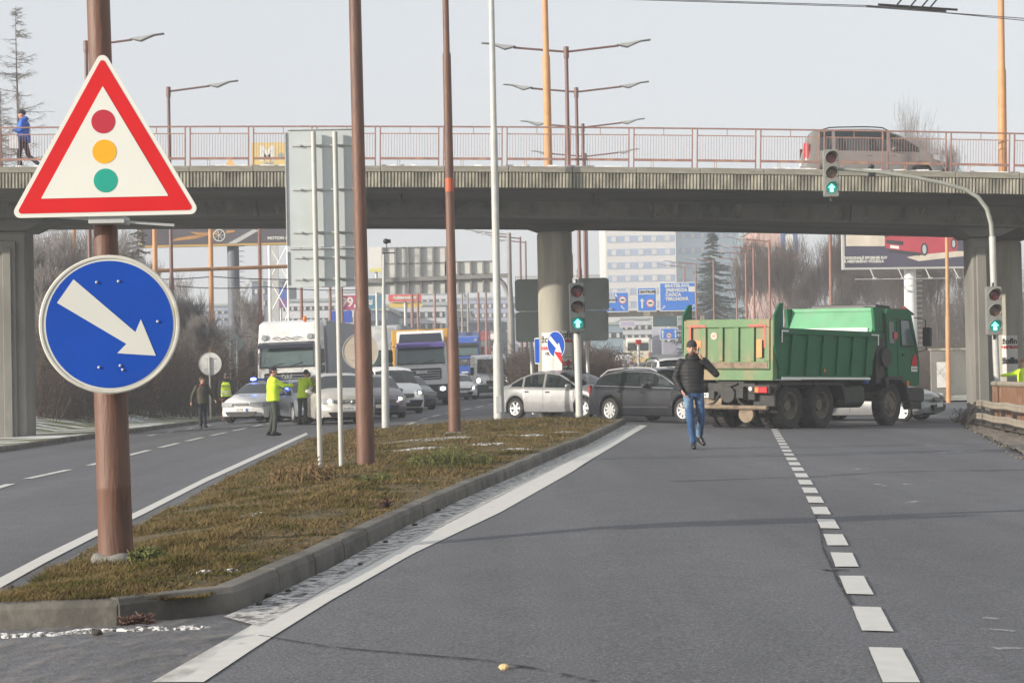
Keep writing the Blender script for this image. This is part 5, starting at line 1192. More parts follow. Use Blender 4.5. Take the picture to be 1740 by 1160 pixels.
for s in (1, -1):
    truck_wheel(1.00, s, True); truck_wheel(2.36, s, True); truck_wheel(5.42, s, False)
# fuel tank, air gear behind the cab
mb = MB(); mb.prism(rrect(-1.12, -0.45, 0.55, 1.05, 0.1), 3.25, 4.15, axis='x'); mb.build("fuel_tank", mat("grimy_green_tank", (0.035, 0.045, 0.035), 0.6, var=0.3, vs=4), tt, bevel=0.02)
mb = MB(); mb.prism([(1.75, 1.14), (3.05, 1.14), (3.2, 0.75), (3.15, 0.72), (2.98, 1.06), (1.8, 1.06)], -1.2, -0.55); mb.prism([(0.42, 1.14), (1.7, 1.14), (1.7, 1.06), (0.45, 1.06)], -1.2, -0.55); mb.build("mudguard", CHASS, tt, bevel=0.01)
mb = MB(); mb.cyl((4.95, -1.02, 1.75), (4.95, -1.02, 2.80), 0.12, n=14); mb.cbox((4.85, -0.6, 1.75), (0.42, 1.1, 1.3)); mb.cyl((5.02, -1.24, 1.78), (5.02, -0.75, 1.78), 0.25, n=20); mb.tube([(4.95, -1.02, 2.80), (4.97, -0.95, 2.98), (5.05, -0.6, 3.05)], 0.11, 12); mb.tube([(4.75, -1.1, 1.1), (4.8, -1.15, 1.6), (4.72, -1.1, 2.1)], 0.03, 6); mb.build("air_intake_gear", BLACK, tt, bevel=0.01)
mb = MB(); mb.cyl((4.55, -0.9, 1.10), (4.55, -0.9, 1.32), 0.09, n=14); mb.build("blue_canister", mat("blue_canister_paint", (0.02, 0.08, 0.35), 0.4), tt, smooth=40)
# cab: lofted box with raked screen
mb = MB(); prof = [(5.14, 1.20), (5.12, 2.95), (5.22, 3.06), (6.20, 3.06), (6.36, 2.98), (6.62, 2.05), (6.70, 1.62), (6.68, 1.05), (6.06, 1.02), (5.98, 1.12), (5.72, 1.27), (5.25, 1.27), (5.16, 1.18)]
mb.prism(prof, -1.20, 1.20); mb.v = [(x, y * (1 - 0.05 * max(0, (z - 1.9) / 1.1)), z) for x, y, z in mb.v]
cab = mb.build("cab", GREEN, tt, bevel=0.05, seg=3)
def side_pt(x, z, off): return (x, -(1.20 * (1 - 0.05 * max(0, (z - 1.9) / 1.1)) + off), z)
for s in (1, -1):
    mb = MB(); v = [side_pt(5.80, 2.10, 0.004), side_pt(5.78, 2.78, 0.004), side_pt(6.24, 2.78, 0.004), side_pt(6.47, 2.10, 0.004)]; v = [(x, y * -s if s > 0 else y, z) for x, y, z in v]
    mb.add(v, [(0, 1, 2, 3)]); dw = mb.build("door_window", GLASS_G, cab)
    mb = MB(); mb.tube([v[0], v[1], v[2], v[3], v[0]], 0.02, 6); mb.build("window_frame", BLACK, dw)
    mb = MB(); v = [side_pt(5.22, 2.15, 0.004), side_pt(5.22, 2.72, 0.004), side_pt(5.46, 2.72, 0.004), side_pt(5.46, 2.15, 0.004)]; v = [(x, y * -s if s > 0 else y, z) for x, y, z in v]; mb.add(v, [(0, 1, 2, 3)]); mb.build("rear_side_window", GLASS_D, cab)
    mb = MB()
    for a_, b_ in (((5.62, 1.30), (5.60, 2.84)), ((6.58, 1.75), (6.55, 2.02))):
        p_, q_ = side_pt(*a_, 0.004), side_pt(*b_, 0.004); mb.tube([(p_[0], p_[1] * (-s if s > 0 else 1), p_[2]), (q_[0], q_[1] * (-s if s > 0 else 1), q_[2])], 0.008, 4)
    mb.build("door_gap", BLACK, cab)
    mb = MB(); mb.cbox((5.86, s * 1.225, 1.86), (0.16, 0.04, 0.05)); mb.build("door_handle", BLACK, cab, bevel=0.01)
    mb = MB(); mb.tube([(6.50, s * 1.15, 2.86), (6.66, s * 1.38, 2.80), (6.68, s * 1.40, 2.0), (6.60, s * 1.18, 1.95)], 0.016, 8); mb.prism(rrect(-0.11, 0.11, 2.1, 2.6, 0.04), 6.64, 6.73, axis='x'); k = len(mb.v)
    mb.v = [(x, (y + s * 1.42) if i >= 32 else y, z) for i, (x, y, z) in enumerate(mb.v)]; mb.build("mirror", BLACK, cab, bevel=0.01)
mb = MB(); mb.add([(6.40, -1.05, 2.90), (6.40, 1.05, 2.90), (6.655, 1.12, 2.02), (6.655, -1.12, 2.02)], [(0, 1, 2, 3)]); mb.build("windscreen", GLASS_D, cab)
mb = MB(); mb.prism([(4.95, 3.05), (4.97, 3.17), (5.60, 3.15), (5.72, 3.05)], -0.95, 0.95); mb.build("roof_spoiler", BLACK, cab, bevel=0.02)
mb = MB(); mb.prism([(6.25, 3.07), (6.62, 2.93), (6.63, 2.96), (6.27, 3.11)], -1.08, 1.08); mb.build("sun_visor", mat("smoked_visor", (0.05, 0.02, 0.02), 0.3), cab)
mb = MB(); mb.lathe([(0, 0), (0.10, 0), (0.09, 0.003), (0, 0.003)], 20, axis='y', c=(5.50, -1.197, 2.36)); o = mb.build("red_round_sticker", mat("red_ring_sticker", (0.55, 0.10, 0.10), 0.5, var=0.35, vs=30), cab)
mb = MB(); mb.prism([(6.28, 1.58), (6.56, 1.58), (6.54, 1.80), (6.46, 1.90), (6.34, 1.78)], -1.208, -1.2025); mb.build("red_mountain_sticker", SIGN_RED, cab); mb = MB(); mb.prism([(6.26, 1.42), (6.56, 1.42), (6.56, 1.56), (6.26, 1.56)], -1.209, -1.203); st_ = mb.build("white_label", WHITE, cab); text("TATRA", 0.085, INK, st_, (6.41, -1.211, 1.49), (PI / 2, 0, 0), depth=0.001)
mb = MB(); mb.prism([(5.0, 1.0), (4.92, 1.24), (5.1, 1.30), (5.75, 1.30), (5.98, 1.14), (6.12, 0.86), (6.02, 0.84), (5.9, 1.06), (5.7, 1.2), (5.15, 1.2), (5.05, 1.0)], -1.24, -0.8)
n_ = len(mb.v); mb.v += [(x, -y, z) for x, y, z in mb.v[:n_]]; mb.f += [tuple(n_ + i for i in f[::-1]) for f in mb.f]; mb.m = [0] * len(mb.f); mb.build("wheel_arch", BLACK, tt, bevel=0.01)
mb = MB(); mb.prism([(6.12, 0.62), (6.12, 1.0), (6.86, 1.0), (6.92, 0.92), (6.92, 0.66), (6.84, 0.60)], -1.22, 1.22); mb.build("front_bumper", BLACK, tt, bevel=0.04)
mb = MB(); mb.box(6.2, 6.75, -1.225, -1.0, 0.42, 0.60); mb.build("step", CHASS, tt, bevel=0.01)
mb = MB(); mb.cbox((6.02, -1.25, 1.10), (0.1, 0.03, 0.14)); mb.build("side_indicator", LAMP_OR, tt, bevel=0.01); mb = MB(); mb.ell((6.45, -0.9, 3.08), (0.06, 0.06, 0.09), 12); mb.build("roof_lamp", LAMP_RED, cab, smooth=60)
D_ = 45.6; put2(tt, Vector((X(1235, D_), D_, 0)), R(90 - 40)); tt.scale = (1.10, 1.03, 1.0)
for o in tt.children:
    if o.name.startswith('wheel') and 'arch' not in o.name: o.scale = (1 / 1.10, 1 / 1.03, 1)
# ------------------------------------------------------------------ oncoming lorries
def lorry(name, label, px, D, rz, body, H=3.9, visor=None, box=None, boxH=4.0, boxL=9.0, roof="high", brand=None, glass=GLASS_G, lit=False, grille=BLACK, bumper=None, cat="truck", deco=None):
    t = thing(name, label, cat); zr = 2.95 if roof != "low" else H
    mb = MB(); hs_ = 1.24
    prof = [(-2.1, 0.85), (-2.1, zr), (-0.35, zr), (-0.18, 2.98), (0.0, 2.0), (0.04, 1.1), (0.04, 0.62), (-0.5, 0.55), (-0.6, 0.85)]
    if roof == "high": prof = [(-2.1, 0.85), (-2.1, H), (-1.0, H), (-0.42, H - 0.12), (-0.20, 3.0), (0.0, 2.0), (0.04, 1.1), (0.04, 0.62), (-0.5, 0.55), (-0.6, 0.85)]
    mb.prism(prof, -hs_, hs_); mb.v = [(x, y * (1 - 0.045 * max(0, (z - 2.6) / 1.3)), z) for x, y, z in mb.v]; cb = mb.build("cab", body, t, bevel=0.07, seg=3)
    mb = MB(); mb.add([(0.035, -1.10, 2.06), (0.035, 1.10, 2.06), (-0.155, 1.06, 2.86), (-0.155, -1.06, 2.86)], [(0, 1, 2, 3)]); ws = mb.build("windscreen", glass, cb)
    mb = MB(); mb.tube([(0.04, -1.12, 2.04), (0.04, 1.12, 2.04), (-0.15, 1.08, 2.88), (-0.15, -1.08, 2.88), (0.04, -1.12, 2.04)], 0.03, 6); mb.tube([(0.07, -0.7, 2.05), (0.03, -0.15, 2.2)], 0.012, 5); mb.tube([(0.07, 0.1, 2.05), (0.03, 0.65, 2.2)], 0.012, 5); mb.build("window_rubber", BLACK, ws)
    if visor: mb = MB(); mb.prism([(-0.12, 3.06), (0.14, 2.96), (0.15, 2.80), (0.13, 2.80), (0.12, 2.93), (-0.14, 3.0)], -1.15, 1.15); mb.build("sun_visor", visor, cb, bevel=0.01)
    mb = MB(); mb.prism(rrect(-0.95, 0.95, 1.25, 1.80, 0.08), 0.0, 0.055, axis='x'); g_ = mb.build("grille", grille, cb, bevel=0.01)
    mb = MB()
    for q in range(4): mb.box(0.058, 0.07, -0.9, 0.9, 1.32 + q * 0.115, 1.345 + q * 0.115)
    mb.build("slats", CHROME, g_)
    if brand: text(brand, 0.24, CHROME if grille is BLACK else INK, g_, (0.075, 0, 1.62 if grille is BLACK else 1.95), (PI / 2, 0, PI / 2), bold=0.008)
    mb = MB(); mb.prism(rrect(-1.25, 1.25, 0.36, 1.02, 0.08), -0.35, 0.09, axis='x'); bp_ = mb.build("bumper", bumper or body, t, bevel=0.03)
    mb = MB(); mb.prism(rrect(-0.6, 0.6, 0.42, 0.62, 0.04), 0.0925, 0.10, axis='x'); mb.build("lower_intake", BLACK, bp_)
    mb = MB(); mb.box(0.101, 0.11, -0.26, 0.26, 0.66, 0.77); mb.build("number_plate", PLATE, bp_)
    for s in (1, -1):
        mb = MB(); mb.prism(rrect(s * 0.98 - 0.2, s * 0.98 + 0.2, 0.68, 0.92, 0.05), 0.09, 0.11, axis='x'); hl = mb.build("headlight", LAMP_OFF, bp_, bevel=0.01)
        if lit: mb = MB(); mb.ell((0.12, s * 0.98, 0.80), (0.02, 0.12, 0.09), 12); mb.build("bulb", LAMP_ON, hl, smooth=60)
        mb = MB(); mb.tube([(-0.2, s * 1.2, 2.9), (0.06, s * 1.42, 2.88), (0.06, s * 1.44, 1.75), (-0.1, s * 1.24, 1.7)], 0.018, 6); mb.build("mirror_arm", BLACK, cb)
        for z0, z1 in ((2.15, 2.72), (1.75, 2.05)): mb = MB(); mb.prism(rrect(s * 1.46 - 0.12, s * 1.46 + 0.12, z0, z1, 0.06), 0.0, 0.09, axis='x'); mb.build("mirror", BLACK, cb, bevel=0.02)
        mb = MB(); v = [(-0.16, s * 1.246, 2.1), (-0.32, s * 1.236, 2.8), (-1.1, s * 1.236, 2.8), (-1.1, s * 1.246, 2.1)]; mb.add(v, [(0, 1, 2, 3)]); mb.build("side_window", GLASS_D, cb)
        for xw_ in (-1.3, -5.0, -8.8) if box else (-1.3, -4.6): make_wheel(t, xw_, s * 1.08, 0.5, 0.3, HUBM, side=s, steel=True)
        if roof == "high":
            mb = MB(); mb.prism(rrect(s * 0.95 - 0.12, s * 0.95 + 0.12, 3.15, 3.38, 0.08), -0.30, -0.17, axis='x'); mb.build("roof_lamp", LAMP_OFF, cb, bevel=0.02)
    mb = MB(); mb.box(-boxL - 1, -0.7, -0.45, 0.45, 0.7, 1.0); mb.build("chassis_frame", CHASS, t)
    if box: mb = MB(); mb.box(-2.5 - boxL, -2.45, -1.27, 1.27, 1.1, boxH); mb.build("trailer_box", box, t, bevel=0.04)
    if deco: deco(t, cb)
    put2(t, Vector((X(px, D), D, 0)), rz, -6); return t
TARP = mat("grey_trailer_tarpaulin", (0.30, 0.31, 0.33), 0.6, var=0.1, vs=1.5, bump=0.1, bs=3)
VIS = mat("dark_blue_visor", (0.03, 0.035, 0.055), 0.25); PURP = mat("violet_visor_paint", (0.10, 0.07, 0.28), 0.35); YEL = mat("ochre_yellow_tarpaulin", (0.60, 0.33, 0.05), 0.6, var=0.12, vs=2)
def deco_daf(t, cb):
    mb = MB(); pts = [(-0.62, 0), (-0.4, 0.05), (-0.2, -0.03), (0.0, 0.05), (0.2, -0.03), (0.4, 0.05), (0.62, 0)]
    mb.tube([(-0.20, y, 3.22 + z) for y, z in pts], 0.014, 5); mb.tube([(-0.20, y * 0.8, 3.18 - z) for y, z in pts], 0.01, 5); mb.build("scroll_emblem", BLACK, cb)
    mb = MB(); mb.ell((-0.6, 0.7, 3.98), (0.09, 0.09, 0.13), 12); mb.build("amber_beacon", LAMP_OR, cb, smooth=60)
lorry("white_lorry", "big white high roofed lorry with a grey trailer behind the police cars", 490, 77, R(-90 - 5), WHITEP, H=3.95, visor=VIS, box=TARP, brand="DAF", boxH=3.95, deco=deco_daf, grille=BLACK)
def deco_man(t, cb):
    mb = MB(); mb.prism([(-2.1, 2.97), (-2.1, 3.6), (-0.9, 3.62), (-0.62, 3.5), (-0.38, 2.97)], -1.14, 1.14); dfl = mb.build("roof_deflector", WHITEP, cb, bevel=0.06, seg=3)
    mb = MB(); mb.add([(-0.60, -0.98, 3.48), (-0.60, 0.98, 3.48), (-0.39, 1.05, 3.04), (-0.39, -1.05, 3.04)], [(0, 1, 2, 3)]); mb.build("dark_panel", VIS, dfl)
    mb = MB(); mb.box(-1.1, -0.42, -0.35, 0.35, 3.0, 3.10); mb.build("brown_panel", mat("brown_panel", (0.2, 0.09, 0.05), 0.6), dfl)
    mb = MB(); mb.box(0.05, 0.062, -0.88 - 0.05, -0.88 + 0.1, 1.66, 1.80); mb.build("red_sticker", SIGN_RED, cb)
lorry("white_lorry", "white and violet lorry with a dark roof panel and an ochre load box, headlamps on", 718, 90, R(-90 + 2), WHITEP, H=2.97, roof="flat", visor=PURP, box=YEL, brand="MAN", boxH=3.62, boxL=6.5, lit=True, bumper=mat("dark_lorry_bumper", (0.035, 0.04, 0.045), 0.6), deco=deco_man)
for o in bpy.data.objects:
    if o.name.startswith("trailer_box") and o.data.materials[0] == YEL: o.scale = (1, 1.13, 1.03)
BLUEL = mat("blue_lorry_paint", (0.03, 0.10, 0.42), 0.4, var=0.1, vs=3, coat=0.3)
lorry("blue_lorry", "blue lorry partly hidden behind the band painted pole, following the white and violet one", 790, 150, R(-90 + 2), BLUEL, H=3.6, visor=BLACK, box=mat("blue_grey_trailer", (0.12, 0.15, 0.28), 0.6), brand="DAF", boxH=3.9, boxL=11)
lorry("red_lorry", "small dark red lorry far off behind the blue lorry", 818, 230, R(-90 + 2), mat("dark_red_lorry_paint", (0.30, 0.03, 0.04), 0.4), H=3.4, brand=None, box=mat("red_trailer", (0.3, 0.05, 0.06), 0.6), boxL=6)
lorry("white_lorry", "tiny white lorry farthest away on the left carriageway", 832, 262, R(-90 + 2), WHITEP, H=3.7, brand=None, box=TARP, boxL=8)
# tall white van
def tall_van(px, D, rz, label, lit=True):
    t = thing("delivery_van", label, "van"); mb = MB()
    mb.prism([(-5.3, 0.45), (-5.35, 2.3), (-5.2, 2.48), (-1.7, 2.5), (-1.35, 2.4), (-0.62, 1.42), (-0.12, 1.12), (0.0, 0.85), (0.0, 0.42), (-0.3, 0.35), (-5.0, 0.35)], -1.0, 1.0)
    mb.v = [(x - (0.22 * (y / 1.0) ** 2 if x > -0.7 else 0), y * (1 - 0.09 * max(0, (z - 1.2) / 1.3)), z) for x, y, z in mb.v]; b_ = mb.build("body", WHITEP, t, bevel=0.10, seg=3)
    mb = MB(); mb.add([(-0.62, -0.86, 1.46), (-0.62, 0.86, 1.46), (-1.20, 0.78, 2.22), (-1.20, -0.78, 2.22)], [(0, 1, 2, 3)]); ws = mb.build("windscreen", GLASS_D, b_)
    ws.location = (0.05, 0, 0.03)
    mb = MB(); mb.prism(rrect(-0.98, 0.98, 0.32, 0.80, 0.08), -0.4, 0.07, axis='x'); bp_ = mb.build("bumper", mat("grey_plastic_bumper", (0.07, 0.08, 0.085), 0.6, var=0.1), t, bevel=0.04)
    mb = MB(); mb.prism(rrect(-0.38, 0.38, 0.82, 1.02, 0.05), -0.1, 0.03, axis='x'); mb.build("grille", BLACK, t, bevel=0.01)
    mb = MB(); mb.box(0.0725, 0.08, -0.26, 0.26, 0.55, 0.66); mb.build("number_plate", PLATE, bp_)
    for s in (1, -1):
        mb = MB(); mb.prism([(s * 0.55, 0.88), (s * 0.92, 1.0), (s * 0.95, 1.32), (s * 0.72, 1.18)], -0.33, -0.12, axis='x'); hl = mb.build("headlight", LAMP_OFF, t, bevel=0.02)
        if lit: mb = MB(); mb.ell((-0.12, s * 0.82, 1.05), (0.03, 0.12, 0.12), 12); mb.build("bulb", LAMP_ON, hl, smooth=60)
        mb = MB(); mb.prism(rrect(s * 1.13 - 0.1, s * 1.13 + 0.1, 1.35, 1.8, 0.05), -1.0, -0.88, axis='x'); mb.build("wing_mirror", BLACK, t, bevel=0.02)
        mb = MB(); mb.add([(-0.85, s * 0.968, 1.45), (-1.35, s * 0.93, 2.15), (-2.1, s * 0.93, 2.15), (-2.1, s * 0.975, 1.45)], [(0, 1, 2, 3)]); mb.build("side_window", GLASS_D, t)
        for xw_ in (-0.95, -4.2): make_wheel(t, xw_, s * 0.88, 0.34, 0.22, HUBM, side=s, steel=True)
    put2(t, Vector((X(px, D), D, 0)), rz, -4); return t
tall_van(838, 109, R(-90 + 5), "tall white van with bright headlamps right of the band painted pole")
# the bus going away on the right
def bus(px, D, rz):
    t = thing("bus", "white, cream and green city bus driving away on the far right-hand road", "bus"); W_ = 1.27; CRM = mat("cream_bus_paint", (0.62, 0.58, 0.45), 0.4, coat=0.3, var=0.06)
    mb = MB(); mb.prism([(0, 0.45), (0.0, 2.9), (0.3, 3.05), (11.6, 3.05), (12, 2.8), (12, 0.4)], -W_, W_); b_ = mb.build("body", CRM, t, bevel=0.12, seg=3)
    mb = MB(); mb.prism(rrect(-1.08, 1.08, 1.72, 2.55, 0.12), -0.02, 0.03, axis='x'); mb.build("rear_window", GLASS_D, b_)
    mb = MB(); mb.prism(rrect(-1.15, 1.15, 2.66, 2.98, 0.1), -0.04, 0.3, axis='x'); mb.build("roof_box", WHITE, b_, bevel=0.05)
    mb = MB(); mb.prism([(-1.2, 0.6), (1.2, 0.6), (1.05, 0.95), (-1.05, 0.95)], -0.03, 0.0, axis='x'); mb.build("yellow_skirt", mat("ochre_bus_paint", (0.62, 0.42, 0.15), 0.4), b_)
    for s in (1, -1):
        mb = MB(); mb.prism(rrect(s * 1.12 - 0.14, s * 1.12 + 0.14, 0.4, 1.0, 0.05), -0.05, 0.3, axis='x'); mb.build("corner_panel", mat("lime_green_bus_paint", (0.2, 0.55, 0.12), 0.4), b_, bevel=0.02)
        mb = MB(); mb.box(-0.04, -0.01, s * 1.12 - 0.06, s * 1.12 + 0.06, 1.05, 1.5); mb.build("tail_light", LAMP_RED, b_)
        for xw_ in (2.6, 9.2): make_wheel(t, xw_, s * 1.1, 0.48, 0.28, HUBM, side=s, steel=True)
        mb = MB(); mb.box(0.8, 11, min(s * 1.272, s * 1.28), max(s * 1.272, s * 1.28), 1.5, 2.5); mb.build("side_window", GLASS_D, b_)
    mb = MB(); mb.box(-0.045, -0.03, -0.5, 0.1, 1.38, 1.46); mb.build("lettering_strip", INK, b_)
    put2(t, Vector((X(px, D), D, 0)), rz, 8); return t
bus(1085, 196, R(90 - 4))
# ================================================================== PEOPLE
def remesh(name, mb, material, parent, vox=0.012, smooth=2, mats=None):
    me = bpy.data.meshes.new("t"); me.from_pydata(mb.v, [], mb.f)
    bm = bmesh.new(); bm.from_mesh(me); bmesh.ops.recalc_face_normals(bm, faces=bm.faces); bm.to_mesh(me); bm.free()
    o = bpy.data.objects.new("t", me); C.objects.link(o)
    r = o.modifiers.new("r", 'REMESH'); r.mode = 'VOXEL'; r.voxel_size = vox
    s = o.modifiers.new("s", 'SMOOTH'); s.iterations = smooth; s.factor = 0.5
    dg = bpy.context.evaluated_depsgraph_get(); m2 = bpy.data.meshes.new_from_object(o.evaluated_get(dg)); bpy.data.objects.remove(o); bpy.data.meshes.remove(me)
    m2.name = name; m2.materials.clear(); m2.materials.append(material); m2.polygons.foreach_set("use_smooth", [True] * len(m2.polygons))
    q = bpy.data.objects.new(name, m2); C.objects.link(q)
    if parent: q.parent = parent
    return q
def capsule(mb, p, q, r1, r2, n=12):
    p, q = Vector(p), Vector(q); mb.cyl(p, q, r1, r2, n); mb.ell(p, (r1, r1, r1), n); mb.ell(q, (r2, r2, r2), n)
def rings(mb, rs, n=18):
    """closed loft through (x, y, z, rx, ry)"""
    vs = []
    for x, y, z, rx, ry in rs:
        for k in range(n): a = 2 * PI * k / n; vs.append((x + rx * math.cos(a), y + ry * math.sin(a), z))
    fs = [(i * n + k, i * n + (k + 1) % n, (i + 1) * n + (k + 1) % n, (i + 1) * n + k) for i in range(len(rs) - 1) for k in range(n)] + [tuple(range(n - 1, -1, -1)), tuple((len(rs) - 1) * n + k for k in range(n))]
    mb.add(vs, fs)
def hand(mb, wrist, d, side, palm, curl=0.5):
    """palm and five fingers. d: direction of the hand, side: towards the thumb, palm: way the palm looks"""
    w_, d, side, palm = Vector(wrist), Vector(d).normalized(), Vector(side).normalized(), Vector(palm).normalized()
    for k, (o_, ln) in enumerate(((0.030, 0.072), (0.010, 0.080), (-0.010, 0.074), (-0.029, 0.058))):
        a = w_ + side * o_ * 0.8; b = w_ + d * 0.085 + side * o_; capsule(mb, a, b, 0.015, 0.012, 8)
        c = b + (d * math.cos(curl) + palm * math.sin(curl)) * ln * 0.5; e = c + (d * math.cos(curl * 2.2) + palm * math.sin(curl * 2.2)) * ln * 0.5
        capsule(mb, b, c, 0.0105, 0.0095, 8); capsule(mb, c, e, 0.0095, 0.008, 8)
    a = w_ + d * 0.025 + side * 0.025; b = a + (d * 0.6 + side * 0.8) * 0.04; c = b + (d * 0.9 + side * 0.2 + palm * 0.4).normalized() * 0.035
    capsule(mb, a, b, 0.015, 0.011, 8); capsule(mb, b, c, 0.011, 0.009, 8)
BASE = dict(pelvis=(0, 0, 0.95), chest=(0, 0.0, 1.30), neck=(0, 0.01, 1.50), head=(0, -0.01, 1.665), yaw=0,
    sl=(0.185, 0.01, 1.44), sr=(-0.185, 0.01, 1.44), el=(0.25, 0.03, 1.15), er=(-0.25, 0.03, 1.15), wl=(0.25, -0.05, 0.90), wr=(-0.25, -0.05, 0.90),
    hl=(0.09, 0, 0.92), hr=(-0.09, 0, 0.92), kl=(0.11, -0.02, 0.50), kr=(-0.11, -0.02, 0.50), al=(0.12, 0.03, 0.09), ar=(-0.12, 0.03, 0.09), tl=(0.14, -0.13, 0.04), tr=(-0.14, -0.13, 0.04))
HAIR = mat("dark_hair", (0.03, 0.02, 0.015), 0.8, var=0.3, vs=30, bump=0.4)
EYE = mat("eye_dark", (0.03, 0.02, 0.02), 0.3); LIP = mat("lips", (0.30, 0.11, 0.09), 0.5)
def person(label, loc, rz, pose, jacket, trousers, shoes, hat=None, hair=HAIR, scale=1.0, fat=1.0, collar=None, vest=None, hood=None, hatcol=None, group=None, jlen=0.86, handl=None, handr=None, detail=0.009, beard=None):
    J = dict(BASE); J.update(pose); V_ = {k: Vector(v) if k != 'yaw' else v for k, v in J.items()}
    t = thing("person", label, "person", loc, rz, group); t.scale = (scale,) * 3
    # --- the body, one continuous mesh
    b = MB(); H = V_['head']; N = V_['neck']; P_ = V_['pelvis']; Cc = V_['chest']
    Ry = Matrix.Rotation(R(V_['yaw']), 3, 'Z')
    hd = MB(); hd.ell((0, 0.005, 0.03), (0.076, 0.096, 0.092), 16); hd.ell((0, -0.025, -0.045), (0.058, 0.068, 0.075), 14); hd.ell((0, -0.055, -0.085), (0.030, 0.030, 0.026), 10)
    hd.ell((0, -0.095, -0.015), (0.013, 0.020, 0.024), 8); hd.ell((0, -0.088, 0.012), (0.010, 0.014, 0.03), 8); hd.ell((0.028, -0.076, 0.028), (0.026, 0.012, 0.010), 8); hd.ell((-0.028, -0.076, 0.028), (0.026, 0.012, 0.010), 8)
    hd.ell((0.036, -0.07, -0.03), (0.022, 0.02, 0.022), 8); hd.ell((-0.036, -0.07, -0.03), (0.022, 0.02, 0.022), 8); hd.ell((0, -0.085, -0.058), (0.022, 0.012, 0.012), 8)
    for s in (1, -1): hd.ell((s * 0.078, 0.012, -0.005), (0.009, 0.022, 0.034), 8)
    b.add([tuple(H + Ry @ Vector(v)) for v in hd.v], hd.f)
    capsule(b, N - Vector((0, 0, 0.06)), H + Vector((0, 0.01, -0.07)), 0.058, 0.054)
    rings(b, [(P_.x, P_.y, P_.z - 0.10, 0.13, 0.09), (P_.x, P_.y, P_.z + 0.02, 0.15, 0.10), (lerp(P_.x, Cc.x, .4), lerp(P_.y, Cc.y, .4), lerp(P_.z, Cc.z, .4), 0.125, 0.09), (Cc.x, Cc.y, Cc.z, 0.15, 0.10), (N.x, N.y, N.z - 0.06, 0.12, 0.07), (N.x, N.y, N.z, 0.05, 0.05)])
    for s in 'lr':
        sg = 1 if s == 'l' else -1
        capsule(b, V_['s' + s], V_['e' + s], 0.044, 0.036); capsule(b, V_['e' + s], V_['w' + s], 0.036, 0.026)
        capsule(b, N - Vector((0, 0, 0.07)), V_['s' + s], 0.05, 0.045)
        capsule(b, V_['h' + s], V_['k' + s], 0.072, 0.05); capsule(b, V_['k' + s], V_['a' + s], 0.048, 0.036); capsule(b, V_['a' + s], V_['t' + s], 0.035, 0.03)
        hh = (handl if s == 'l' else handr)
        if hh != 'pocket':
            if hh: hand(b, V_['w' + s], *hh)
            else:
                d = (V_['w' + s] - V_['e' + s]).normalized(); hand(b, V_['w' + s], d, (0, -1, 0.1), (-sg, 0, 0), 0.45)
    body = remesh("body", b, SKIN, t, detail, 2)
    def hpt(v): return tuple(H + Ry @ Vector(v))
    for s in (1, -1):
        mb = MB(); mb.ell(hpt((s * 0.029, -0.084, 0.010)), (0.011, 0.007, 0.006), 8); mb.build("eye", EYE, body, smooth=60)
        mb = MB(); mb.ell(hpt((s * 0.030, -0.090, 0.030)), (0.019, 0.006, 0.004), 8); mb.build("eyebrow", hair, body, smooth=60)
    mb = MB(); mb.ell(hpt((0, -0.100, -0.058)), (0.022, 0.006, 0.006), 8); mb.build("mouth", LIP, body, smooth=60)
    if beard: mb = MB(); mb.ell((0, -0.045, -0.085), (0.055, 0.06, 0.04), 12); mb.ell((0, -0.092, -0.042), (0.028, 0.012, 0.007), 8); mb.v = [hpt(v) for v in mb.v]; remesh("beard", mb, beard, body, 0.007, 1)
    mb = MB()
    if hat == 'cap':
        mb.ell((0, 0.008, 0.052), (0.090, 0.108, 0.088), 18); mb.v = [(x, y, max(z, 0.045)) for x, y, z in mb.v]
        mb.add([(-0.07, -0.07, 0.045), (-0.05, -0.165, 0.030), (0.05, -0.165, 0.030), (0.07, -0.07, 0.045), (-0.07, -0.07, 0.062), (-0.05, -0.16, 0.04), (0.05, -0.16, 0.04), (0.07, -0.07, 0.062)], [(0, 1, 2, 3), (7, 6, 5, 4), (0, 4, 5, 1), (1, 5, 6, 2), (2, 6, 7, 3), (3, 7, 4, 0)])
        mb.v = [hpt(v) for v in mb.v]; mb.build("cap", hatcol, body, smooth=50)
        hb = MB(); hb.ell((0, 0.03, 0.005), (0.080, 0.082, 0.06), 14); hb.v = [hpt(v) for v in hb.v]; hb.build("hair", hair, body, smooth=60)
    elif hat == 'beanie':
        mb.ell((0, 0.008, 0.055), (0.090, 0.108, 0.100), 18); mb.v = [(x, y, max(z, 0.03 - 0.35 * max(0, y - 0.0))) for x, y, z in mb.v]; mb.v = [hpt(v) for v in mb.v]; mb.build("beanie", hatcol, body, smooth=60)
    else:
        mb.ell((0, 0.018, 0.048), (0.086, 0.098, 0.086), 16); mb.ell((0, 0.05, -0.01), (0.074, 0.06, 0.07), 14); mb.v = [hpt((x, y + max(0, 0.035 - z) * 0.3 if y < -0.03 else y, max(z, 0.03) if y < -0.02 else z)) for x, y, z in mb.v]; remesh("hair", mb, hair, body, 0.009, 1)
    # --- trousers
    mb = MB(); f = fat
    rings(mb, [(P_.x, P_.y, P_.z - 0.11, 0.155, 0.115), (P_.x, P_.y, P_.z + 0.0, 0.172 * f, 0.125 * f), (P_.x, P_.y, P_.z + 0.10, 0.155 * f, 0.115 * f)])
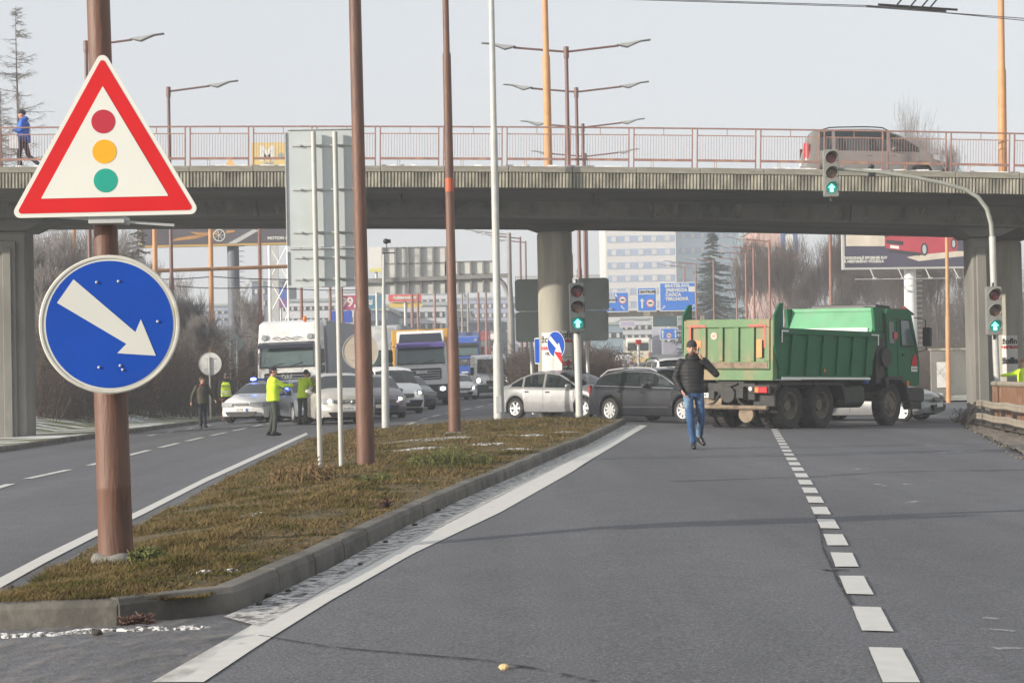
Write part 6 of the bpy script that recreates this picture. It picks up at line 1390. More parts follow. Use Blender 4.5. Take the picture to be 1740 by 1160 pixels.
    for s in 'lr':
        h, k, a = V_['h' + s], V_['k' + s], V_['a' + s]
        capsule(mb, h, k, 0.092, 0.066); capsule(mb, k, k.lerp(a, 0.45), 0.066, 0.062); capsule(mb, k.lerp(a, 0.45), k.lerp(a, 0.93), 0.062, 0.057)
        for q in range(3): e = k.lerp(a, 0.78 + 0.06 * q); mb.ell(e, (0.064, 0.066, 0.018), 10)
        mb.ell(k + Vector((0, 0.02, 0.02)), (0.064, 0.05, 0.03), 10)
    remesh("trousers", mb, trousers, t, 0.013, 2)
    for s in 'lr':
        a, q = V_['a' + s], V_['t' + s]; mb = MB(); dr = (q - a); heel = a - Vector((dr.x, dr.y, 0)).normalized() * 0.05 + Vector((0, 0, -0.045))
        capsule(mb, heel, q, 0.042, 0.040, 10); capsule(mb, a + Vector((0, 0, 0.02)), heel + Vector((0, 0, 0.02)), 0.050, 0.045, 10); capsule(mb, a + Vector((0, 0, 0.0)), q.lerp(a, 0.4), 0.046, 0.045, 10)
        remesh("shoe", mb, shoes, t, 0.011, 1)
    # --- jacket
    mb = MB(); hem = jlen; y_ = lambda z: lerp(P_.y, Cc.y, (z - P_.z) / (Cc.z - P_.z)); x_ = lambda z: lerp(P_.x, Cc.x, (z - P_.z) / (Cc.z - P_.z))
    rr = [(hem, 0.190, 0.142), (hem + 0.03, 0.200, 0.150), (1.02, 0.190, 0.145), (1.12, 0.185, 0.140), (1.28, 0.200, 0.142), (1.40, 0.190, 0.128), (1.46, 0.135, 0.100)]
    rings(mb, [(x_(z), y_(z), z, a * f, c * f) for z, a, c in rr] + [(N.x, N.y, N.z + 0.0, 0.085, 0.08), (N.x, N.y, N.z + 0.035, 0.078, 0.076)])
    for s in 'lr':
        sh, e, w_ = V_['s' + s], V_['e' + s], V_['w' + s]
        capsule(mb, N - Vector((0, 0, 0.07)), sh, 0.07, 0.072); capsule(mb, sh, e, 0.076, 0.060); capsule(mb, e, e.lerp(w_, 0.92), 0.060, 0.046)
        mb.ell(e, (0.066, 0.066, 0.05), 10)
        for q in (0.35, 0.65): mb.ell(sh.lerp(e, q), (0.070, 0.070, 0.024), 10); mb.ell(e.lerp(w_, q), (0.058, 0.058, 0.02), 10)
    jk = remesh("jacket", mb, jacket, t, 0.013, 2)
    if hood: mb = MB(); mb.ell(N + Vector((0, 0.07, 0.04)), (0.12, 0.085, 0.075), 14); mb.lathe([(0.07, 0), (0.115, 0.01), (0.11, 0.07), (0.075, 0.08), (0.07, 0.0)], 18, c=tuple(N + Vector((0, 0.0, -0.02)))); remesh("hood", mb, jacket, jk, 0.012, 2)
    if collar: mb = MB(); mb.lathe([(0.06, 0), (0.10, 0.0), (0.095, 0.075), (0.07, 0.08), (0.06, 0)], 18, c=tuple(N + Vector((0, -0.01, -0.02)))); remesh("scarf", mb, collar, jk, 0.012, 1)
    if vest:
        mb = MB(); rings(mb, [(x_(z), y_(z), z, a * f + 0.014, c * f + 0.014) for z, a, c in ((0.93, 0.195, 0.146), (1.12, 0.187, 0.142), (1.28, 0.198, 0.143), (1.39, 0.185, 0.128), (1.47, 0.13, 0.095))]); v_ = mb.build("safety_vest", vest, t, smooth=60)
        for z in (1.02, 1.12): mb = MB(); rings(mb, [(x_(z), y_(z), z - 0.022, 0.200 * f + 0.016, 0.148 * f + 0.016), (x_(z), y_(z), z + 0.022, 0.200 * f + 0.016, 0.148 * f + 0.016)]); mb.build("reflective_band", REFL, v_, smooth=60)
    return t, body, jk
def cloth(name, col, var=0.18, **k): return mat(name, col, 0.9, var=var, vs=7, bump=0.6, bs=9, **k)
HIVIS = cloth("hi_vis_yellow_cloth", (0.56, 0.80, 0.04), 0.12); HIVIS.node_tree.nodes["Principled BSDF"].inputs["Emission Strength"].default_value = 0.0
REFL = mat("reflective_grey_tape", (0.62, 0.63, 0.60), 0.4, var=0.1); DKGR = cloth("dark_green_grey_trousers", (0.045, 0.055, 0.045)); BLK = mat("black_leather", (0.015, 0.015, 0.016), 0.4, var=0.3, vs=10)
NAVY = cloth("navy_cloth", (0.02, 0.025, 0.045)); CAPM = mat("dark_cap_cloth", (0.03, 0.032, 0.036), 0.9, var=0.2, vs=20)
# quilted black puffer jacket
PUFF = mat("quilted_black_jacket", (0.011, 0.011, 0.013), 0.7, var=0.2, vs=5)
_t = PUFF.node_tree; _w = _t.nodes.new("ShaderNodeTexWave"); _w.bands_direction = 'Z'; _w.inputs["Scale"].default_value = 5.2; _w.inputs["Distortion"].default_value = 1.6; _w.inputs["Detail"].default_value = 1; _w.wave_profile = 'SIN'
_bp = _t.nodes.new("ShaderNodeBump"); _bp.inputs["Strength"].default_value = 0.22; _bp.inputs["Distance"].default_value = 0.03
_tc2 = _t.nodes.new("ShaderNodeTexCoord"); _t.links.new(_tc2.outputs["Object"], _w.inputs["Vector"]); _t.links.new(_w.outputs["Fac"], _bp.inputs["Height"]); _t.links.new(_bp.outputs[0], _t.nodes["Principled BSDF"].inputs["Normal"])
JEANS = mat("faded_blue_jeans", (0.025, 0.075, 0.18), 0.85, var=0.3, vs=6, bump=0.9, bs=14, col2=(0.20, 0.31, 0.42), th=(0.48, 0.68), stretch=(1, 1, 0.6))
pM = gnd(1180, 762)
p_, b_, j_ = person("man in a black quilted jacket and jeans walking towards us, phone at his ear", pM, R(4),
    dict(yaw=-12, sl=(0.20, 0.01, 1.45), sr=(-0.20, 0.01, 1.44), el=(0.38, -0.06, 1.24), wl=(0.145, -0.09, 1.50), er=(-0.29, 0.06, 1.17), wr=(-0.21, -0.10, 0.97), pelvis=(0, 0, 0.96), chest=(-0.01, 0, 1.30), head=(-0.015, -0.03, 1.665),
         hl=(0.09, 0.01, 0.93), hr=(-0.09, -0.01, 0.93), kr=(-0.09, -0.15, 0.51), ar=(-0.035, -0.14, 0.09), tr=(-0.055, -0.30, 0.035), kl=(0.12, -0.03, 0.50), al=(0.13, 0.26, 0.20), tl=(0.185, 0.15, 0.075)),
    PUFF, JEANS, BLK, hat='beanie', hatcol=CAPM, hood=True, scale=1.045, jlen=0.93, detail=0.008, handl=((-0.35, 0.02, 0.95), (-0.2, -0.9, 0.1), (-0.9, 0.2, 0), 0.6), beard=mat("short_beard", (0.10, 0.06, 0.045), 0.9))
mb = MB(); mb.prism(rrect(-0.036, 0.036, -0.072, 0.072, 0.01), -0.005, 0.005); ph = mb.build("mobile_phone", BLACK, None, bevel=0.002, loc=tuple(pM + Vector((0.098, -0.075, 1.715))), rot=(R(10), R(-16), R(75))); tag(ph, "dark mobile phone held to the ear by the man in jeans", "phone")
pO = gnd(465, 740)
person("policeman in yellow jacket and dark cap, back to us, one arm stretched out", pO, R(115), dict(yaw=-14, wl=(0.16, -0.30, 1.18), el=(0.25, 0.02, 1.16), er=(-0.20, -0.22, 1.30), wr=(-0.10, -0.50, 1.30), kl=(0.13, -0.03, 0.50), al=(0.19, 0.06, 0.09), tl=(0.22, -0.11, 0.04), kr=(-0.12, -0.02, 0.50), ar=(-0.14, 0.03, 0.09)),
    HIVIS, DKGR, BLK, hat='cap', hatcol=NAVY, scale=1.0, fat=1.12, jlen=0.90)
D_ = 60.8; x_ = X(513, D_)
person("second policeman in a yellow jacket leaning to the window of the blue silver car", Vector((x_, D_, G(x_, D_))), R(150), dict(yaw=10, chest=(0.0, -0.10, 1.30), neck=(0.0, -0.20, 1.48), head=(0.0, -0.24, 1.63), sl=(0.185, -0.16, 1.44), sr=(-0.185, -0.16, 1.44), el=(0.25, -0.25, 1.18), er=(-0.24, -0.25, 1.20), wl=(0.2, -0.48, 1.1), wr=(-0.18, -0.50, 1.15)), HIVIS, DKGR, BLK, hat='beanie', hatcol=CAPM)
D_ = 61.5; x_ = X(343, D_)
OLIVE = cloth("olive_grey_jacket", (0.075, 0.068, 0.048)); DNAVY = cloth("dark_navy_jeans", (0.018, 0.024, 0.042)); REDS = cloth("dark_red_scarf", (0.16, 0.02, 0.03))
person("man in an olive jacket and dark jeans striding along the left carriageway", Vector((x_, D_, G(x_, D_))), R(22), dict(yaw=35, el=(0.33, 0.02, 1.18), wl=(0.42, -0.10, 0.98), er=(-0.33, 0.02, 1.17), wr=(-0.40, -0.06, 0.93), kr=(-0.08, -0.08, 0.50), ar=(-0.06, 0.0, 0.09), tr=(-0.09, -0.16, 0.04), kl=(0.09, 0.06, 0.50), al=(0.13, 0.16, 0.12), tl=(0.15, 0.02, 0.06)), OLIVE, DNAVY, BLK, collar=REDS, hair=mat("brown_hair", (0.08, 0.045, 0.025), 0.8), scale=0.94, fat=1.05)
D_ = 72; x_ = X(384, D_)
BROWN = cloth("brown_work_trousers", (0.22, 0.115, 0.06)); BVEST = cloth("dark_work_jacket", (0.03, 0.035, 0.035))
t_, b_, j_ = person("worker with his back to us in a yellow vest over dark sleeves and brown trousers", Vector((x_, D_, G(x_, D_))), R(176), dict(head=(0, -0.04, 1.655)), BVEST, BROWN, mat("tan_boots", (0.35, 0.25, 0.17), 0.8), vest=cloth("yellow_vest_cloth", (0.60, 0.78, 0.05), 0.1), hat='beanie', hatcol=mat("grey_beanie", (0.12, 0.11, 0.10), 0.9, var=0.3), hood=True, scale=1.03, jlen=0.86)
text("POLÍCIA", 0.09, INK, t_, (0, 0.170, 1.32), (PI / 2, 0, PI), bold=0.002)
D_ = 84; x_ = X(252, D_)
person("person in navy jacket and grey trousers by the ochre pole under the blue sign", Vector((x_, D_, G(x_, D_) + 0.1)), R(-60), dict(kl=(0.1, -0.12, 0.5), al=(0.1, -0.15, 0.09), tl=(0.1, -0.3, 0.04), kr=(-0.1, 0.06, 0.5), ar=(-0.1, 0.22, 0.10), tr=(-0.1, 0.08, 0.04)), NAVY, cloth("light_grey_trousers", (0.22, 0.22, 0.24)), BLK, hat='beanie', hatcol=CAPM)
D_ = 50.5; x_ = X(1740, D_)
person("policeman in a yellow jacket behind the brown railing, cut off by the picture's right edge", Vector((x_, D_, G(x_, D_) + 0.05)), R(-60), dict(yaw=0, er=(-0.30, -0.22, 1.36), wr=(-0.30, -0.52, 1.34), el=(0.26, 0.0, 1.2), wl=(0.22, -0.2, 1.0)), HIVIS, DKGR, BLK, hat='cap', hatcol=mat("orange_brown_hair_cap", (0.22, 0.09, 0.03), 0.8), fat=1.1, scale=0.97)
D_ = 54.7; x_ = X(46, D_); BLUEJ = mat("two_tone_blue_jacket", (0.02, 0.12, 0.52), 0.7, var=0.1, vs=4, bump=0.4, bs=10, col2=(0.015, 0.03, 0.16), th=(0.5, 0.56))
person("pedestrian in a blue hooded jacket and dark beanie walking left on the overpass", Vector((x_, D_, ztop(x_) + 0.02)), R(-90), dict(head=(0, -0.05, 1.655), neck=(0, -0.01, 1.50), el=(0.26, -0.02, 1.18), wl=(0.22, -0.24, 1.18), er=(-0.26, 0.03, 1.16), wr=(-0.24, -0.26, 1.06), kl=(0.10, -0.12, 0.51), al=(0.10, -0.06, 0.09), tl=(0.10, -0.22, 0.04), kr=(-0.10, 0.10, 0.50), ar=(-0.10, 0.42, 0.22), tr=(-0.10, 0.33, 0.10)),
    BLUEJ, NAVY, BLK, hat='beanie', hatcol=NAVY, hood=True, scale=1.02, fat=1.3)
pb_ = at(24, 240, D_ - 0.3); mb = MB(); mb.prism([(-0.13, -0.20), (0.13, -0.22), (0.12, 0.12), (0.03, 0.18), (-0.03, 0.18), (-0.12, 0.12)], -0.04, 0.04); mb.tube([(-0.05, 0, 0.14), (-0.02, 0, 0.28), (0.02, 0, 0.28), (0.05, 0, 0.14)], 0.008, 6)
tag(mb.build("carrier_bag", mat("pale_plastic_bag", (0.55, 0.56, 0.58), 0.5, var=0.15, vs=8), bevel=0.02, loc=pb_), "pale carrier bag in the hand of the pedestrian in blue", "bag")
# ================================================================== VEGETATION
BARK = mat("grey_brown_bark", (0.115, 0.10, 0.09), 0.9, var=0.3, vs=3); TWIG = mat("frosted_twigs", (0.22, 0.20, 0.19), 0.9, var=0.3, vs=2, col2=(0.42, 0.42, 0.43), th=(0.55, 0.75))
TWIG_D = mat("dark_brown_twigs", (0.10, 0.078, 0.065), 0.95, var=0.35, vs=1.5); NEEDLE = mat("dark_spruce_needles", (0.035, 0.055, 0.04), 0.9, var=0.35, vs=2, col2=(0.45, 0.47, 0.48), th=(0.66, 0.76))
def segs_mesh(name, segs, material, parent=None):
    """segs: (p, q, r1, r2) -> three-sided tapering sticks"""
    A = np.array([(*s[0], *s[1], s[2], s[3]) for s in segs], dtype=np.float32); P, Q, r1, r2 = A[:, :3], A[:, 3:6], A[:, 6:7], A[:, 7:8]
    d = Q - P; d /= np.linalg.norm(d, axis=1, keepdims=True) + 1e-9; ref = np.where(np.abs(d[:, 2:3]) < 0.9, np.array([[0, 0, 1.]]), np.array([[1., 0, 0]]))
    a = np.cross(d, ref); a /= np.linalg.norm(a, axis=1, keepdims=True); b = np.cross(d, a); V = []
    for c, r in ((P, r1), (Q, r2)):
        for k in range(3): t = 2 * PI * k / 3; V.append(c + r * (a * math.cos(t) + b * math.sin(t)))
    V = np.stack(V, 1).reshape(-1, 3); n = len(segs); base = (np.arange(n) * 6)[:, None]
    Fq = np.concatenate([base + np.array([[k, (k + 1) % 3, 3 + (k + 1) % 3, 3 + k]]) for k in range(3)], 0)
    return big(name, V, Fq, material, parent)
def grow(rr, p, d, L_, r, depth, out, spread=0.6, up=0.25, kids=3, twist=0.18, rmin=0.006, taper=0.72):
    n = 3; seg = L_ / n; pts = [p]
    for i in range(n):
        d = (d + Vector((rr.uniform(-1, 1), rr.uniform(-1, 1), rr.uniform(-0.4, 1))) * twist + Vector((0, 0, up * 0.2))).normalized(); q = p + d * seg
        r2 = max(rmin, r * (1 - 0.22)); out.append((p, q, r, r2, depth)); p, r = q, r2; pts.append(p)
        if depth > 0 and i > 0:
            for k in range(kids if i == n - 1 else kids - 1):
                a = Vector((rr.uniform(-1, 1), rr.uniform(-1, 1), rr.uniform(-0.2, 0.5))).normalized(); nd = (d * (1 - spread) + a * spread + Vector((0, 0, up))).normalized()
                grow(rr, p, nd, L_ * rr.uniform(0.6, 0.85), r * taper, depth - 1, out, spread, up, kids, twist, rmin, taper)
def bare_tree(label, loc, seed, H=9.0, depth=5, spread=0.5, up=0.35, r=0.14, group=None, twig=TWIG, kids=3, first=0.28):
    rr = random.Random(seed); out = []; grow(rr, Vector((0, 0, -0.2)), Vector((0, 0, 1)), H * first, r, depth, out, spread, up, kids)
    zmax = max(s[1].z for s in out); k = H / zmax; out = [(s[0] * k, s[1] * k, s[2], s[3], s[4]) for s in out]
    t = thing("bare_tree", label, "tree", loc, group=group)
    segs_mesh("trunk", [s for s in out if s[4] >= depth - 1], BARK, t); segs_mesh("crown", [s for s in out if s[4] < depth - 1], twig, t); return t
def larch(label, loc, H, seed, group=None, mat_=TWIG, needles=0, w_=0.2):
    rr = random.Random(seed); tr = []; br = []; n = 46; P0 = Vector((0, 0, -0.2))
    for i in range(12): tr.append((Vector((0.03 * math.sin(i), 0, H * i / 12)), Vector((0.03 * math.sin(i + 1), 0, H * (i + 1) / 12)), 0.20 * (1 - i / 12.5), 0.20 * (1 - (i + 1) / 12.5)))
    for i in range(int(H * (9 if needles < 20 else 15))):
        z = H * (0.12 + 0.87 * rr.random() ** 0.9); ln = (H - z) * w_ * rr.uniform(0.6, 1.2) + 0.25; a = rr.uniform(0, 2 * PI); d = Vector((math.cos(a), math.sin(a), rr.uniform(-0.15, 0.35) if not needles else -0.25)); p = Vector((0, 0, z)); r_ = 0.02 + ln * 0.008
        for k in range(4):
            q = p + (d + Vector((0, 0, 0.12 * k - 0.1))) * ln / 4; br.append((p, q, r_, r_ * 0.7)); r_ *= 0.7
            for m_ in range(5 if not needles else needles):
                e = Vector((rr.uniform(-1, 1), rr.uniform(-1, 1), rr.uniform(-0.8, 0.4))) + d * 0.5; s0 = p.lerp(q, rr.random()); br.append((s0, s0 + e * (0.14 + 0.1 * ln) , 0.008 if not needles else 0.035, 0.004))
            p = q
    t = thing("conifer" if needles else "larch_tree", label, "tree", loc, group=group); segs_mesh("trunk", tr, BARK, t); segs_mesh("crown", br, mat_, t); return t
def gp(px, D, dz=0.0): x = X(px, D); return Vector((x, D, max(G(x, D), Gz(x, D)) + dz))
larch("tall bare larch whose tip rises beside the blue pedestrian, upper left", gp(36, 92), 18.2, 1)
larch("second bare larch cut by the picture's left edge above the overpass", gp(-14, 90), 17.0, 2)
larch("third thinner larch between the two taller ones at upper left", gp(8, 97), 14.5, 7)
for i, (px, D, H) in enumerate(((1545, 165, 22.0), (1572, 160, 23.5), (1598, 168, 21.0), (1640, 172, 18.5))):
    bare_tree(("bare birch left of the tallest one above the van's bonnet", "tallest bare birch above the bonnet of the van on the overpass", "bare birch right of the tallest one above the overpass", "lowest bare birch near the right end of the overpass")[i], gp(px, D), 30 + i, H=H - gp(px, D).z + 1, depth=6, spread=0.34, up=0.55, r=0.16, group="birches above the right of the overpass", kids=3)
gb = "bare trees in the thicket left of the road"
for i, (px, D, H) in enumerate(((70, 82, 7.2), (100, 95, 8.6), (122, 88, 8.0), (150, 104, 9.4), (186, 92, 8.2), (228, 100, 8.8), (300, 110, 7.4), (322, 98, 6.2), (430, 128, 7.5), (335, 88, 5.0), (60, 74, 6.0))):
    bare_tree("bare leafless tree in the thicket left of the road beyond the overpass", gp(px, D), 60 + i, H=H, depth=5, spread=0.5, up=0.4, r=0.11, group=gb)
larch("snow dusted spruce between the ochre poles left of the two big signs", gp(238, 106), 9.3, 21, mat_=NEEDLE, needles=9, w_=0.26)
larch("dark spruce in front of the pale office block", gp(1215, 205), 14.6, 22, mat_=mat("blue_green_needles", (0.04, 0.065, 0.055), 0.9, var=0.3, vs=2), needles=26, w_=0.36)
ga = "bare trees on the slope behind the dump truck"
for i in range(24):
    rr = random.Random(400 + i); px = 1300 + i * 16 + rr.uniform(-8, 8); D = rr.uniform(140, 240)
    bare_tree("bare leafless tree on the wooded slope behind the dump truck and the billboard", gp(px, D), 200 + i % 9, H=rr.uniform(9, 13.5), depth=5, spread=0.45, up=0.4, r=0.13, group=ga, twig=TWIG_D)
def thicket(name, spots, seed, material, H=(1.2, 3.0), stems=34, kind="stuff"):
    rr = random.Random(seed); out = []
    for c, w_ in spots:
        for s in range(stems):
            p = c + Vector((rr.uniform(-w_, w_), rr.uniform(-w_, w_), -0.1)); h = rr.uniform(*H); d = Vector((rr.uniform(-.5, .5), rr.uniform(-.5, .5), 1)).normalized(); r_ = 0.018
            for k in range(4):
                q = p + d * h / 4; out.append((p, q, r_, r_ * .7)); r_ *= .7
                for m_ in range(4): e = Vector((rr.uniform(-1, 1), rr.uniform(-1, 1), rr.uniform(-0.3, 1))); s0 = p.lerp(q, rr.random()); out.append((s0, s0 + e * h * 0.16, 0.009, 0.004))
                p = q; d = (d + Vector((rr.uniform(-.35, .35), rr.uniform(-.35, .35), 0))).normalized()
    o = segs_mesh(name, out, material); return tag(o, kind=kind)
rr = random.Random(11)
thicket("brushwood", [(gp(rr.uniform(-60, 420), D), 1.4) for D in np.linspace(76, 118, 95)], 1, TWIG_D, (1.6, 4.2), 36)
thicket("brushwood", [(gp(rr.uniform(50, 175), D), 1.0) for D in np.linspace(68, 92, 36)], 12, TWIG_D, (1.4, 4.6), 40)
thicket("brushwood", [(gp(rr.uniform(230, 470), D), 1.6) for D in np.linspace(98, 150, 60)], 13, TWIG, (2.0, 4.5), 30)
thicket("hedge", [(Vector((rr.uniform(0.4, 4.4), D, G(2, D))), 0.8) for D in np.linspace(72, 120, 70)], 2, TWIG_D, (1.5, 2.75), 60)
thicket("brushwood", [(gp(rr.uniform(1400, 1655), D), 2.0) for D in np.linspace(98, 150, 60)], 3, TWIG_D, (1.2, 3.2), 34)
thicket("brushwood", [(gp(rr.uniform(1300, 1800), D), 4.0) for D in np.linspace(150, 260, 80)], 4, TWIG_D, (3, 7), 30)
thicket("twig_pile", [(gnd(px, py), 0.18) for px, py in ((1632, 718), (1640, 712), (1646, 722))], 5, TWIG_D, (0.2, 0.5), 26)
# weeds on the median
WEED = mat("dry_weed_stalks", (0.20, 0.13, 0.06), 0.95, var=0.3, vs=8); WEEDG = mat("green_brown_weeds", (0.12, 0.13, 0.04), 0.95, var=0.4, vs=8)
def weed(label, px, py, w_, h, n, m_, seed):
    c = gnd(px, py, 0.17); rr = random.Random(seed); out = []
    for i in range(n):
        p = Vector((rr.uniform(-w_, w_), rr.uniform(-w_, w_) * 0.8, -0.04)); hh = h * rr.uniform(0.4, 1) * (1 - 0.5 * abs(p.x) / w_); d = Vector((rr.uniform(-.3, .3), rr.uniform(-.3, .3), 1)).normalized()
        q = p + d * hh; out.append((p, q, 0.007, 0.004))
        for k in range(7): e = Vector((rr.uniform(-1, 1), rr.uniform(-1, 1), rr.uniform(0, .8))); s0 = p.lerp(q, rr.uniform(0.2, 1)); out.append((s0, s0 + e * 0.045, 0.008, 0.004))
    t = thing("weed_clump", label, "weeds", c); segs_mesh("stalks", out, m_, t)
weed("broad green brown weed clump on the median in front of the band painted pole", 765, 787, 0.55, 0.32, 150, WEEDG, 1)
weed("dry brown weed stalks at the feet of the two white sign posts", 522, 812, 0.45, 0.34, 90, WEED, 2)
weed("thin dry stalks just left of the red brown pole", 597, 765, 0.25, 0.42, 26, WEED, 3)
weed("low weeds on the left edge of the median", 640, 815, 0.2, 0.15, 40, WEEDG, 4)
weed("two short dark seed heads near the middle of the median kerb", 652, 858, 0.04, 0.14, 8, mat("dark_seed_heads", (0.06, 0.03, 0.02), 0.9), 5)
weed("tuft of weeds behind the foot of the nearest brown pole", 250, 945, 0.12, 0.12, 50, WEEDG, 6)
weed("dry reddish weeds growing from the near corner of the kerb", 232, 1046, 0.07, 0.035, 22, mat("reddish_dry_weeds", (0.11, 0.06, 0.045), 0.9), 7)
# ================================================================== RIGHT-HAND BARRIER
CREAM = mat("dirty_cream_guardrail", (0.30, 0.265, 0.21), 0.6, 0.1, var=0.2, vs=4, bump=0.1, col2=(0.24, 0.19, 0.14), th=(0.5, 0.7)); BRN = mat("brown_parapet_paint", (0.235, 0.125, 0.075), 0.7, var=0.22, vs=5, bump=0.15, col2=(0.30, 0.21, 0.15), th=(0.5, 0.72))
g0, g1 = Vector((X(1660, 47.5), 47.5, 0)), Vector((X(1775, 36.5), 36.5, 0))
gd = (g1 - g0).normalized(); gn = Vector((-gd.y, gd.x, 0)); gn = gn if gn.x < 0 else -gn
t = thing("guardrail", "dirty cream double crash barrier curving down at its far end, right edge", "guardrail")
def gz(p): return G(p.x, p.y) + 0.10
def rail_sec(pts, h=0.11):
    mb = MB(); vs = []; sec = [(0.0, h), (0.035, h * 0.6), (0.02, 0.0), (0.035, -h * 0.6), (0.0, -h), (-0.012, -h), (-0.012, h)]
    for p in pts: vs += [(p.x + gn.x * a, p.y + gn.y * a, p.z + b) for a, b in sec]
    n = len(sec); mb.add(vs, [(i * n + k, i * n + (k + 1) % n, (i + 1) * n + (k + 1) % n, (i + 1) * n + k) for i in range(len(pts) - 1) for k in range(n)]); return mb
L_ = (g1 - g0).length
for z0 in (0.52, 0.20):
    pts = [g0 + gd * (-1.3) + gn * 0.14 + Vector((0, 0, gz(g0) - 0.1)), g0 + gd * (-1.0) + gn * 0.10 + Vector((0, 0, gz(g0) + z0 * 0.35)), g0 + gd * (-0.6) + gn * 0.05 + Vector((0, 0, gz(g0) + z0 * 0.8)), g0 + gd * (-0.25) + Vector((0, 0, gz(g0) + z0 * 0.98))] + [g0 + gd * (L_ * k / 8) + Vector((0, 0, gz(g0 + gd * (L_ * k / 8)) + z0 + 0.015 * math.sin(k * 2))) for k in range(9)]
    rail_sec(pts, 0.088).build("rail_beam", CREAM, t, smooth=50)
for k in range(8):
    p = g0 + gd * (0.4 + k * 1.9); mb = MB(); c = p - gn * 0.08; mb.box(c.x - 0.04, c.x + 0.04, c.y - 0.04, c.y + 0.04, gz(p) - 0.2, gz(p) + 0.58); mb.build("post", CHASS, t)
t = thing("parapet_railing", "brown metal parapet railing with broad pickets behind the crash barrier, right edge", "railing")
h0, h1 = g0 - gn * 0.42 - gd * 0.25, g1 - gn * 0.42; L2 = (h1 - h0).length; hz = lambda k: gz(h0 + gd * k)
mb = MB(); mb.tube([h0 + gd * k + Vector((0, 0, hz(k) + 1.02)) for k in np.linspace(0, L2, 12)], 0.065, 10); mb.build("top_pipe", CREAM, t, smooth=50)
mb = MB(); mb.tube([h0 + gd * k + Vector((0, 0, hz(k) + 0.12)) for k in np.linspace(0, L2, 12)], 0.04, 6); mb.build("bottom_rail", BRN, t)
mb = MB(); k = 0.0; i = 0
while k < L2:
    p = h0 + gd * k; wv = 0.06 if i % 6 else 0.10; z = hz(k); q = p + gd * wv
    for a in (0,): 
        off = gn * 0.02; vs = []
        for zz_ in (z + 0.05, z + 0.96):
            for c in (p - off, q - off, q + off, p + off): vs.append((c.x, c.y, zz_))
        mb.add(vs, [(0, 1, 2, 3), (7, 6, 5, 4), (0, 4, 5, 1), (1, 5, 6, 2), (2, 6, 7, 3), (3, 7, 4, 0)])
    k += 0.26; i += 1
mb.build("pickets", BRN, t)
vs = []
for k in np.linspace(0, L2, 12): p = h0 - gn * 0.06 + gd * k; vs += [(p.x, p.y, hz(k) + 0.03), (p.x, p.y, hz(k) + 0.94), (p.x - gn.x * 0.02, p.y - gn.y * 0.02, hz(k) + 0.94), (p.x - gn.x * 0.02, p.y - gn.y * 0.02, hz(k) + 0.03)]
mb = MB(); mb.add(vs, [(4 * i + a, 4 * i + (a + 1) % 4, 4 * i + 4 + (a + 1) % 4, 4 * i + 4 + a) for i in range(11) for a in range(4)]); mb.build("infill_sheet", BRN, t)
# soil strip with rubble in front of the barrier
SOIL = mat("gravelly_soil", (0.15, 0.125, 0.10), 0.95, var=0.35, vs=9, bump=0.9, bs=18, col2=(0.27, 0.25, 0.22), th=(0.52, 0.66))
e0 = [gnd(*p)[:2] for p in ((1640, 724), (1660, 737), (1700, 757), (1760, 785))]; e1 = [((g0 - gd * 1.2).x, (g0 - gd * 1.2).y), (g0.x, g0.y), ((g0 + gd * 5).x, (g0 + gd * 5).y), (g1.x, g1.y)]
strip2("soil_verge", e0, e1, 0.0, SOIL, n=60, cols=16, kind="structure")
_o = bpy.data.objects["soil_verge"]
for v in _o.data.vertices: v.co.z += 0.06 + 0.05 * noise.noise(Vector(v.co) * 3) + 0.02 * noise.noise(Vector(v.co) * 12)
strip2("soil_verge", e1, [(e1[0][0] + 5, e1[0][1] + 1), (e1[1][0] + 6, e1[1][1]), (e1[2][0] + 6, e1[2][1]), (e1[3][0] + 6, e1[3][1])], 0.10, SOIL, n=30, cols=6)
rr = random.Random(3); mb = MB()
for i in range(420):
    a = rr.random(); p = Vector((*e0[0], 0)).lerp(Vector((*e0[3], 0)), a); q = Vector((*e1[0], 0)).lerp(Vector((*e1[3], 0)), a); c = p.lerp(q, rr.uniform(-0.35, 0.95)); r_ = rr.uniform(0.006, 0.03)
    mb.ell((c.x, c.y, G(c.x, c.y) + 0.03 + r_ * 0.3), (r_, r_ * rr.uniform(.6, 1), r_ * 0.6), 6)
tag(mb.build("gravel", mat("gravel_lumps", (0.15, 0.13, 0.105), 0.95, var=0.35, vs=3)), kind="stuff")
# ================================================================== SMALL ROADSIDE SIGNS
def disc_back(px, py, r_px, D, label, material, post_px=None):
    c = at(px, py, D); t = thing("road_sign", label, "road sign", c); r = r_px * D / F_PX
    prism_face("plate", circ(0, 0, r, 32), 0, 0.012, material, t); mb = MB(); mb.lathe([(r, 0.012), (r * 1.01, 0), (r, -0.014), (r * 0.97, -0.014), (r * 0.965, 0)], 32, axis='y'); mb.build("rim", GALV, t)
    mb = MB(); mb.box(-r * 0.55, r * 0.55, -0.02, -0.002, r * 0.42, r * 0.47); mb.box(-r * 0.55, r * 0.55, -0.02, -0.002, -r * 0.47, -r * 0.42); mb.build("brace", GALV, t)
    g_ = G(c.x, D) - c.z; mb = MB(); mb.cyl((0.0, -0.05, g_ - 0.1), (-0.02, -0.05, r * 0.6), 0.035, n=10); mb.build("post", GALV, t, smooth=40)
disc_back(357, 618, 19.5, 74, "white round sign seen from behind on a slim post by the striding man", mat("white_sign_back", (0.62, 0.62, 0.60), 0.5, var=0.06))
disc_back(612.5, 597, 30.5, 41, "beige round sign seen from behind, split by the red brown pole", mat("beige_sign_back", (0.42, 0.37, 0.30), 0.6, var=0.08))
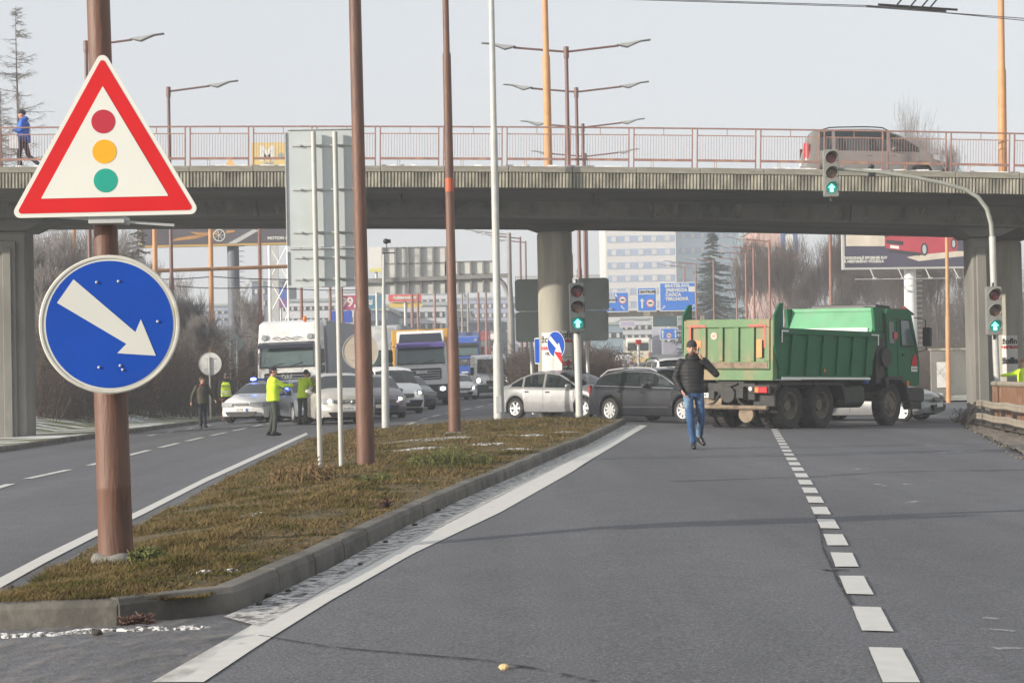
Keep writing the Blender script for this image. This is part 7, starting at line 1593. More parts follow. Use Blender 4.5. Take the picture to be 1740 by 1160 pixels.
D_ = 86; c = at(397, 584, D_); t = thing("road_sign", "grey diamond shaped sign seen from behind on two posts left of the white lorry", "road sign", c); r = 17 * D_ / F_PX * 1.2
prism_face("plate", [(0, r), (r, 0), (0, -r), (-r, 0)], 0, 0.015, GALV_D, t); prism_face("plate", rrect(-0.22, 0.22, -1.15, -0.55, 0.03), 0, 0.015, GALV_D, t)
for s in (-0.15, 0.15): mb = MB(); mb.cyl((s, -0.04, G(c.x, D_) - c.z), (s, -0.04, r * 0.4), 0.035, n=8); mb.build("post", GALV, t)
D_ = 52.0; a = at(655, 705, D_); bt = at(652, 432, D_); t = thing("camera_pole", "slim white pole with a small camera on top, right of the red brown pole", "pole", (0, 0, 0)); mb = MB(); m1 = at(654, 600, D_)
mb.tube([Vector((a.x, D_, G(a.x, D_))), at(654.5, 640, D_), m1, at(652, 520, D_), bt], [0.11, 0.105, 0.10, 0.05, 0.035], 14); mb.build("post", GALV_W, t, smooth=30)
mb = MB(); q = at(652, 430, D_); mb.box(q.x - 0.03, q.x + 0.32, D_ - 0.03, D_ + 0.03, q.z - 0.015, q.z + 0.015); q2 = at(657, 428, D_); mb.cyl(q2, q2 + Vector((0, 0, 0.30)), 0.012); mb.build("bracket", BLACK_M, t)
q = at(656, 410, D_); mb = MB(); mb.ell(q, (0.085, 0.085, 0.075), 12); mb.cbox((q.x + 0.09, q.y, q.z), (0.08, 0.06, 0.1)); mb.build("camera", BLACK, t, smooth=40)
D_ = 58; c = at(914, 596, D_); t = thing("road_sign", "narrow blue sign plate seen nearly edge on at the left of the round pier", "road sign", c, rz=R(-60)); prism_face("plate", rrect(-0.2, 0.2, -0.40, 0.40, 0.05), 0, 0.01, SIGN_W, t); prism_face("blue_face", rrect(-0.175, 0.175, -0.37, 0.37, 0.04), -0.004, -0.0005, SIGN_BLUE, t); mb = MB(); mb.cyl((0, 0.04, -1.8), (0, 0.04, 0.3), 0.03); mb.build("post", GALV_W, t)
D_ = 118; c = at(1323, 541, D_); t = thing("road_sign", "blue and white sign just above the tailgate gap of the dump truck", "road sign", c); prism_face("plate", rrect(-0.33, 0.33, -0.5, 0.5, 0.05), 0, 0.02, SIGN_W, t); prism_face("blue_face", rrect(-0.29, 0.29, -0.46, 0.46, 0.04), -0.004, -0.0005, SIGN_BLUE, t); prism_face("white_symbol", [(-0.18, -0.3), (0.18, -0.3), (0.18, 0.1), (0.06, 0.1), (0.06, 0.28), (-0.18, 0.28)], -0.008, -0.0045, SIGN_W, t); mb = MB(); mb.cyl((0, 0.05, G(c.x, D_) - c.z), (0, 0.05, 0.4), 0.04); mb.build("post", GALV_W, t)
# ================================================================== FAR POLES AND WIRES
PINKP = mat("dull_red_brown_far_pole", (0.25, 0.125, 0.095), 0.7, var=0.15, vs=3); CONP = mat("concrete_grey_pole", (0.28, 0.25, 0.22), 0.8, var=0.15, vs=3)
def far_pole(px, ytop, D, label, material=ORANGE_P, r=0.13, group=None, pxt=None, arm=None, name="tramway_pole"):
    t_ = at(pxt or px - 3, ytop, D); b_ = Vector((at(px, 640, D).x, D, G(X(px, D), D)))
    H_ = (t_ - b_).length; t = thing(name, label, "pole" if name != "street_lamp" else "street lamp", b_, group=group, rot=UPQ(t_ - b_))
    mb = MB(); mb.lathe([(0, -0.3), (r, -0.3), (r * 0.93, H_ * 0.42), (r * 0.74, H_ * 0.43), (r * 0.62, H_), (0, H_ + 0.05)], 12); mb.build("shaft", material, t, smooth=50)
    if arm:
        for s in arm:
            mb = MB(); mb.tube([(0, 0, H_ - 0.1), (s * 1.6, 0, H_ + 0.08)], 0.05, 6); mb.build("arm", material, t); luminaire(t, s * 1.6, H_ + 0.08, s, 0)
    return t
gq = "brown and ochre poles receding behind the overpass"
L1 = [(128, 300, 88, "ochre pole just left of the nearest thick pole, under the overpass", ORANGE_P, 0.13), (265, 300, 86, "ochre pole left of the striding man, its foot in the snow", ORANGE_P, 0.17),
      (360, 300, 92, "ochre brown pole behind the white round sign back", ORANGE_P, 0.17), (443, 300, 104, "brown pole above the left of the big white lorry", PINKP, 0.14),
      (514, 420, 118, "brown pole just left of the left white sign post, above the lorry", PINKP, 0.14), (563, 430, 128, "brown pole between the two white sign posts", PINKP, 0.14),
      (583, 440, 140, "brown pole between the right white sign post and the red brown pole", PINKP, 0.14), (702, 430, 150, "left one of the twin brown poles above the white and violet lorry", PINKP, 0.16),
      (712, 440, 160, "right one of the twin brown poles above the white and violet lorry", PINKP, 0.14), (741, 445, 172, "brown pole left of the band painted pole, far off", PINKP, 0.13),
      (787, 450, 180, "pale grey pole right of the band painted pole, far off", CONP, 0.13), (797, 455, 190, "thin pale grey pole above the blue lorry", CONP, 0.13), (815, 460, 176, "pink brown pole above the small red lorry", PINKP, 0.16), (828, 462, 196, "pink brown pole above the tiny white lorry", PINKP, 0.16)]
for px, yt, D, lab, m_, r_ in L1: far_pole(px, yt, D, lab, m_, r_, gq)
far_pole(1413, 340, 96, "ochre brown pole behind the middle of the dump truck body", PINKP, 0.12, gq); far_pole(1611, 340, 88, "ochre brown pole right of the dump truck cab in front of the billboard", ORANGE_P, 0.12, gq)
gr_ = "single armed street lamps receding behind the dump truck"
for px, yt, D, lab in ((1310, 408, 130, "tallest street lamp behind the dump truck body, arm pointing left"), (1283, 421, 146, "street lamp second from the tallest behind the dump truck"), (1270, 430, 160, "street lamp third from the tallest behind the dump truck"),
                       (1254, 439, 175, "street lamp in front of the dark spruce, shorter than its right neighbours"), (1215, 442, 190, "street lamp at the left foot of the dark spruce"), (1185, 447, 178, "street lamp right of the large blue place name sign"), (1166, 452, 200, "thin street lamp crossing the large blue place name sign")):
    far_pole(px, yt, D, lab, PINKP, 0.12, gr_, arm=(-1,), name="street_lamp")
for px, yt, D, lab in ((866, 396, 130, "double armed lamp just right of the pale galvanised post, under the overpass"), (887, 403, 145, "thin lamp pole above the left grey sign back"), (896, 410, 160, "thinnest lamp pole touching the round pier on its left")):
    far_pole(px, yt, D, lab, CONP if px == 866 else RUST_D, 0.12, "thin lamps left of the round pier", arm=(-1,), name="street_lamp")
WIRE = mat("dark_wire", (0.05, 0.05, 0.055), 0.6)
def wire(label, pts, r=0.012, sag=0.0, cat="cable", grp=None):
    P = [at(*p) for p in pts]; Q = []
    for a, b in zip(P, P[1:]):
        for k in range(8): q = a.lerp(b, k / 8); q.z -= sag * 4 * (k / 8) * (1 - k / 8); Q.append(q)
    Q.append(P[-1]); mb = MB(); mb.tube(Q, r, 5); o = mb.build("overhead_wire", WIRE); return tag(o, label, cat, grp)
wire("upper overhead wire crossing the sky at the top right corner", ((1010, -4, 44), (1480, 10, 42), (1800, 41, 40)), 0.010)
wire("lower overhead wire crossing the sky at the top right corner", ((1050, -1, 44), (1470, 12, 42), (1800, 36, 40)), 0.010)
t = thing("wire_splice", "dark rods of an overhead wire junction near the top edge, right of centre", "cable fitting")
mb = MB(); mb.tube([at(1472, 11, 42), at(1608, 19, 42)], 0.026, 6); mb.tube([at(1492, 8, 42.3), at(1627, 17, 42.3)], 0.026, 6)
for px in (1520, 1545, 1565, 1580): mb.tube([at(px, 14, 42), at(px + 10, 2, 42.1), at(px + 14, -3, 42.2)], 0.02, 5)
mb.build("rods", BLACK_M, t)
t = thing("crossbeam", "ochre crossbeam carrying tram wires between the poles left of the two signs", "wire support"); mb = MB(); mb.tube([at(262, 460, 87), at(360, 457, 89), at(560, 450, 93)], 0.09, 8); mb.build("beam", ORANGE_P, t, smooth=40)
wire("thin wire under the ochre crossbeam", ((200, 472, 90), (360, 470, 92), (600, 473, 96)), 0.025, 0.1); wire("second thin wire under the ochre crossbeam, lower", ((300, 486, 98), (450, 487, 100), (620, 492, 104)), 0.025, 0.1)
# ================================================================== GANTRIES AND FAR SIGNS
PANEL = mat("ribbed_pale_panel", (0.56, 0.56, 0.53), 0.6, var=0.1, vs=0.8, bump=0.2, bs=3, stretch=(3, 1, 0.4)); GANT = mat("gantry_grey_steel", (0.25, 0.245, 0.235), 0.6, 0.2, var=0.1)
D_ = 108; t = thing("sign_gantry", "wide grey gantry with two pale ribbed sign panels seen from behind", "gantry")
pA, pB = at(600, 478, D_), at(866, 468, D_); mb = MB(); mb.tube([pA, pB], 0.17, 4); mb.build("beam", GANT, t)
gx_ = X(870, D_); mb = MB(); mb.tube([Vector((gx_, D_, G(gx_, D_))), at(869, 540, D_), at(866, 480, D_), at(865, 396, D_)], [0.22, 0.19, 0.15, 0.12], 12); mb.tube([at(869.5, 540, D_), at(866, 505, D_), at(856, 482, D_), at(845, 472, D_)], 0.13, 8); mb.build("curved_post", GANT, t, smooth=50)
def ribbed(x0, y0, x1, y1, n, m_):
    a, b = at(x0, y1, D_), at(x1, y0, D_); sl = (at(x1, 500, D_).z - at(x0, 500, D_).z) * 0; mb = MB(); mb.box(a.x, b.x, D_ + 0.2, D_ + 0.24, a.z, b.z); o = mb.build("panel", PANEL, t); mb = MB()
    for k in range(n + 1): x = lerp(a.x, b.x, k / n); mb.box(x - 0.05, x + 0.05, D_ + 0.02, D_ + 0.196, a.z, b.z + 0.02)
    for z in (b.z, lerp(a.z, b.z, m_)): mb.box(a.x - 0.05, b.x + 0.05, D_ + 0.15, D_ + 0.197, z - 0.03, z + 0.03)
    mb.build("panel_ribs", GANT, o)
ribbed(651, 419, 757, 500, 5, 0.66); ribbed(757.5, 443, 842, 498, 4, 0.6)
mb = MB(); a, b = at(624, 497, D_), at(650, 480, D_); mb.box(a.x, b.x, D_ + 0.2, D_ + 0.24, a.z, b.z); mb.build("small_panel", PANEL, t)
D_ = 190; t = thing("sign_gantry", "pale gantry carrying three blue direction signs above the far right-hand road", "gantry"); mb = MB(); a = at(1000, 534, D_); b = at(1195, 534, D_); mb.box(a.x, b.x, D_ + 0.3, D_ + 0.7, a.z - 0.3, a.z + 0.3); mb.build("beam", CREAM, t)
for px in (1196, 1002): mb = MB(); x = X(px, D_); mb.box(x - 0.2, x + 0.2, D_ + 0.3, D_ + 0.7, G(x, D_), at(px, 534, D_).z); mb.build("gantry_leg", CREAM, t)
LB = mat("bright_sign_blue", (0.02, 0.17, 0.62), 0.4, coat=0.2, var=0.05)
def far_sign(x0, y0, x1, y1, D, label, items=(), col=LB, name="direction_sign"):
    c = at((x0 + x1) / 2, (y0 + y1) / 2, D); s = D / F_PX; w2, h2 = (x1 - x0) * s / 2, (y1 - y0) * s / 2; t = thing(name, label, "road sign", c)
    prism_face("sign_plate", rrect(-w2, w2, -h2, h2, 0.1), 0, 0.08, SIGN_W, t); prism_face("sign_face", rrect(-w2 + 0.09, w2 - 0.09, -h2 + 0.09, h2 - 0.09, 0.06), -0.02, -0.001, col, t)
    for it in items:
        k = it[0]; lx = lambda q: (q - (x0 + x1) / 2) * s; lz_ = lambda q: ((y0 + y1) / 2 - q) * s
        if k == 't': text(it[1], it[2] * s, it[5] if len(it) > 5 else SIGN_W, t, (lx(it[3]), -0.05, lz_(it[4])), depth=0.005, bold=0.02)
        elif k == 'box': prism_face("white_field", rrect(lx(it[1]), lx(it[3]), lz_(it[4]), lz_(it[2]), 0.03), -0.035, -0.021, SIGN_W, t)
        elif k == 'ban':
            mb = MB(); prism_face("ban_ring", circ(lx(it[1]), lz_(it[2]), it[3] * s, 24), -0.035, -0.021, mat("ban_red", (0.7, 0.12, 0.1), 0.4), t); prism_face("ban_field", circ(lx(it[1]), lz_(it[2]), it[3] * s * 0.78, 24), -0.05, -0.036, SIGN_W, t)
            u = it[3] * s * 0.5; prism_face("lorry_symbol", [(-u + lx(it[1]), -u * .4 + lz_(it[2])), (u + lx(it[1]), -u * .4 + lz_(it[2])), (u + lx(it[1]), 0.1 * u + lz_(it[2])), (0.4 * u + lx(it[1]), 0.5 * u + lz_(it[2])), (-u + lx(it[1]), 0.5 * u + lz_(it[2]))], -0.06, -0.051, INK, t)
        elif k == 'arr':
            cx_, cz_, ln, an_ = lx(it[1]), lz_(it[2]), it[3] * s, R(it[4]); pts = [(0, .5), (.22, .2), (.08, .2), (.08, -.5), (-.08, -.5), (-.08, .2), (-.22, .2)]
            prism_face("white_arrow", [(cx_ + ln * (x * math.cos(an_) - y * math.sin(an_)), cz_ + ln * (x * math.sin(an_) + y * math.cos(an_))) for x, y in pts], -0.035, -0.021, SIGN_W, t)
    return t
far_sign(1008, 496, 1068.5, 530.5, 189.5, "leftmost blue direction sign on the far gantry, partly hidden by the grey sign back", (('t', "PRIEVIDZA", 8, 1030, 502), ('box', 1020, 506, 1046, 514), ('t', "DLHÉ HONY", 5.5, 1033, 510, INK), ('ban', 1058, 510, 6.5), ('arr', 1058, 523, 9, 45), ('t', "50", 5, 1037, 526)))
far_sign(1082.5, 488, 1115.5, 529.5, 189.5, "narrow middle blue sign reading CENTRUM on the far gantry", (('box', 1086, 492, 1112, 500), ('t', "CENTRUM", 6.2, 1099, 496, INK), ('arr', 1091, 515, 17, 0), ('ban', 1105, 515, 7)))
far_sign(1120.5, 479.5, 1182, 528.5, 189.5, "largest blue place name sign listing BRATISLAVA on the far gantry", (('t', "BRATISLAVA", 7.5, 1151, 485.5), ('t', "PRIEVIDZA", 7.5, 1150, 493), ('t', "ČADCA", 7.5, 1144, 500.5), ('t', "TERCHOVÁ", 7.5, 1150, 508), ('box', 1170, 487, 1181, 496), ('arr', 1127, 522, 9, -45), ('arr', 1177, 521, 9, -45)))
far_sign(1121, 557, 1153, 577, 205, "small blue lane sign below the large place name sign", (('arr', 1126, 567, 14, 0), ('arr', 1148, 567, 14, 0), ('ban', 1137, 570, 4.5)))
far_sign(1108, 534, 1152, 556, 215, "dark advertising board with green slanting writing under the place name sign", (), mat("dark_teal_board", (0.03, 0.07, 0.08), 0.5, var=0.2, vs=1), name="advertising_board")
far_sign(1053, 545, 1080, 556, 222, "pale violet shop board far off under the left blue sign", (), mat("pale_violet_board", (0.4, 0.36, 0.5), 0.6, var=0.2, vs=1), name="advertising_board")
# ================================================================== BILLBOARDS
def billboard(px0, py0, px1, py1, D, label, frame, face, colpx, colr, colmat, tiltz=0.0):
    c = at((px0 + px1) / 2, (py0 + py1) / 2, D); s = D / F_PX; w2, h2 = (px1 - px0) * s / 2, (py1 - py0) * s / 2; t = thing("billboard", label, "billboard", c, rot=(0, tiltz, 0))
    prism_face("frame", rrect(-w2, w2, -h2, h2, 0.02), 0, 0.5, frame, t); f_ = prism_face("poster_face", rrect(-w2 + 0.15, w2 - 0.15, -h2 + 0.15, h2 - 0.15, 0.01), -0.03, -0.001, face, t)
    cx_ = X(colpx, D + 0.6) - c.x; gz_ = G(c.x, D) - c.z; mb = MB(); mb.cyl((cx_, 0.9, gz_ - 0.3), (cx_, 0.9, -h2 + 0.3), colr, colr * 0.92, 24); col = mb.build("column", colmat, t, smooth=40)
    mb = MB(); k = gz_ + 1.5
    while k < -h2: mb.box(cx_ + colr * 0.9, cx_ + colr + 0.35, 0.8, 0.86, k, k + 0.05); k += 0.35
    mb.build("ladder", GALV, col)
    return t, c, s, w2, h2
NAVYB = mat("billboard_dark_navy", (0.055, 0.05, 0.085), 0.5, var=0.25, vs=0.4); REDC = mat("billboard_car_red", (0.42, 0.04, 0.06), 0.4, var=0.25, vs=0.6); CRMB = mat("billboard_pale_ground", (0.62, 0.55, 0.45), 0.6, var=0.2, vs=0.8)
t, c, s, w2, h2 = billboard(1431, 352, 1662, 457, 132, "large billboard with a red car on dark ground on a thick white column, right", GALV_W, NAVYB, 1552, 0.46, WHITE, R(0.4))
def bb(px, py): return ((px - (1431 + 1662) / 2) * s, ((352 + 457) / 2 - py) * s)
def flat_(name, pts, m_, d0, par): return prism_face(name, [bb(*p) for p in pts], -0.03 - d0, -0.03 - d0 + 0.004, m_, par)
flat_("city_view", [(1437, 395), (1500, 395), (1510, 418), (1437, 417)], CRMB, 0.01, t); flat_("pale_ground", [(1540, 437), (1600, 427), (1640, 428), (1640, 436), (1560, 444)], CRMB, 0.01, t); flat_("white_wedge", [(1624, 354), (1660, 354), (1660, 455), (1652, 455)], WHITE, 0.01, t)
flat_("car_body", [(1503, 404), (1512, 399), (1545, 396), (1560, 384), (1590, 376), (1612, 380), (1625, 398), (1628, 422), (1622, 428), (1575, 432), (1566, 434), (1510, 426), (1503, 418)], REDC, 0.016, t)
flat_("car_windscreen", [(1530, 396), (1562, 380), (1588, 379), (1582, 394)], NAVYB, 0.022, t); flat_("car_grille", [(1505, 407), (1535, 410), (1534, 417), (1506, 413)], INK, 0.022, t); flat_("car_plate", [(1512, 416), (1527, 418), (1527, 423), (1512, 421)], WHITE, 0.028, t); flat_("car_lower_bumper", [(1506, 422), (1566, 430), (1562, 435), (1510, 428)], INK, 0.022, t)
for px, py, rr_ in ((1570, 424, 11), (1620, 415, 9)): prism_face("car_wheel", circ(*bb(px, py), rr_ * s * 0.55, 20, rr_ * s), -0.065, -0.06, INK, t); prism_face("car_rim", circ(*bb(px, py), rr_ * s * 0.3, 20, rr_ * s * 0.7), -0.072, -0.067, ALLOY, t)
text("KAMIQ", 20 * s, SIGN_W, t, (*[bb(1466, 390)[0]], -0.06, bb(1466, 389)[1]), bold=0.02); text("DOKONALÉ SPOJENIE SUV", 6.2 * s, SIGN_W, t, (bb(1470, 438)[0], -0.06, bb(1470, 437.5)[1]), bold=0.012); text("A MESTSKÉHO VOZIDLA", 6.2 * s, SIGN_W, t, (bb(1467, 443)[0], -0.06, bb(1470, 443.5)[1]), bold=0.012)
mb = MB()
for px in (1478, 1526, 1572, 1620): a = bb(px, 457); mb.tube([(a[0], 0.0, a[1]), (a[0] + 0.1, -0.9, a[1] - 0.7)], 0.04, 6); mb.cbox((a[0] + 0.1, -0.95, a[1] - 0.7), (0.25, 0.2, 0.12))
mb.tube([(bb(1450, 0)[0], -0.3, bb(0, 474)[1]), (bb(1610, 0)[0], -0.3, bb(0, 474)[1])], 0.03, 5); mb.build("spotlights", GALV_W, t)
t, c, s, w2, h2 = billboard(236, 330, 600, 417, 128, "dark billboard with gold arcs, wheel emblem and MOTION lettering on a grey column", mat("ochre_billboard_frame", (0.5, 0.32, 0.1), 0.6), mat("billboard_dark_grey", (0.075, 0.068, 0.08), 0.5, var=0.3, vs=0.3), 398, 0.44, mat("slate_grey_column", (0.12, 0.135, 0.16), 0.6, var=0.15), R(-0.2))
b2_ = lambda px, py: ((px - (236 + 600) / 2) * s, ((330 + 417) / 2 - py) * s); GOLD = mat("billboard_gold", (0.42, 0.22, 0.07), 0.5, var=0.3, vs=0.7)
prism_face("gold_arc", [b2_(*p) for p in ((322, 392), (340, 400), (368, 398), (372, 391), (350, 394))], -0.05, -0.045, GOLD, t); prism_face("gold_arc", [b2_(*p) for p in ((285, 408), (330, 404), (350, 400), (330, 398), (300, 402))], -0.05, -0.045, GOLD, t); prism_face("grey_road", [b2_(*p) for p in ((385, 414), (400, 414), (440, 392), (430, 390))], -0.05, -0.045, GALV, t); prism_face("gold_corner", [b2_(*p) for p in ((384, 391), (400, 391), (398, 394), (384, 396))], -0.05, -0.045, GOLD, t)
mb = MB(); cc_ = b2_(372, 399); mb.lathe([(0.36, -0.06), (0.42, -0.06), (0.42, -0.05), (0.36, -0.05), (0.36, -0.06)], 28, axis='y', c=(cc_[0], 0, cc_[1]))
for k in range(7): a = 2 * PI * k / 7; mb.tube([(cc_[0], -0.055, cc_[1]), (cc_[0] + 0.38 * math.cos(a), -0.055, cc_[1] + 0.38 * math.sin(a))], 0.02, 4)
mb.build("wheel_emblem", SIGN_W, t)
text("MOTION & TIME", 7 * s, SIGN_W, t, (b2_(480, 405)[0], -0.06, b2_(480, 406)[1]), bold=0.012)
D_ = 165; c = at(460, 262, D_); s = D_ / F_PX; t = thing("roof_sign", "yellow pylon sign with white letters peeping over the overpass left of centre", "sign", c); YS = mat("sign_yellow", (0.62, 0.46, 0.16), 0.5, var=0.12, vs=1); prism_face("sign_face", rrect(-33 * s, 60 * s, -22 * s, 20 * s, 0.1), 0, 0.3, YS, t); text("M", 34 * s, SIGN_W, t, (-6 * s, -0.02, 0), bold=0.09); text("e", 20 * s, GALV_D, t, (17 * s, -0.02, -2 * s), bold=0.05); text("98", 15 * s, GALV_D, t, (-4 * s, -0.02, -19 * s), bold=0.03)
mb = MB(); mb.box(-0.5, 0.5, 0.05, 0.35, G(c.x, D_) - c.z, -22 * s); mb.build("pylon", GALV, t)
c = at(391, 276, D_); t = thing("roof_sign", "small orange triangle of a roof sign behind the railing, left of the yellow one", "sign", c); prism_face("sign_face", [(-0.9, -1), (0.9, -1), (0.0, 0.4)], 0, 0.2, mat("sign_orange", (0.75, 0.4, 0.1), 0.5), t); mb = MB(); mb.cyl((0, 0.1, G(c.x, D_) - c.z), (0, 0.1, -1), 0.2); mb.build("pylon", GALV, t)
# ================================================================== THE TOWN
def building(px0, px1, ytop, D, depth, wall, label, bands=(), roof=None, name="building", winmat=None, cols=0, group=None):
    """bands: (y0, y1) in photo rows -> window bands; cols: light panes in each band"""
    a, b = X(px0, D), X(px1, D); zt = at((px0 + px1) / 2, ytop, D).z; zb = min(G(a, D), G(b, D)) - 1; t = thing(name, label, "building", ((a + b) / 2, D, 0), group=group); w2 = (b - a) / 2
    mb = MB(); mb.box(-w2, w2, 0, depth, zb, zt); mb.build("wall", wall, t); mb = MB(); mb.box(-w2 - 0.3, w2 + 0.3, -0.3, depth + 0.3, zt + 0.003, zt + 0.4); mb.build("roof", roof or GALV_D, t)
    for y0, y1 in bands:
        z0, z1 = at((px0 + px1) / 2, y1, D).z, at((px0 + px1) / 2, y0, D).z; mb = MB(); mb.box(-w2 * 0.95, w2 * 0.95, -0.08, -0.003, z0, z1); f = mb.build("window_band", winmat or GLASS_D, t)
        if cols:
            mb = MB()
            for k in range(cols): x = -w2 * 0.95 + (2 * w2 * 0.95) * (k + 0.5) / cols; q = w2 * 0.95 / cols * 0.36; mb.box(x - q, x + q, -0.14, -0.083, z0 + (z1 - z0) * 0.12, z1 - (z1 - z0) * 0.12)
            mb.build("pane", mat("hazed_window_pane", (0.50, 0.50, 0.50), 0.5, var=0.2, vs=0.15), f)  # pane colour softened towards its band, standing in for distance haze
    return t
BLW = mat("hazed_blue_window_band", (0.26, 0.33, 0.45), 0.3, var=0.15, vs=0.2); WALLW = mat("pale_office_wall", (0.55, 0.54, 0.52), 0.8, var=0.06, vs=0.1); WALLB = mat("light_blue_cladding", (0.36, 0.50, 0.58), 0.6, var=0.12, vs=0.15)  # office tones paled and window contrast softened to put haze into the colour
building(1033, 1153, 330, 430, 30, WALLW, "pale office block with blue window bands far behind the blue signs", [(y, y + 11.5) for y in (378, 400, 422.5, 445, 467, 489, 511)], winmat=BLW, cols=5, name="office_block")
building(1154, 1291, 345, 438, 28, WALLB, "light blue glazed office wing right of the pale block", [(y, y + 10) for y in (395, 420, 446, 472, 498)], winmat=mat("teal_window_band", (0.22, 0.36, 0.5), 0.3, var=0.2, vs=0.3), cols=8, name="office_block")
building(1291, 1345, 388, 330, 20, mat("salmon_wall", (0.52, 0.33, 0.28), 0.8, var=0.08, vs=0.2), "salmon coloured building behind the lamp row and the banner tower", [(420, 428), (445, 453)], cols=3)
t = thing("banner_tower", "tall sign tower with a dark blue poster above a red RENO strip", "sign tower", (X(1346, 300), 300, 0)); zq = lambda y: at(1346, y, 300).z
for y0, y1, m_, nm in ((385, 432, mat("banner_navy", (0.06, 0.10, 0.25), 0.5), "blue_poster"), (432.5, 447, mat("banner_red", (0.6, 0.08, 0.12), 0.5), "red_strip"), (448, 500, GALV_D, "mast")):
    mb = MB(); q = 1.35 if nm != "mast" else 0.3; mb.box(-q, q, 0 if nm != "mast" else 0.3, 0.5, zq(y1), zq(y0)); mb.build(nm, m_, t)
prism_face("white_emblem", rrect(-0.6, 0.6, zq(425), zq(398), 0.3), -0.05, -0.01, SIGN_W, t); text("RENO", 1.0, SIGN_W, t, (0, -0.03, zq(440)), bold=0.03); mb = MB(); mb.box(-0.3, 0.3, 0.3, 0.5, G(50, 300), zq(500)); mb.build("mast", GALV_D, t)
WG = mat("pale_hall_wall", (0.52, 0.53, 0.55), 0.8, var=0.1, vs=0.15); WBL = mat("blue_grey_hall_wall", (0.26, 0.31, 0.40), 0.8, var=0.12, vs=0.15); WD = mat("dark_slate_wall", (0.11, 0.14, 0.19), 0.8, var=0.15, vs=0.2)
building(395, 500, 555, 235, 30, WBL, "low blue grey hall behind the diamond sign back, left", [(575, 590)], cols=9); building(480, 612, 512, 260, 30, WG, "long pale hall with grey window strips above the big white lorry", [(520, 527), (540, 548)], cols=12)
building(430, 482, 478, 300, 20, WD, "dark slate block behind the white lattice mast", [(490, 500), (510, 520)], cols=4)
building(612, 660, 528, 240, 25, WD, "dark low shop building below the teal banner", [(545, 556)], cols=4); building(655, 760, 520, 270, 30, WG, "pale shop building under the wide grey gantry panels", [(530, 540), (550, 560)], cols=8)
building(752, 800, 530, 300, 30, mat("off_white_flats_wall", (0.5, 0.48, 0.45), 0.8, var=0.1), "off white building right of the band painted pole", [(540, 546), (555, 561), (570, 576)], cols=6); building(800, 872, 548, 280, 30, WD, "dark blue shed behind the far lorries", [(560, 566)], cols=5)
building(765, 880, 508, 380, 30, mat("blue_violet_wall", (0.30, 0.33, 0.45), 0.8, var=0.15, vs=0.1), "blue violet factory block in the haze left of the round pier", [(516, 524), (532, 540)], cols=9)
building(1000, 1060, 552, 300, 20, mat("teal_grey_wall", (0.2, 0.28, 0.33), 0.8, var=0.1), "teal grey shop building below the leftmost blue sign", [(565, 575)], cols=4); building(1058, 1130, 543, 330, 20, WG, "pale shop building behind the bus", [(552, 560), (568, 576)], cols=6); building(1128, 1240, 540, 300, 24, mat("grey_violet_wall", (0.26, 0.26, 0.32), 0.8, var=0.1), "grey violet shop building left of the dump truck", [(552, 560), (572, 580)], cols=8)
for i, (px0, px1, yt, D, wl, lab) in enumerate(((560, 640, 497, 420, WG, "faint pale block far beyond the two white sign posts"), (700, 790, 500, 440, WG, "faint pale block far beyond the band painted pole"), (330, 420, 520, 330, WBL, "faint blue grey block far beyond the white round sign back"), (880, 1035, 470, 500, WG, "faint far block hidden behind the round pier and the grey sign back"))):
    building(px0, px1, yt, D, 30, wl, lab, [(yt + 8, yt + 13), (yt + 20, yt + 25)], cols=8)
# coloured boards of the retail park
def board(px0, py0, px1, py1, D, label, m_, txt=None, sz=10, tc=None):
    c = at((px0 + px1) / 2, (py0 + py1) / 2, D); s = D / F_PX; w2, h2 = (px1 - px0) * s / 2, (py1 - py0) * s / 2; t = thing("advertising_board", label, "sign", c); prism_face("board", rrect(-w2, w2, -h2, h2, 0.05), 0, 0.2, m_, t)
    if txt: text(txt, sz * s, tc or SIGN_W, t, (0, -0.02, 0), bold=0.03)
    mb = MB(); mb.cyl((0, 0.3, G(c.x, D) - c.z), (0, 0.3, h2), 0.12); mb.build("post", GALV, t); return t
board(578, 502, 606, 526, 170, "dark pink board with white price digits left of the red brown pole", mat("board_crimson", (0.42, 0.05, 0.14), 0.5), "99,", 22); board(608, 502, 648, 524, 200, "teal board with a white squiggle right of the red brown pole", mat("board_teal", (0.06, 0.18, 0.26), 0.5, var=0.2, vs=1), "≈", 20)
board(660, 500, 716, 512, 175, "red board over yellow near the slim camera pole", mat("board_red", (0.60, 0.10, 0.09), 0.5), "SUPERMARKET", 6); board(662, 513, 717, 522, 175.3, "yellow board directly under the red one", mat("board_yellow", (0.65, 0.48, 0.12), 0.5)); board(563, 528, 598, 548, 150, "plain royal blue board above the trailer of the big lorry", mat("board_blue", (0.03, 0.08, 0.42), 0.5)); board(628, 456, 650, 462, 160, "small yellow roof board left of the gantry panels", mat("board_lemon", (0.65, 0.62, 0.2), 0.5)); board(466, 488, 487, 522, 190, "blue board with a violet shape behind the lattice mast", mat("board_blue_violet", (0.06, 0.12, 0.42), 0.5, var=0.3, vs=0.6, col2=(0.25, 0.06, 0.2), th=(0.5, 0.55)))
board(626, 420, 652, 458, 210, "blank cream hoarding left of the gantry panels", mat("board_cream", (0.66, 0.64, 0.60), 0.6)); board(1080, 577, 1090, 585, 150, "small red and white round sign right of the bus roof", SIGN_RED)
t = thing("lattice_mast", "white lattice mast with crossed braces left of the two white sign posts", "mast"); D_ = 160; mb = MB()
x0, x1 = X(447, D_), X(461, D_); x2 = X(492, D_); zt, zb = at(455, 300, D_).z, G(x0, D_)
for x, y in ((x0, D_), (x1, D_)): mb.cyl((x, y, zb), (x, y, zt), 0.14, n=8)
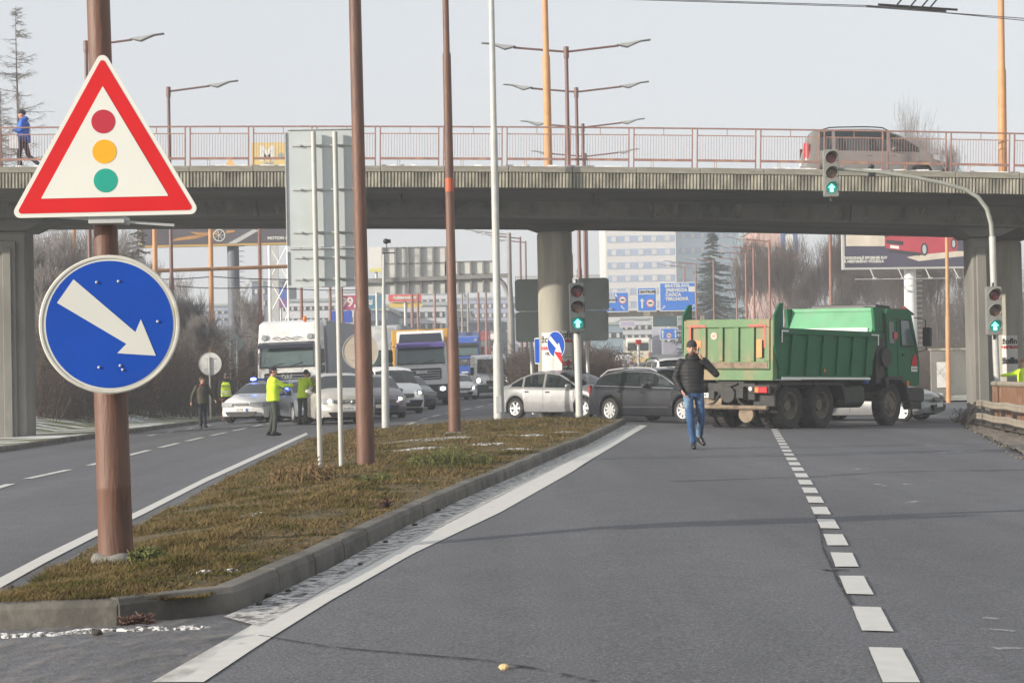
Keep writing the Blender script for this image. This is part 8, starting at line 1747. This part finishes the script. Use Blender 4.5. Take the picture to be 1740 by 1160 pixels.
mb.build("mast_leg", WHITE, t); mb = MB(); mb.cyl((x2, D_, zb), (x2, D_, zt), 0.10, n=8)
for k in range(6): z = lerp(zb, zt, k / 6); z2_ = lerp(zb, zt, (k + 1) / 6); mb.cyl((x1, D_, z), (x2, D_, z2_), 0.06, n=6); mb.cyl((x2, D_, z), (x1, D_, z2_), 0.06, n=6)
mb.build("cross_braces", WHITE, t)
t = thing("container", "dark red container left of the big white lorry", "container"); D_ = 118; mb = MB(); x0, x1 = X(405, D_), X(446, D_); mb.box(x0, x1, D_, D_ + 6, G(x0, D_) + 0.2, G(x0, D_) + 2.8)
mb.build("shell", mat("container_wine_red", (0.26, 0.05, 0.09), 0.6, var=0.1), t, bevel=0.03); mb = MB()
for k in range(7): x = lerp(x0, x1, (k + 0.5) / 7); mb.box(x - 0.06, x + 0.06, D_ - 0.04, D_ - 0.003, G(x0, D_) + 0.3, G(x0, D_) + 2.7)
mb.build("ribs", MATS["container_wine_red"], t)
t = thing("boundary_wall", "low grey rendered wall with a white notice, right of the dump truck cab", "wall"); D_ = 96; x0, x1 = X(1583, D_), X(1660, D_); zb = G(x0, D_); mb = MB(); mb.box(x0, x1, D_, D_ + 0.3, zb - 0.5, zb + 2.5); mb.build("wall_face", CONC, t); mb = MB(); mb.box(x0 - 0.05, x1, D_ - 0.06, D_ + 0.36, zb + 2.503, zb + 2.6); mb.build("coping", CONC_L, t)
mb = MB(); xx_ = X(1602, D_); mb.box(xx_ - 0.3, xx_ + 0.3, D_ - 0.05, D_ - 0.003, zb + 0.6, zb + 1.9); mb.build("white_notice", PAPER, t)
VERGE = mat("thin_grass_with_snow", (0.11, 0.115, 0.035), 0.95, var=0.3, vs=2, bump=0.5, bs=12, col2=(0.68, 0.70, 0.72), th=(0.5, 0.56), stretch=(0.35, 1, 1))
sheet("verge", [[(x, y) for x in np.linspace(X(1570, 89), X(1570, 89) + 14, 10)] for y in np.linspace(89.5, 95.8, 14)], 0.09, VERGE, zf=lambda x, y: G(x, y) + (y - 89.5) * 0.02)
sheet("verge", [[(xl(y) - lerp(0.16, 6.0, j / 12), y) for j in range(13)] for y in np.arange(40, 110, 1.0)], 0.11, VERGE, zf=lambda x, y: G(x, y) + 0.02 * noise.noise(Vector((x, y, 0))) + max(0, xl(y) - x - 3) * (0.06 if y < 62 else 0.16))
# ------------------------------------------------------------------ more traffic, copied with its parts
def find(n): return bpy.data.objects[n]
gc = "distant cars on the right-hand road"
for px, D, rz_, lab, src in ((1042, 175, 92, "small dark red car far off left of the bus", "silver_hatchback"), (1112, 150, 92, "silver car right of the bus, seen from behind", "silver_hatchback"), (1142, 128, 92, "dark car half hidden behind the man's hat height left of the truck", "dark_hatchback"), (1168, 160, 92, "grey car just left of the dump truck tailgate, far off", "grey_crossover")):
    c = dup(find(src), (X(px, D), D, G(X(px, D), D)), R(rz_), lab)
c = dup(find("small_white_van"), (X(1056, 168), 168, G(10, 168)), R(93), "white van just left of the bus on the far right-hand road")
c = dup(find("white_hatchback"), (X(676, 96), 96, G(-5, 96)), R(-90 + 12), "white car in the gap left of the white and violet lorry")
lorry("white_lorry", "tall white lorry half hidden by the slim camera pole", 640, 101, R(-90 - 2), WHITEP, H=4.25, brand=None, box=TARP, boxH=4.3, lit=True)
# ================================================================== HAZE
mb = MB(); mb.box(-1510, 1510, -45, 3010, -14, 46); hz_ = mb.build("haze", []); tag(hz_, kind="stuff"); hz_.data.materials.clear()
hm = bpy.data.materials.new("winter_haze"); hm.use_nodes = True; nt = hm.node_tree; nt.nodes.clear(); pv = nt.nodes.new("ShaderNodeVolumePrincipled"); ho = nt.nodes.new("ShaderNodeOutputMaterial")
pv.inputs["Color"].default_value = (0.92, 0.95, 1.0, 1); pv.inputs["Density"].default_value = 0.0012; pv.inputs["Anisotropy"].default_value = 0.0
nt.links.new(pv.outputs[0], ho.inputs["Volume"]); hz_.data.materials.append(hm)
